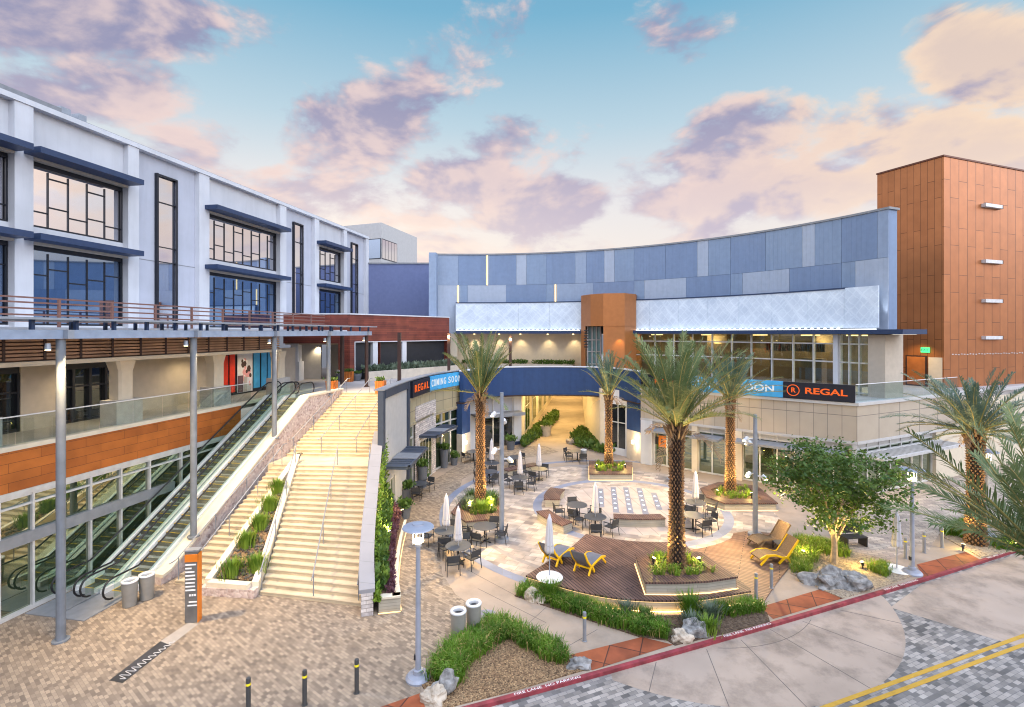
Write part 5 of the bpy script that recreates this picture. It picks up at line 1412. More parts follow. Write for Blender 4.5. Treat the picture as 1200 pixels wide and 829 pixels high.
def make_umbrella():
    t = thing('closed_umbrella', 'closed umbrella', 'umbrella')
    MB().cyl((0, 0), .022, .02, 2.42, n=10).build('pole', M_lampgrey, t)
    m = MB(); n = 32; prof = [(.05, 2.36), (.085, 2.25), (.11, 1.9), (.135, 1.45), (.16, 1.08), (.155, .98), (.06, .96)]
    v = []
    for i, (r, z) in enumerate(prof):
        for k in range(n):
            a = 2 * math.pi * k / n; fold = 1 + .26 * math.cos(7 * a + i * .3) * (1 if k % 3 else .8) * min(1, i / 2)
            v.append((r * fold * math.cos(a), r * fold * math.sin(a), z + (.03 * math.cos(8 * a) if i > 3 else 0)))
    f = [(i * n + k, i * n + (k + 1) % n, (i + 1) * n + (k + 1) % n, (i + 1) * n + k) for i in range(len(prof) - 1) for k in range(n)]
    f.append(tuple(range(n))); m.add(v, f); c = m.build('canopy', M_umb, t, smooth=True)
    MB().lathe([(0, 2.47), (.03, 2.45), (.035, 2.40), (.05, 2.36)], n=10).build('finial', M_umb, t, smooth=True)
    MB().lathe([(.165, 1.28), (.168, 1.24)], n=24).build('tie_strap', mk('strap_grey', (0.4, 0.39, 0.4, 1), .8), c)
    b = MB().lathe([(0, .10), (.05, .10), (.06, .05), (.20, .045), (.23, .0)], n=24).build('base', M_black, t)
    return t
CH, TB, UM = make_chair(), make_table(), make_umbrella()
tabs = [
    (537, 640, 1, 'nearest the tall bins', 20, 4), (523, 622, 1, 'left of the first palm planter', 50, 4), (568, 617, 0, 'before the first palm planter', 35, 4),
    (490.5, 567, 0, 'by the curved shopfront pots', 30, 3), (555, 529.5, 0, 'beside the left wall lamp', 0, 2), (576, 543, 1, 'behind the first palm trunk', 45, 3),
    (573.5, 553, 0, 'half hidden by the first trunk', 70, 3), (604.5, 536, 0, 'behind the far straight bench', 40, 3), (609.4, 560, 1, 'before the far straight bench', 35, 4),
    (631.7, 550, 1, 'right of the far straight bench', 20, 3), (676.6, 529, 0, 'at the passage mouth', 80, 3), (676, 592, 0, 'beside the short curved bench', 40, 4),
    (697.6, 606, 1, 'left of the front bench', 25, 4), (812, 604, 0, 'right of the big trunk, nearer', 50, 4), (815, 589, 1, 'right of the big trunk, farther', 20, 4)]
for i, (x, y, um, where, a0, nch) in enumerate(tabs):
    p = P(x, y, .73); g = 'chairs round the cafe tables'
    place(TB, 'round dark cafe table ' + where, (p.x, p.y, .012), R(a0), 'round cafe tables on the plaza')
    if um: place(UM, 'closed pale umbrella through the table ' + where, (p.x, p.y, .012), R(a0 * 1.7), 'closed umbrellas at the cafe tables')
    for k in range(nch):
        ang = a0 + 45 + k * 360 / (4 if nch > 2 else 2) + random.Random(i * 7 + k).uniform(-20, 20)
        d = .80 + random.Random(i * 5 + k).uniform(-.06, .20)
        c = Vector((p.x + d * math.cos(R(ang)), p.y + d * math.sin(R(ang)), .012))
        sx = 'left' if c.x < p.x else 'right'; sy = 'near' if c.y < p.y else 'far'
        lab = f'armchair at the {sy} {sx} of the table {where}'
        if lab in LABELS: lab = f'armchair at the {sx} side of the table {where}'
        place(CH, lab, tuple(c), R(ang - 90 + random.Random(i * 3 + k).uniform(-22, 22)), g)
# umbrellas on plates: deck, and the far right one by the lamp post
def plate(x, y, z, label):
    p = P(x, y, z); t = copy_tree(UM); t.location = (p.x, p.y, z + .02); tag(t, label, 'umbrella', 'closed umbrellas on round white plates')
    for ch in list(t.children):
        if ch.name.startswith('base'): bpy.data.objects.remove(ch)
    q = MB().lathe([(0, .07), (.07, .07), (.08, .03), (.50, .025), (.52, 0)], n=32).build('base_plate', M_whitepaint, t, world=False)
plate(644, 677, .45, 'closed pale umbrella on a round white plate on the timber deck')
plate(1051, 668, .0, 'closed pale umbrella on a white plate left of the right hand lamp post')

# ---- loungers
def lounger(label, loc, rz, frame, sling, kind):
    t = thing('sun_lounger', label, 'lounger', loc, rz, 'sun loungers on the timber decks')
    if kind == 'chair':
        prof = [(-.95, .30), (-.62, .40), (-.15, .36), (.25, .30), (.55, .60), (.78, .98)]
    else:
        prof = [(-1.0, .28), (-.70, .42), (-.25, .40), (.15, .26), (.30, .28), (.62, .68), (.85, .98)]
    w = .33
    def surf(off, th, ww):
        m = MB()
        for (a, za), (b, zb) in zip(prof[:-1], prof[1:]):
            m.add([(-ww, a, za + off), (ww, a, za + off), (ww, b, zb + off), (-ww, b, zb + off), (-ww, a, za + off - th), (ww, a, za + off - th), (ww, b, zb + off - th), (-ww, b, zb + off - th)],
                  [(0, 1, 2, 3), (4, 7, 6, 5), (0, 4, 5, 1), (1, 5, 6, 2), (2, 6, 7, 3), (3, 7, 4, 0)])
        return m
    surf(.02, .035, w - .03).build('seat', sling, t, world=False)
    for s in (-1, 1):
        m = MB()
        for (a, za), (b, zb) in zip(prof[:-1], prof[1:]):
            m.beam((s * w, a, za), (s * w, b, zb), .045, .075)
        i = 3
        m.beam((s * w, -.62, .38), (s * w, -.98, 0.03), .05, .08); m.beam((s * w, .18, .28), (s * w, -.10 if kind != 'chair' else .02, .03), .05, .09); m.beam((s * w, .28, .30), (s * w, .48, .03), .05, .09)
        m.build('side_frame', frame, t, world=False)
    for y_, z_ in ((.30, .24), (-.72, .30)): MB().beam((-w, y_, z_), (w, y_, z_), .04, .06).build('cross_bar', frame, t, world=False)
    return t
def deckp(x, y, z): p = P(x, y, z); return (p.x, p.y, z)
lounger('yellow framed lounger on the deck, half behind the closed umbrella', deckp(651, 658, .45), R(143), M_yellow, M_greysling, 'chair')
lounger('yellow framed lounger on the deck, right of the small dark table', deckp(688, 668, .45), R(143), M_yellow, M_greysling, 'chair')
lounger('tan wicker lounger with its back raised, the farther of the tan pair', (12.1, 23.6, .05), R(-74), M_wicker, M_wicker, 'wave')
lounger('tan wicker lounger with a yellow side, nearest the tree bed', (11.5, 21.95, .05), R(-80), M_yellow, M_wicker, 'wave')
def sidetable(label, loc):
    t = thing('side_table', label, 'side table', loc)
    MB().rbox((0, 0, .36), (.5, .5, .03)).build('tabletop', M_tabletop, t, world=False)
    for a in (-1, 1):
        for b in (-1, 1): MB().rbox((a * .21, b * .21, .172), (.035, .035, .344)).build('leg', M_black, t, world=False)
sidetable('small dark side table between the two yellow loungers', deckp(666, 660, .45)); sidetable('small dark side table between the two tan loungers', deckp(914, 645, .05))

# ================================================================ BINS, BOLLARDS, LAMPS, SIGN
def bin_(label, x, y, h=.92, r=.265, mat=None, group=None):
    p = P(x, y); t = thing('trash_bin', label, 'trash bin', (p.x, p.y, .008), 0, group)
    MB().lathe([(0, .0), (r * .80, .0), (r * .82, .03), (r * .97, h - .05), (r * .97, h - .04)], n=28).build('body', mat or M_bin, t, world=False, smooth=True)
    MB().lathe([(r * .99, h - .04), (r * 1.03, h - .02), (r * 1.0, h + .02), (r * .66, h + .02), (r * .62, h - .02), (r * .62, h - .12)], n=28).build('rim', M_binrim, t, world=False, smooth=True)
    MB().lathe([(0, h - .10), (r * .62, h - .10)], n=20).build('opening', M_black, t, world=False)
bin_('tall grey trash bin, nearer the viewer of the pair beside the grass bed', 537, 749)
bin_('tall grey trash bin, the farther of the pair beside the grass bed', 555, 739)
bin_('grey tapered bin, the left one of the pair before the escalators', 152, 710)
bin_('grey tapered bin, the right one of the pair before the escalators', 172, 702)
bin_('slim grey bin by the table at the passage mouth', 684, 540, .85, .24, M_galv)
def bollard(label, x, y, z=.006, lit=False):
    p = P(x, y, z); t = thing('bollard', label, 'bollard', (p.x, p.y, z), 0, 'bollards with a yellow band')
    MB().lathe([(0, 0), (.085, 0), (.085, .01), (.06, .012), (.06, .90), (.055, .93), (0, .94)], n=16).build('post', M_bolldark if not lit else M_midgrey, t, world=False)
    MB().lathe([(.0625, .74), (.0625, .80)], n=16).build('yellow_band', mk('bollard_yellow', (0.75, 0.62, 0.02, 1), .5) if 'bollard_yellow' not in MATS else MATS['bollard_yellow'], t, world=False)
bollard('dark bollard on the left pavers, leftmost of the front three', 291, 836); bollard('dark bollard on the left pavers, middle of the front three', 357, 826); bollard('dark bollard on the left pavers, right of the front three near the lamp post', 418, 812)
bollard('steel bollard alone on the concrete walk before the deck', 685, 751, lit=True); bollard('steel bollard on the low deck, closer to the raised planter', 886, 701, .05, True); bollard('steel bollard on the low deck, closer to the tan loungers', 904, 689, .05, True)
bollard('bollard left of three, beside the right hand lamp post', 1061, 655, lit=True); bollard('bollard in the middle of three at the right hand walk', 1083, 648, lit=True); bollard('bollard right of three, at the edge of the palm bed', 1104, 642, lit=True)
def street_lamp(label, x, y, h, lit=120):
    p = P(x, y); t = thing('street_lamp', label, 'street lamp', (p.x, p.y, 0))
    MB().lathe([(0, .0), (.36, .0), (.36, .05), (.30, .12), (.15, .15), (.14, .26), (.08, .28), (0, .28)], n=24).build('base', M_lampgrey, t, world=False)
    MB().lathe([(.085, .27), (.065, h - .62), (.10, h - .60), (.10, h - .52), (.0, h - .50)], n=14).build('post', M_lampgrey, t, world=False)
    m = MB()
    for k in range(4):
        a = k * math.pi / 2 + .5; m.tube([(.16 * math.cos(a), .16 * math.sin(a), h - .52), (.16 * math.cos(a), .16 * math.sin(a), h - .10)], .018, 6)
    m.build('cage_rods', M_binrim, t, world=False)
    MB().lathe([(0, h - .50), (.13, h - .49), (.17, h - .44), (.10, h - .38), (0, h - .36)], n=16).build('lamp', E_bulb, t, world=False)
    MB().lathe([(0, h - .09), (.40, h - .09), (.46, h - .06), (.44, h - .03), (.17, h + .03), (.16, h + .06), (.0, h + .07)], n=32).build('shade', M_lampgrey, t, world=False)
    MB().rbox((-.08, 0, .62), (.07, .1, .14)).build('access_box', M_black, t, world=False)
    if lit: point((p.x, p.y, h - .27), lit, rad=.12)
street_lamp('disc topped street lamp on the pavers by the grass bed, left', 490, 795, 4.42, 90)
street_lamp('disc topped street lamp behind the red kerb, right of the tree', 1069, 672, 4.35, 90)
street_lamp('disc topped street lamp mostly hidden behind the right hand palm', 1157, 628, 4.2, 60)
def polelamp(label, x, y, ytop, heads):
    p = P(x, y); h = 10 - (ytop - HZ) * p.y / FPX
    t = thing('pole_lamp', label, 'pole lamp', (p.x, p.y, 0))
    MB().lathe([(0, 0), (.34, 0), (.34, .16), (.12, .18), (.11, h * .7), (.085, h), (0, h)], n=16).build('pole', M_poleplaza, t, world=False)
    for zf, dx, dy, pw, tg in heads:
        z = h * zf; d = Vector((dx, dy, 0)).normalized()
        hd = MB().tube([d * .10 + Vector((0, 0, z)), d * .34 + Vector((0, 0, z))], .03, 6)
        hd.tube([d * .30 + Vector((0, 0, z + .06)), d * .46 + Vector((0, 0, z - .10))], [.10, .12], 10)
        o = hd.build('spot_head', M_binrim, t, world=False)
        lens = d * .475 + Vector((0, 0, z - .12)); 
        MB().rbox(tuple(lens), (.15, .15, .05)).build('lens', E_bulb, o, world=False)
        l = Vector((p.x, p.y, 0)) + d * .55 + Vector((0, 0, z - .2))
        spot(l, tg, pw * 1.6, 105, .8, (1, .68, .30), .08)
PWR = 1.0
polelamp('tall grey pole lamp beside the first palm planter', 588, 634, 460, [(.86, -1, -.3, 900, (-5, 24, 0)), (.80, .3, 1, 900, (0, 33, 0)), (.62, -.9, -.6, 700, (-2, 20, 0)), (.55, 1, .1, 900, (5, 25, 0))])
polelamp('slim grey pole lamp behind the big palm trunk', 787, 564, 470, [(.93, -1, -.2, 900, (5, 33, 0)), (.98, .6, -.8, 700, (12, 28, 0))])
polelamp('tall grey pole lamp by the tan loungers', 885, 629, 486, [(.80, -1, .3, 900, (8, 26, 0)), (.76, -.5, 1, 900, (13, 31, 0)), (.52, -1, -.3, 800, (7, 21, 0)), (.5, .8, -.6, 600, (15, 21, 0))])
# brown terrace lamp posts
def tpost(label, x, Y, z0, z1):
    X = (x - CX) / FPX * Y; t = thing('terrace_post', label, 'lamp post', (X, Y, z0))
    MB().rbox((0, 0, (z1 - z0) / 2), (.26, .26, z1 - z0)).build('post', M_bronze, t, world=False)
    MB().rbox((0, 0, .03), (.4, .4, .06)).build('foot', M_bronze, t, world=False)
    MB().rbox((0, -.135, z1 - z0 - .35), (.18, .02, .22)).build('lamp', E_bulb, t, world=False)
    point((X, Y - .3, z1 - .35), 70)
tpost('brown square lamp post at the right corner of the timber pavilion', 526, 46.5, 5.9, 9.95)
tpost('brown square lamp post on the bridge terrace before the cream wall', 598, 44.9, 5.8, 9.75)
X, Y = (468 - 600) / 590 * 41.2, 41.2
t = thing('terrace_post', 'brown square post standing before the stone planter, unlit', 'post', (X, Y, 6)); MB().rbox((0, 0, 2.0), (.26, .26, 4.0)).build('post', M_bronze, t, world=False); MB().rbox((0, 0, .03), (.4, .4, .06)).build('foot', M_bronze, t, world=False)
# directory sign
p = P(226, 728); dsn = thing('directory_sign', 'grey and orange directory pillar at the foot of the stairs', 'sign', (p.x, p.y, .006), R(8))
MB().box(-.20, .20, -.13, .13, 0, 2.45).build('pillar', M_signgrey, dsn, world=False)
MB().box(.202, .232, -.132, .132, 0, 2.36).build('orange_side', M_orange, dsn, world=False)
MB().box(-.21, .24, -.14, .14, 2.452, 2.50).build('cap', M_midgrey, dsn, world=False)
MB().box(-.20, .20, -.142, -.132, 2.10, 2.36).build('orange_header', M_orange, dsn, world=False)
q = MB(); rr = random.Random(2)
for k, w in enumerate((.34, .2, .29, .31, .32, .30, .31, .32)): q.box(-.18, -.18 + w, -.138, -.131, 1.98 - k * .125, 2.03 - k * .125)
for k, w in ((0, .26), (1, .30)): q.box(.19 - w, .19, -.138, -.131, .70 - k * .12, .745 - k * .12)
for k in range(3): q.box(-.06 + k * .08, .0 + k * .08, -.138, -.131, .92, .99)
q.build('listing_lines', M_whitepaint, dsn, world=False)
# orange and grey pots on the upper plaza, pots below
def pot(label, loc, r, h, mat, plant, seed, square=False, name='plant_pot', ph=.5, pn=160, r1=None):
    t = thing(name, label, 'plant pot', loc)
    m = MB()
    if square: m.add([(-r, -r, 0), (r, -r, 0), (r, r, 0), (-r, r, 0)] + [(s * r * 1.12, u * r * 1.12, h) for s, u in ((-1, -1), (1, -1), (1, 1), (-1, 1))], [(3, 2, 1, 0), (4, 5, 6, 7), (0, 1, 5, 4), (1, 2, 6, 5), (2, 3, 7, 6), (3, 0, 4, 7)])
    else: m.lathe([(0, 0), (r * .75, 0), (r1 or r, h * .7), (r, h), (r * .88, h), (r * .86, h - .06), (0, h - .06)], n=24)
    m.build('pot', mat, t, world=False)
    leafmass(lambda q: Vector((q.gauss(0, r * .5), q.gauss(0, r * .5), h - .03 + q.random() * ph * .6)), pn, ph * .5, plant, 'plant', None, seed, .9).parent = t
for i, (x, y, z, mt, lab, sq) in enumerate((
        (389, 461, 6, M_orangepot, 'square orange slatted pot at the head of the stairs, left', True), (446, 461, 6, M_orangepot, 'square orange slatted pot at the head of the stairs, right', True),
        (409, 447.5, 6, M_orangepot, 'square orange pot between two slate pots before the pavilion', True), (400, 447, 6, M_greypot, 'slate bowl pot left of the orange pot before the pavilion', False), (418, 446.5, 6, M_greypot, 'slate bowl pot right of the orange pot before the pavilion', False),
        (518, 436.5, 6, M_orangepot, 'square orange pot at the right end of the timber pavilion', True), (510, 438, 6, M_greypot, 'low slate pot beside the orange pot at the pavilion end', False))):
    Y = 4.0 * FPX / (y - HZ); X = (x - CX) / FPX * Y
    pot(lab, (X, Y, 6.0), .28 if sq else .40, .82 if sq else .6, mt, M_shrub, 50 + i, sq, ph=.3, pn=120)
for i, (x, y, r, h, mt, lab) in enumerate((
        (473, 607, .42, .55, M_greypot, 'wide dark bowl pot at the end of the purple planting bed'), (475, 584, .42, .62, M_greypot, 'wide dark pot under the left shop canopy'),
        (491, 567, .42, .5, M_greypot, 'low dark pot behind the table by the curved shopfront'), (520.5, 548, .34, 1.35, M_greypot, 'tall dark tapered pot right of the curved shop doors'), (495, 571, .34, 1.35, M_greypot, 'tall dark tapered pot left of the curved shop doors'),
        (532, 545, .3, .55, M_greypot, 'small dark round pot beside the tall tapered pots'), (598.5, 527, .4, .75, M_greypot, 'dark pot with spiky leaves at the passage shop corner'), (840, 553, .45, .6, M_greypot, 'dark bowl pot of lime grass before the angled shopfront'),
        (640, 511, .55, 1.0, M_lightpot, 'pale stone planter with a shrub inside the lit passage'))):
    pp = P(x, y); pot(lab, (pp.x, pp.y, .006), r, h, mt, M_shrub if i != 7 else M_liriope, 70 + i, False, ph=.5, pn=190, r1=r * .9)
# dark bench by the tree
pb = P(1000, 640); t = thing('slatted_bench', 'black metal bench behind the tree bed', 'bench', (pb.x, pb.y, .006), R(8))
MB().rbox((0, 0, .45), (1.1, .5, .04)).build('seat', M_black, t, world=False); MB().rbox((0, .26, .72), (1.1, .04, .4)).build('backrest', M_black, t, world=False)
for a in (-.5, .5):
    MB().rbox((a, 0, .22), (.05, .5, .43)).build('leg', M_black, t, world=False)
# ================================================================ PALMS
def frond(m, mr, base, az, el, L, droop, r, nl=58, wl=.42, lw=.0135):
    """one feather leaf: a bending, slightly twisted rib and two ranks of leaflets, some torn off"""
    pts = []; p = Vector(base); e = el; n = 14; st = L / n; tw = r.uniform(-.35, .35); az0 = az
    for i in range(n + 1):
        pts.append(p.copy()); d = Vector((math.cos(az) * math.cos(e), math.sin(az) * math.cos(e), math.sin(e)))
        p = p + d * st; e -= droop / n * (0.25 + 1.5 * (i / n) ** 1.3); az += tw / n
    mr.tube(pts, [.028 * (1 - .85 * i / n) + .004 for i in range(n + 1)], 5)
    roll = r.uniform(-.5, .5); gap = (r.uniform(.3, .95), r.uniform(.03, .09)) if r.random() < .35 else (2, 0)
    side0 = Vector((-math.sin(az0), math.cos(az0), 0))
    for i in range(nl):
        t = .14 + .86 * i / (nl - 1); f = t * n; k = min(int(f), n - 1); c = pts[k].lerp(pts[k + 1], f - k); tg = (pts[min(k + 1, n)] - pts[k]).normalized()
        up = side0.cross(tg).normalized()
        if up.z < 0: up = -up
        side = (side0 * math.cos(roll) + up * math.sin(roll)).normalized(); up = side.cross(tg).normalized()
        if up.z < 0: up = -up
        ll = wl * (math.sin(math.pi * min(1, (t - .10) * .62 + .30)) ** .8) * r.uniform(.72, 1.15)
        if t > .93: ll *= .8
        for s in (-1, 1):
            if abs(t - gap[0]) < gap[1] and s > 0 or r.random() < .04: continue
            d = (side * s * r.uniform(.45, .72) + tg * (.70 + .3 * t) + up * r.uniform(.05, .50)).normalized()
            dn = Vector((0, 0, -1)) * .12 * ll
            w = up.cross(d).normalized() * lw * r.uniform(.8, 1.35)
            a = c; b = c + d * ll * .55; e_ = c + d * ll + dn * r.uniform(.5, 2.6)
            m.add([a - w * .6, a + w * .6, b + w, b - w, e_], [(0, 1, 2, 3), (3, 2, 4)])
def palm(label, loc, hz, rt, nf, L, spread, seed, leafmat, up_lights=(), wl=.42, dead=True, az0=None, lean=(0, 0), trunkvis=True, pw=55, rb=1.15, dr=1.0, low=.03):
    r = random.Random(seed); x, y, z = loc; pw = pw * 3.2
    t = thing('palm_tree', label, 'palm tree', loc)
    H = hz
    tr = MB(); n = 20
    prof = []
    for i in range(n + 1):
        f = i / n; rr_ = rt * (rb - (rb - .92) * min(1, f * 3)) * (1 + .10 * max(0, f - .75) * 4)
        prof.append((rr_ * .86, f * H))
    tr.lathe([(0, 0)] + prof + [(0, H)], n=16)
    core = tr.build('trunk', M_barkgap, t, world=False)
    bt = MB(); rows = int(H / .115)
    for i in range(rows):
        zz = i * H / rows; f = zz / H; rr_ = rt * (rb - (rb - .92) * min(1, f * 3)) * (1 + .10 * max(0, f - .75) * 4)
        nb = 11; big = 1 + .7 * max(0, (f - .80) / .2)
        for k in range(nb):
            a = 2 * math.pi * (k + .5 * (i % 2)) / nb + r.uniform(-.05, .05); c, s = math.cos(a), math.sin(a)
            w = rr_ * 2.5 / nb; o = .06 * r.uniform(.7, 1.4) * big; hh = .14 * r.uniform(.85, 1.15) * big
            tx, ty = -s * w / 2, c * w / 2
            b0 = rr_ * .84
            bt.add([(c * b0 + tx * .2, s * b0 + ty * .2, zz - hh * .35), (c * b0 - tx, s * b0 - ty, zz + hh * .3), (c * (rr_ + o), s * (rr_ + o), zz + hh * .55), (c * b0 + tx, s * b0 + ty, zz + hh * .3), (c * b0, s * b0, zz + hh * .75)],
                   [(0, 1, 2), (0, 2, 3), (1, 4, 2), (3, 2, 4)])
    bt.build('leaf_bases', M_bark, core, world=False, fix=False)
    m = MB(); mr = MB(); ga = 2.39996
    for i in range(nf):
        f = (i + .5) / nf; el = R(85) - (R(85) - R(spread)) * f ** .85 + r.uniform(-.16, .14)
        if r.random() < low: el = R(r.uniform(-12, 22))
        az = i * ga + r.uniform(-.35, .35)
        base = Vector((rt * .35 * math.cos(az), rt * .35 * math.sin(az), H + .02 - .12 * f))
        frond(m, mr, base, az, el, L * r.uniform(.74, 1.08) * (.82 + .18 * math.sin(math.pi * f)), R(28 + 52 * f) * dr * r.uniform(.7, 1.2), r, wl=wl)
    cr = m.build('crown', leafmat, t, world=False, fix=False)
    mr.build('frond_ribs', M_rachis, cr, world=False, fix=False, smooth=True)
    if dead:
        q = MB(); qr = MB()
        for k in range(4):
            a = r.uniform(0, 6.283); frond(q, qr, (rt * .7 * math.cos(a), rt * .7 * math.sin(a), H - .15), a, R(r.uniform(-25, 5)), L * r.uniform(.35, .5), R(70), r, nl=26, wl=wl * .7)
        q.build('dry_fronds', M_deadfrond, t, world=False, fix=False)
        q = MB()
        for k in range(22):
            a = r.uniform(0, 6.283); b = Vector((rt * .9 * math.cos(a), rt * .9 * math.sin(a), H - r.uniform(.0, .55))); L_ = r.uniform(.25, .55)
            e = b + Vector((math.cos(a) * L_ * .5, math.sin(a) * L_ * .5, L_ * .85))
            q.tube([b, e], [.05, .02], 5)
        q.build('cut_stubs', M_deadfrond, core, world=False)
    for (ux, uy, lab) in up_lights:
        tgt = (x + (ux - x) * .12, y + (uy - y) * .12, z + H * .52)
        lamp_spike((ux, uy, z + .02), tgt=tgt, label=lab, pw=pw, size=95)
        spot((ux, uy, z + .42), (x, y, z + H + 1.2), pw * 1.1, 40, .8, (1, .74, .30), .04)
    return t
palm('medium upright palm in the planter left of the tall pole lamp', (-1.74, 27.8, .40), 6.25, .245, 32, 3.6, 52, 1, M_frond, [(-1.1, 27.1, 'garden uplight at the right foot of the left palm'), (-2.3, 27.0, 'garden uplight at the left foot of the left palm')], wl=.44, pw=230, rb=1.3, dr=.55)
palm('medium upright palm in the square planter before the passage', (6.95, 36.2, .40), 5.1, .25, 30, 3.7, 50, 2, M_frondblue, [(5.95, 35.4, 'garden uplight left of the passage palm'), (8.0, 35.5, 'garden uplight right of the passage palm')], wl=.46, pw=230, rb=1.3, dr=.6)
palm('largest palm in the middle of the deck planter', (6.45, 19.75, .86), 5.5, .285, 46, 4.1, 30, 3, M_frond, [(5.55, 19.75, 'bright garden uplight left of the largest palm'), (7.35, 19.75, 'bright garden uplight right of the largest palm'), ], wl=.60, pw=230, rb=1.2, dr=.72)
palm('palm in the angular planter, its crown behind the largest palm', (13.05, 30.1, .40), 5.7, .26, 38, 3.5, 32, 4, M_frondblue, [(12.1, 29.7, 'garden uplight left of the angled shopfront palm'), (13.9, 29.2, 'garden uplight right of the angled shopfront palm')], wl=.48, pw=230, rb=1.3, dr=.75)
palm('thick bluish palm at the far right in the gravel bed by the kerb', (21.9, 23.8, .03), 5.3, .35, 54, 3.6, 2, 5, M_frondblue, [(20.6, 23.0, 'very bright garden uplight left of the far right palm'), (23.3, 23.2, 'garden uplight right of the far right palm')], wl=.46, pw=220, rb=1.25, dr=.85)
palm('near blue green palm reaching in at the right edge', (11.5, 10.5, -.10), 5.2, .36, 46, 3.7, 24, 6, M_frond, (), wl=.54, dr=.55, dead=False, low=0)
# ================================================================ BROADLEAF TREE
def tree(label, loc, seed):
    r = random.Random(seed); t = thing('broadleaf_tree', label, 'tree', loc)
    m = MB(); tips = []
    m.tube([(0, 0, 0), (.05, .02, .7), (.02, .05, 1.5)], [.16, .12, .10], 10)
    for k in range(7):
        a = k * 2 * math.pi / 7 + r.uniform(-.3, .3); rr_ = r.uniform(.9, 1.9); h = r.uniform(2.6, 4.3)
        b0 = Vector((.03, .04, .8 + .09 * k)); md = Vector((rr_ * .45 * math.cos(a), rr_ * .45 * math.sin(a), (h + b0.z) * .52)); tp = Vector((rr_ * math.cos(a), rr_ * math.sin(a), h))
        m.tube([b0, md, tp], [.075, .05, .02], 7); tips.append(tp)
        for j in range(3):
            q = md.lerp(tp, r.uniform(.2, .9)); e = q + Vector((r.uniform(-.7, .7), r.uniform(-.7, .7), r.uniform(.1, .7))); m.tube([q, e], [.028, .01], 5); tips.append(e)
    m.build('trunk', M_treebark, t, world=False)
    lf = MB(); cl = []
    for k in range(230):
        while True:
            v = Vector((r.uniform(-1, 1), r.uniform(-1, 1), r.uniform(-1, 1)))
            if .30 < v.length < 1: break
        q_ = Vector((v.x * 2.75, v.y * 2.5, 3.5 + v.z * 1.75 - .25 * v.x * v.x))
        if noise.noise(q_ * .85 + Vector((4, 1, 7))) > -.16: cl.append(q_)
    for k in range(10500):
        c = cl[k % len(cl)] if k % 5 else tips[k % len(tips)]
        p = c + Vector((r.gauss(0, .21), r.gauss(0, .21), r.gauss(0, .17)))
        d = Vector((r.uniform(-1, 1), r.uniform(-1, 1), r.uniform(-.9, .4))).normalized(); s = d.cross(Vector((r.uniform(-1, 1), r.uniform(-1, 1), 1))).normalized()
        L = r.uniform(.11, .21); w = L * .30
        lf.add([p, p + d * L * .5 - s * w, p + d * L, p + d * L * .5 + s * w], [(0, 1, 2, 3)])
    lf.build('crown', M_treeleaf, t, world=False, fix=False); return t
tb = P(977, 661)
tree('small round crowned green tree in the gravel bed, lit from below', (tb.x, tb.y, .03), 9)
lamp_spike((tb.x + .9, tb.y - .5, .03), tgt=(tb.x + .2, tb.y, 3.5), pw=800, label='garden uplight right of the small green tree', size=85)
lamp_spike((tb.x - 1.0, tb.y + .6, .03), tgt=(tb.x - .2, tb.y, 3.5), pw=750, label='garden uplight left of the small green tree', size=85)
# ================================================================ GRASSES, SHRUBS, ROCKS
def bandpoly(pts, w):
    """strip of width w on the right of a polyline"""
    pts = [Vector(p[:2]) for p in pts]; out = []; inn = []
    for i, p in enumerate(pts):
        d = (pts[min(i + 1, len(pts) - 1)] - pts[max(i - 1, 0)]).normalized(); n = Vector((d.y, -d.x)); inn.append(p + n * w)
    return pts + inn[::-1]
grass_bed('ornamental_grass', bandpoly(PX([(500, 798), (518, 768), (576, 731), (590, 731)]), .95), 9000, .42, M_grass, seed=41)
grass_bed('ornamental_grass', bandpoly(PX([(588, 731), (630, 751), (668, 770)]), .62), 5200, .42, M_grass, seed=42)
grass_bed('ornamental_grass', bandpoly(PX([(781, 750), (745, 744), (690, 727), (640, 709), (606, 699)]), .70), 10500, .40, M_grass, seed=43)
grass_bed('ornamental_grass', PX([(822, 729), (896, 717), (880, 709), (815, 724)]), 2600, .40, M_grass, seed=44)
grass_bed('ornamental_grass', PX([(932, 632), (927, 672), (946, 676), (960, 650), (1000, 656), (985, 641)]), 5000, .40, M_liriope, seed=45)
grass_bed('ornamental_grass', PX([(1018, 672), (1040, 677), (1040, 665), (1022, 664)]), 700, .38, M_liriope, seed=46)
grass_bed('ornamental_grass', PX([(1105, 627), (1130, 613), (1150, 616), (1130, 632)]), 2600, .42, M_grass, seed=47)
grass_bed('ornamental_grass', PX([(1160, 640), (1200, 632), (1200, 646), (1170, 646)]), 1200, .4, M_grass, seed=48)
grass_bed('ornamental_grass', PX([(1192, 645), (1280, 623), (1280, 638), (1230, 650)]), 2500, .5, M_greywood, seed=49)
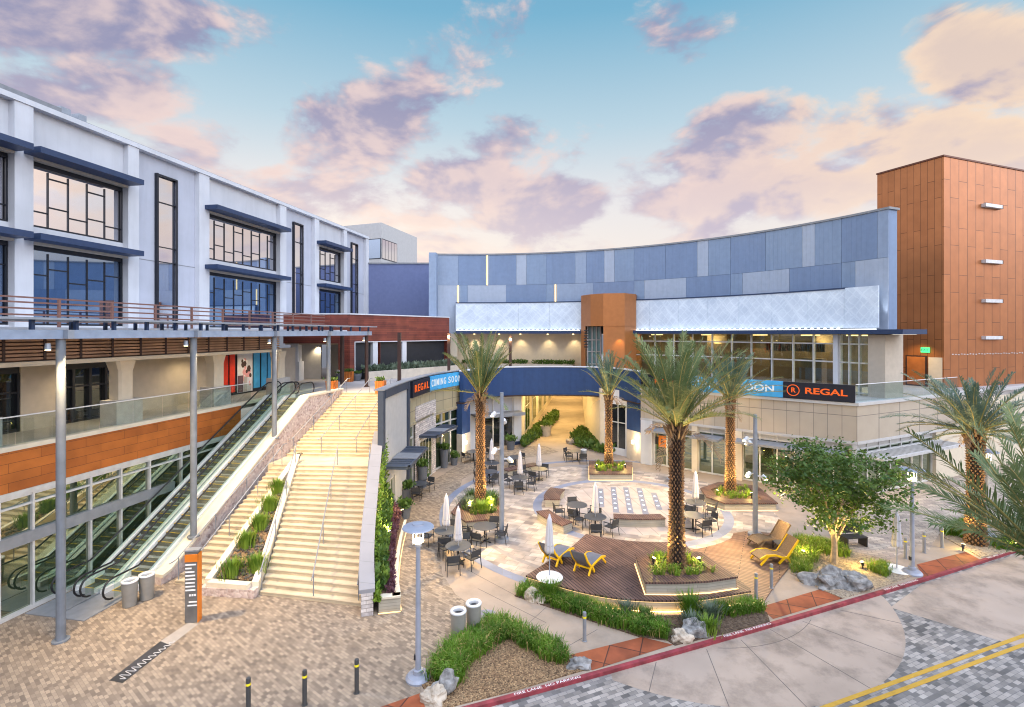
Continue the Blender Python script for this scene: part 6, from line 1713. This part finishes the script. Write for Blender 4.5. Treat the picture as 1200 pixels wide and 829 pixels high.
# passage planting
pl_ = PX([(613, 527), (638, 510), (653, 494), (654, 488), (648, 487), (628, 504), (611, 522)])
def inpoly(poly, r):
    a, b, c = r.choice([(0, 1, 6), (1, 5, 6), (1, 2, 5), (2, 4, 5), (2, 3, 4)]); u, v = r.random(), r.random()
    if u + v > 1: u, v = 1 - u, 1 - v
    p = poly[a] + (poly[b] - poly[a]) * u + (poly[c] - poly[a]) * v; return Vector((p.x, p.y, .05 + r.random() ** 1.5 * .55))
struct(leafmass(lambda r: inpoly(pl_, r), 3600, .30, M_shrub, 'passage_planting', None, 61, .7), 'stuff')
pr_ = PX([(668, 516), (676, 525), (702, 532), (734, 533), (703, 520), (690, 510), (680, 507)])
struct(leafmass(lambda r: inpoly(pr_, r), 3600, .30, M_shrub, 'passage_planting', None, 62, .7), 'stuff')
def tuft(label, loc, h, n, mat, seed, name='grass_clump', cat='grass clump', spread=.16, lean=.55, group=None, wid=.012):
    t = thing(name, label, cat, loc, 0, group); r = random.Random(seed); m = MB()
    for i in range(n):
        a = r.uniform(0, 6.283); rad = abs(r.gauss(0, spread)); L = h * r.uniform(.6, 1.15)
        b = Vector((rad * math.cos(a), rad * math.sin(a), 0)); o = Vector((math.cos(a), math.sin(a), 0)) * L * lean * r.uniform(.3, 1.3); sd = Vector((-math.sin(a), math.cos(a), 0)) * wid
        md = b + o * .4 + Vector((0, 0, L * .65)); tp = b + o + Vector((0, 0, L))
        m.add([b - sd, b + sd, md + sd, md - sd, tp], [(0, 1, 2, 3), (3, 2, 4)])
    m.build('blades', mat, t, world=False, fix=False)
for i, (x, y, w) in enumerate(((272, 674, 'lowest left'), (301, 668, 'lowest right, beside the main flight'), (289, 640, 'second row left'), (305, 619, 'middle row'), (316, 597, 'upper row'), (325, 577, 'highest, near the landing'))):
    zz = zpl(21.0); pp = P(x, y, .9)
    for _ in range(40): zz = zz * .75 + (zpl(pp.y) - .13) * .25; pp = P(x, y, zz)
    tuft(f'rounded green clump in the stair planter, {w}', (pp.x, pp.y, zz - .02),   .62, 420, M_liriope, 80 + i, 'succulent_clump', 'plant', .20, .35, 'green clumps in the stair planter')
r = random.Random(4)
q = MB()
def pebble(m, c, s, r):
    v = []
    for i in range(4):
        th = math.pi * (i + .5) / 4
        for k in range(6):
            a = 2 * math.pi * k / 6; j = r.uniform(.85, 1.15); v.append((c[0] + s * math.sin(th) * math.cos(a) * j, c[1] + s * math.sin(th) * math.sin(a) * j, c[2] + s * .7 * math.cos(th) * j))
    m.add(v, [(i * 6 + k, i * 6 + (k + 1) % 6, (i + 1) * 6 + (k + 1) % 6, (i + 1) * 6 + k) for i in range(3) for k in range(6)] + [tuple(range(5, -1, -1)), tuple(range(18, 24))])
for k in range(330):
    t = r.random() ** 1.4; a_ = A.lerp(T1, t) + Vector((.3, .25)); b_ = B.lerp(T2, t) + Vector((-.3, .25)); c = a_.lerp(b_, r.random()); pebble(q, (c.x, c.y, zpl(c.y) - .10), r.uniform(.04, .09), r)
o = struct(q.build('cobbles', mk('dark_cobble', (0.10, 0.085, 0.07, 1), .9, var=.5, scale=6), gs), 'stuff')
# wall climbers and shrubs on the slope right of the stairs
gb = thing('garden_bed', 'narrow sloping bed of hedge plants and purple leaves right of the stair wall', 'garden bed', (-5.0, 21, 0))
ow = smoothpath([(-4.02, 18.1), (-4.45, 19.6), (-4.85, 21.6), (-5.15, 23.6), (-5.35, 25.4)], 6)
MB().ribbon(ow, -.01, .50, .0, .24).build('planter_wall', M_boardform, gb); MB().ribbon(ow, .502, .57, -.03, .27).build('planter_coping', M_coping, gb)
MB().ribbon([(-4.75, 17.93), (-4.0, 18.08)], -.01, .50, 0, .24).build('planter_wall', M_boardform, gb); MB().ribbon([(-4.75, 17.9), (-4.0, 18.05)], .502, .57, -.02, .27).build('planter_coping', M_coping, gb)
MB().ribbon(ow, .012, .035, -.05, -.02).build('led_line', E_ledhot, gb); MB().ribbon([(-4.75, 17.9), (-4.0, 18.05)], .012, .035, -.05, -.02).build('led_line', E_ledhot, gb)
so = MB(); n = 12
def gslope(t, u):
    a_ = Vector((-4.86, 17.95)).lerp(Vector((-6.55, 25.4)), t); 
    i = min(int(t * (len(ow) - 1)), len(ow) - 2); b_ = ow[i].lerp(ow[i + 1], t * (len(ow) - 1) - i); p = a_.lerp(b_, u)
    return Vector((p.x, p.y, .45 + (1 - u) * (.1 + 1.5 * t)))
for i in range(n):
    a_, b_, c_, d_ = gslope(i / n, 0), gslope(i / n, 1), gslope((i + 1) / n, 1), gslope((i + 1) / n, 0); so.add([a_, b_, c_, d_], [(0, 1, 2, 3)])
so.build('soil', M_soil, gb, fix=False)
leafmass(lambda r: gslope(.03 + .97 * r.random(), .50 + .27 * r.random()) + Vector((0, 0, r.random() * .20 - .03)), 2600, .17, M_purple, 'purple_leaves', gb, 91, .8)
leafmass(lambda r: gslope(.05 + .95 * r.random(), .02 + .42 * r.random()) + Vector((0, 0, r.random() * (.38 + .25 * r.random()))), 4200, .20, M_shrub, 'hedge_leaves', gb, 92, .8)
def climb(r):
    t = r.random(); i = min(int(t * (len(rw) - 1)), len(rw) - 2); p = rw[i].lerp(rw[i + 1], t * (len(rw) - 1) - i); zt = .95 + (p.y - 17.75) * .395 - .25
    return Vector((p.x + .26 + r.random() * .16, p.y, max(.5, zt * r.uniform(.25, 1))))
leafmass(climb, 4200, .16, M_liriope, 'climbing_leaves', gb, 93, .3)
for y in (21.6, 24.2): lamp_spike((-5.25, y, 1.2), tgt=(-5.75, y + .2, 2.8), pw=60, label='small garden light in the hedge bed by the stair wall, ' + ('nearer' if y < 22 else 'farther'), size=110)
# shrubs before the deck
for i, (x, y, h, mt, lab) in enumerate(((808, 722, .75, M_grass, 'tall upright green tussock before the deck front'), (812, 738, .5, M_greywood, 'grey green low shrub behind the pair of rocks'), (829, 742, .5, M_liriope, 'lime shrub right of the pair of rocks'), (735, 722, .45, M_greywood, 'small dark shrub at the lit foot of the deck wall'), (755, 725, .3, M_shrub, 'very small shrub in bare soil before the deck'), (645, 702, .62, M_grass, 'spiky tussock at the left end of the deck wall'), (832, 728, .6, M_greywood, 'wispy grey shrub under the deck wall, right'))):
    pp = P(x, y); tuft(lab, (pp.x, pp.y, .03), h, 240, mt, 120 + i, 'shrub', 'shrub', .17, .5, wid=.016)
def rock(label, x, y, sx, sy, sz, seed, mat, group=None, rz=0):
    pp = P(x, y); t_ = bmesh.new(); bmesh.ops.create_icosphere(t_, subdivisions=4, radius=1.0)
    for v in t_.verts:
        n1 = noise.noise(v.co * 1.1 + Vector((seed * 7.3, 0, 0))) * .55 + noise.noise(v.co * 2.6 + Vector((0, seed * 3.1, 0))) * .26 + noise.noise(v.co * 6 + Vector((0, 0, seed))) * .08
        c = v.co * (1 + n1); v.co = Vector((c.x * sx, c.y * sy, max(c.z, -.35) * sz))
    me = bpy.data.meshes.new('boulder'); t_.to_mesh(me); t_.free(); me.materials.append(mat)
    for p in me.polygons: p.use_smooth = False
    o = bpy.data.objects.new('boulder', me); COL.objects.link(o); o.location = (pp.x, pp.y, sz * .25); o.rotation_euler = (0, 0, rz); tag(o, label, 'boulder', group)
g_ = 'landscape boulders in the beds'
rock('large blue grey boulder, left of the two under the tree', 972, 684, .95, .55, .5, 1, M_rock, g_, .1); rock('large blue grey boulder, right of the two under the tree', 997, 687, .7, .5, .45, 2, M_rock, g_, -.2)
rock('tan boulder at the corner of the front grass bed', 508, 820, .34, .3, .30, 3, M_rocktan, g_); rock('pale grey boulder behind the tan one in the front grass bed', 521, 810, .36, .28, .42, 4, M_rock, g_, .5)
rock('low blue grey rock at the right tip of the front grass bed', 678, 782, .33, .2, .2, 5, M_rock, g_)
rock('cream boulder in front of the shrub by the red kerb', 797, 750, .30, .22, .26, 6, M_rocktan, g_); rock('grey boulder behind the cream one by the red kerb', 812, 743, .48, .3, .36, 7, M_rock, g_, .3)
rock('pale boulder in the grass at the left tip of the deck bed', 624, 703, .30, .22, .3, 8, M_rocktan, g_); rock('small pale rock right of another boulder at the deck bed tip', 633, 706, .2, .16, .2, 9, M_rocktan, g_)
rock('pale boulder at the right edge of the lit passage', 671, 520, .55, .4, .4, 10, M_rocktan, g_)

for i, (x, y, h, mt) in enumerate(((-1.15, 27.9, .7, M_shrub), (-2.35, 27.5, .6, M_greywood), (-1.6, 26.9, .55, M_liriope), (-2.2, 28.4, .7, M_shrub), (-1.3, 28.5, .6, M_shrub))):
    tuft(('leafy green shrub', 'grey green shrub', 'lime green shrub', 'tall green shrub', 'dark green shrub')[i] + ' under the left palm, ' + ('right of the trunk', 'left of the trunk', 'in front of the trunk', 'back left', 'back right')[i], (x, y, .42), h, 260, mt, 140 + i, 'shrub', 'shrub', .2, .6, wid=.022)
# ================================================================ LAMPS OF THE PLACE
# floodlights on the pergola posts wash the stairs and the paving
for Y, tg, pw in ((16.34, (-9.5, 21.5, .5), 1500), (21.6, (-8.8, 25, 2.5), 1700), (26.86, (-9, 30, 4), 1500), (32.1, (-9, 34, 6), 800)):
    l = LF((sY(Y, PL) - .05, PL + .30, 9.4)); spot(l, tg, pw * 2.2, 100, .8, (1, .72, .38), .10)
for Y, pw in ((16.34, 900),):
    l = LF((sY(Y, PL) - .3, PL + .30, 9.4)); spot(l, (-12, 15.5, 0), pw * 2.1, 95, .8, (1, .70, .34), .10)
for Y in (18, 23, 28.5, 33.5):
    l = LF((sY(Y), 4.4, 8.75)); spot(l, LF((sY(Y), 3.6, 6)), 170, 130, .8, (1, .78, .45), .12)
    MB().cyl((l.x, l.y), .10, 8.80, 8.855, n=10).build('downlight', E_bulb, lb)
l = LF((sY(39.5), 4.0, 8.8)); spot((-16.6, 43.0, 8.8), (-16.6, 43.2, 6), 150, 130, .8, (1, .8, .5), .1)
# passage ceiling lamps
for X, Y, pw in ((3.6, 47.5, 520), (5.0, 56, 560), (6.6, 66, 560), (8.3, 77, 600)):
    area((X, Y, 5.2), (X, Y, 0), pw, 3.0, 1.2, (1, .70, .28))
    MB().rbox((X, Y, 5.26), (2.6, .25, .05)).build('ceiling_lamp', E_ledhot, bb)
# canopies of the shops
for s, pw in ((2.2, 60), (5.2, 60), (9, 70), (12, 70)):
    p = RF((s, .75, 2.6)); spot(p, RF((s, .3, 0)), pw * 2.2, 120, .8, (1, .76, .42), .1)
for s in (2.5, 6.5):
    p = RG2((s, .8, 2.5)); spot(p, RG2((s, .5, 0)), 170, 120, .8, (1, .78, .45), .1)
spot((-5.0, 34.5, 3.0), (-5.2, 34.6, 0), 150, 120, .8, (1, .74, .4), .1); spot((-5.6, 28.4, 2.9), (-5.7, 28.4, 0), 110, 120, .8, (1, .74, .4), .1)
p = LS((2.2, .7, 2.75)); spot(p, LS((2.2, .5, 0)), 150, 120, .8, (1, .76, .45), .1)
# wash of the white screen lamps on the cladding, where the photo shows two bright streaks
for x in (686, 1035):
    a = onarc(x, 30.7); p = arcpts(CC, 30.75, a, a, 1)[0]; p2 = arcpts(CC, 31.0, a, a, 1)[0]
    spot((p[0], p[1], 13.15 if x < 900 else 10.5), (p2[0], p2[1], 17.5), 160 if x < 900 else 320, 34, .9, (.85, .92, 1), .04)

# ================================================================ SKY
SUN_AZ, SUN_EL = math.atan2(-.30, 1.0), R(4.0)     # low behind the pavilion, a little left of the view
W = bpy.data.worlds.new('World'); scene.world = W; W.use_nodes = True
nt = W.node_tree; nt.nodes.clear(); N = nt.nodes.new; Lk = nt.links.new
def mth(op, a, b=None, clamp=False):
    n = N('ShaderNodeMath'); n.operation = op; n.use_clamp = clamp
    for i, v in enumerate((a, b)):
        if v is None: continue
        if isinstance(v, (int, float)): n.inputs[i].default_value = v
        else: Lk(v, n.inputs[i])
    return n.outputs[0]
def mix(f, a, b):
    n = N('ShaderNodeMix'); n.data_type = 'RGBA'
    for i, v in ((0, f), (6, a), (7, b)):
        if isinstance(v, (int, float)): n.inputs[i].default_value = v
        elif isinstance(v, tuple): n.inputs[i].default_value = v
        else: Lk(v, n.inputs[i])
    return n.outputs[2]
def ss(v, lo, hi):
    n = N('ShaderNodeMapRange'); n.interpolation_type = 'SMOOTHSTEP'; n.inputs[1].default_value = lo; n.inputs[2].default_value = hi
    Lk(v, n.inputs[0]); return n.outputs[0]
sky = N('ShaderNodeTexSky'); sky.sky_type = 'NISHITA'; sky.sun_disc = False; sky.sun_elevation = SUN_EL; sky.sun_rotation = SUN_AZ; sky.altitude = 50; sky.air_density = 1.0; sky.dust_density = 1.2; sky.ozone_density = 2.0
tc = N('ShaderNodeTexCoord'); sep = N('ShaderNodeSeparateXYZ'); Lk(tc.outputs['Generated'], sep.inputs[0])
X_, Y_, Z_ = sep.outputs
az = mth('MULTIPLY', mth('ARCTAN2', X_, Y_), 57.29578); el = mth('MULTIPLY', mth('ARCSINE', Z_), 57.29578)
# clear sky colour by height, on top of the physical sky
ram = N('ShaderNodeValToRGB'); e = ram.color_ramp.elements
stops = [(0.0, (248, 232, 220)), (.14, (248, 236, 228)), (.28, (234, 232, 234)), (.42, (188, 213, 227)), (.62, (122, 180, 210)), (1.0, (72, 126, 176))]
e[0].position = 0; e[0].color = S(*stops[0][1]); e[1].position = 1; e[1].color = S(*stops[-1][1])
for p_, c_ in stops[1:-1]: k = e.new(p_); k.color = S(*c_)
Lk(mth('DIVIDE', el, 52.0, True), ram.inputs[0])
# cloud field: noise on a flattened dome + cloud banks at their bearings and heights
def cloudn(off, sc, det, rough=.58):
    mp = N('ShaderNodeMapping'); mp.inputs['Scale'].default_value = (sc, sc, sc * 1.9); mp.inputs['Location'].default_value = off
    Lk(tc.outputs['Generated'], mp.inputs[0]); n = N('ShaderNodeTexNoise'); n.inputs['Scale'].default_value = 1.0; n.inputs['Detail'].default_value = det; n.inputs['Roughness'].default_value = rough
    n.inputs['Distortion'].default_value = .25; Lk(mp.outputs[0], n.inputs['Vector']); return n.outputs['Fac']
n1 = cloudn((3.1, 1.7, .4), 4.8, 9, .6); n2 = cloudn((3.1 - .14, 1.7, .4 + .24), 4.8, 4, .6)
nf_ = cloudn((7.7, 2.2, 5.1), 9, 8, .60)
def pxdir(x, y):
    a = math.atan((x - CX) / FPX); return math.degrees(a), math.degrees(math.atan((HZ - y) / FPX * math.cos(a)))
banks = [(140, 28, 200, 46, 1.0, -.22), (130, 105, 120, 40, 1.0, -.25), (215, 175, 95, 34, .85, -.3), (415, 155, 88, 50, 1.15, -.15), (565, 55, 85, 42, .62, -.4), (592, 165, 52, 28, .85, -.2),
         (855, 175, 100, 44, 1.15, -.12), (1150, 75, 100, 52, 1.25, .35), (1070, 165, 150, 55, 1.0, .25), (820, 28, 80, 34, .75, 0), (540, 215, 75, 34, 1.1, 0), (660, 240, 70, 30, 1.05, 0), (785, 236, 75, 26, 1.05, 0), (390, 235, 120, 34, .95, 0), (600, 262, 160, 18, .8, 0), (860, 232, 60, 22, 1.0, 0), (480, 250, 80, 22, .9, 0),
         (950, 220, 100, 40, 1.05, 0), (300, 205, 90, 26, .6, 0)]
tot = None
for x, y, sx, sy, amp, tilt in banks:
    a0, e0 = pxdir(x, y); k = math.cos(R(a0)); sa = sx / FPX * 57.3 * k * k; se = sy / FPX * 57.3 * k
    da = mth('SUBTRACT', az, a0); de = mth('ADD', mth('SUBTRACT', el, e0), mth('MULTIPLY', da, tilt))
    d2 = mth('ADD', mth('POWER', mth('DIVIDE', da, sa), 2.0), mth('POWER', mth('DIVIDE', de, se), 2.0))
    b = mth('MULTIPLY', mth('SUBTRACT', 1.0, mth('MULTIPLY', d2, .5), True), amp)
    tot = b if tot is None else mth('MAXIMUM', tot, b)
# elsewhere (behind the viewer) a thin field of its own
back = ss(mth('ABSOLUTE', az), 58.0, 80.0)
tot = mth('MAXIMUM', tot, mth('MULTIPLY', back, .42))
lowband = mth('MULTIPLY', mth('SUBTRACT', 1.0, ss(el, 13.0, 25.0)), .60)
cov = mth('ADD', mth('ADD', mth('MAXIMUM', tot, lowband), mth('MULTIPLY', mth('SUBTRACT', n1, .5), 2.4)), mth('MULTIPLY', mth('SUBTRACT', nf_, .5), 1.15))
dens = ss(cov, .36, .84)
thick = ss(cov, .55, 1.35)
lit = ss(mth('ADD', mth('ADD', mth('SUBTRACT', n1, n2), mth('MULTIPLY', ss(az, 20.0, 32.0), .09)), mth('MULTIPLY', mth('SUBTRACT', nf_, .5), .20)), -.08, .12)
warm = mix(ss(az, 15.0, 45.0), S(242, 215, 208), S(255, 224, 194)); warm = mix(ss(el, 6.0, 16.0), S(250, 232, 222), warm)
shade = mix(ss(el, 8.0, 26.0), S(206, 192, 208), S(150, 147, 180))
ccol = mix(lit, shade, warm)
ccol = mix(mth('MULTIPLY', thick, .30), ccol, shade)
vis = mix(mth('MULTIPLY', dens, .93), ram.outputs[0], ccol)
# sunset glow low around the sun bearing
glow = mth('MULTIPLY', mth('SUBTRACT', 1.0, ss(mth('ABSOLUTE', mth('SUBTRACT', az, -14.0)), 0.0, 34.0)), mth('SUBTRACT', 1.0, ss(el, 2.0, 20.0)))
vis = mix(mth('MULTIPLY', glow, .42), vis, S(255, 242, 226))
# bring the physical sky in
sc1 = N('ShaderNodeVectorMath'); sc1.operation = 'SCALE'; Lk(sky.outputs[0], sc1.inputs[0]); sc1.inputs['Scale'].default_value = .10
sc2 = N('ShaderNodeVectorMath'); sc2.operation = 'SCALE'; Lk(vis, sc2.inputs[0]); sc2.inputs['Scale'].default_value = 1.0
# added fill: dome overhead and out of view brightened well beyond the evening sky
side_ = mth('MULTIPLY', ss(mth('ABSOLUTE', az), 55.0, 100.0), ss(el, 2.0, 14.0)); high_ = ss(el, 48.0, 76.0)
fill_ = mth('MAXIMUM', side_, high_)
fin0 = mix(mth('MULTIPLY', fill_, .55), mix(.90, sc1.outputs[0], sc2.outputs[0]), S(222, 224, 238))
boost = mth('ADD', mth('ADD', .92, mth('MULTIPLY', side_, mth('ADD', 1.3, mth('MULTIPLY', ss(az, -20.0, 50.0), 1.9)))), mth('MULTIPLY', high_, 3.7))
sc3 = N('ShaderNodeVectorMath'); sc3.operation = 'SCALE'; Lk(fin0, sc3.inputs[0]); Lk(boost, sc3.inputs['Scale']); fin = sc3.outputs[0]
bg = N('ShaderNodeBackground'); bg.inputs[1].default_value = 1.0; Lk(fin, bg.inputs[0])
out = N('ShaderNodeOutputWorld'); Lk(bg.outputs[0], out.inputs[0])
W.cycles.sampling_method = 'MANUAL'; W.cycles.sample_map_resolution = 512
sd = bpy.data.lights.new('sun', 'SUN'); sd.energy = .35; sd.angle = R(12); sd.color = (1, .78, .60)
so_ = bpy.data.objects.new('sun', sd); COL.objects.link(so_)
dv = Vector((math.sin(SUN_AZ) * math.cos(SUN_EL), math.cos(SUN_AZ) * math.cos(SUN_EL), math.sin(SUN_EL)))
so_.rotation_euler = dv.to_track_quat('Z', 'Y').to_euler()

# ================================================================ CAMERA
cd = bpy.data.cameras.new('camera'); cd.sensor_width = 36; cd.lens = 36 * FPX / 1200; cd.shift_y = -(829 / 2 - HZ) / 1200; cd.clip_end = 5000; cd.clip_start = .1
co = bpy.data.objects.new('camera', cd); COL.objects.link(co); co.location = (0, 0, CAMH); co.rotation_euler = (R(90), 0, 0); scene.camera = co
scene.view_settings.view_transform = 'Standard'; scene.view_settings.look = 'None'; scene.view_settings.gamma = 1; scene.view_settings.exposure = 0.25; scene.view_settings.use_curve_mapping = False
scene.render.engine = 'CYCLES'; cy = scene.cycles
cy.use_denoising = True; cy.denoiser = 'OPENIMAGEDENOISE'; cy.max_bounces = 6; cy.diffuse_bounces = 3; cy.glossy_bounces = 3; cy.transparent_max_bounces = 12; cy.transmission_bounces = 4
cy.sample_clamp_indirect = 6; cy.caustics_reflective = False; cy.caustics_refractive = False; cy.use_light_tree = True; cy.filter_width = 1.1
for l_, n_ in LABELS.items():
    if len(n_) > 1: print('SAME LABEL', l_, n_)
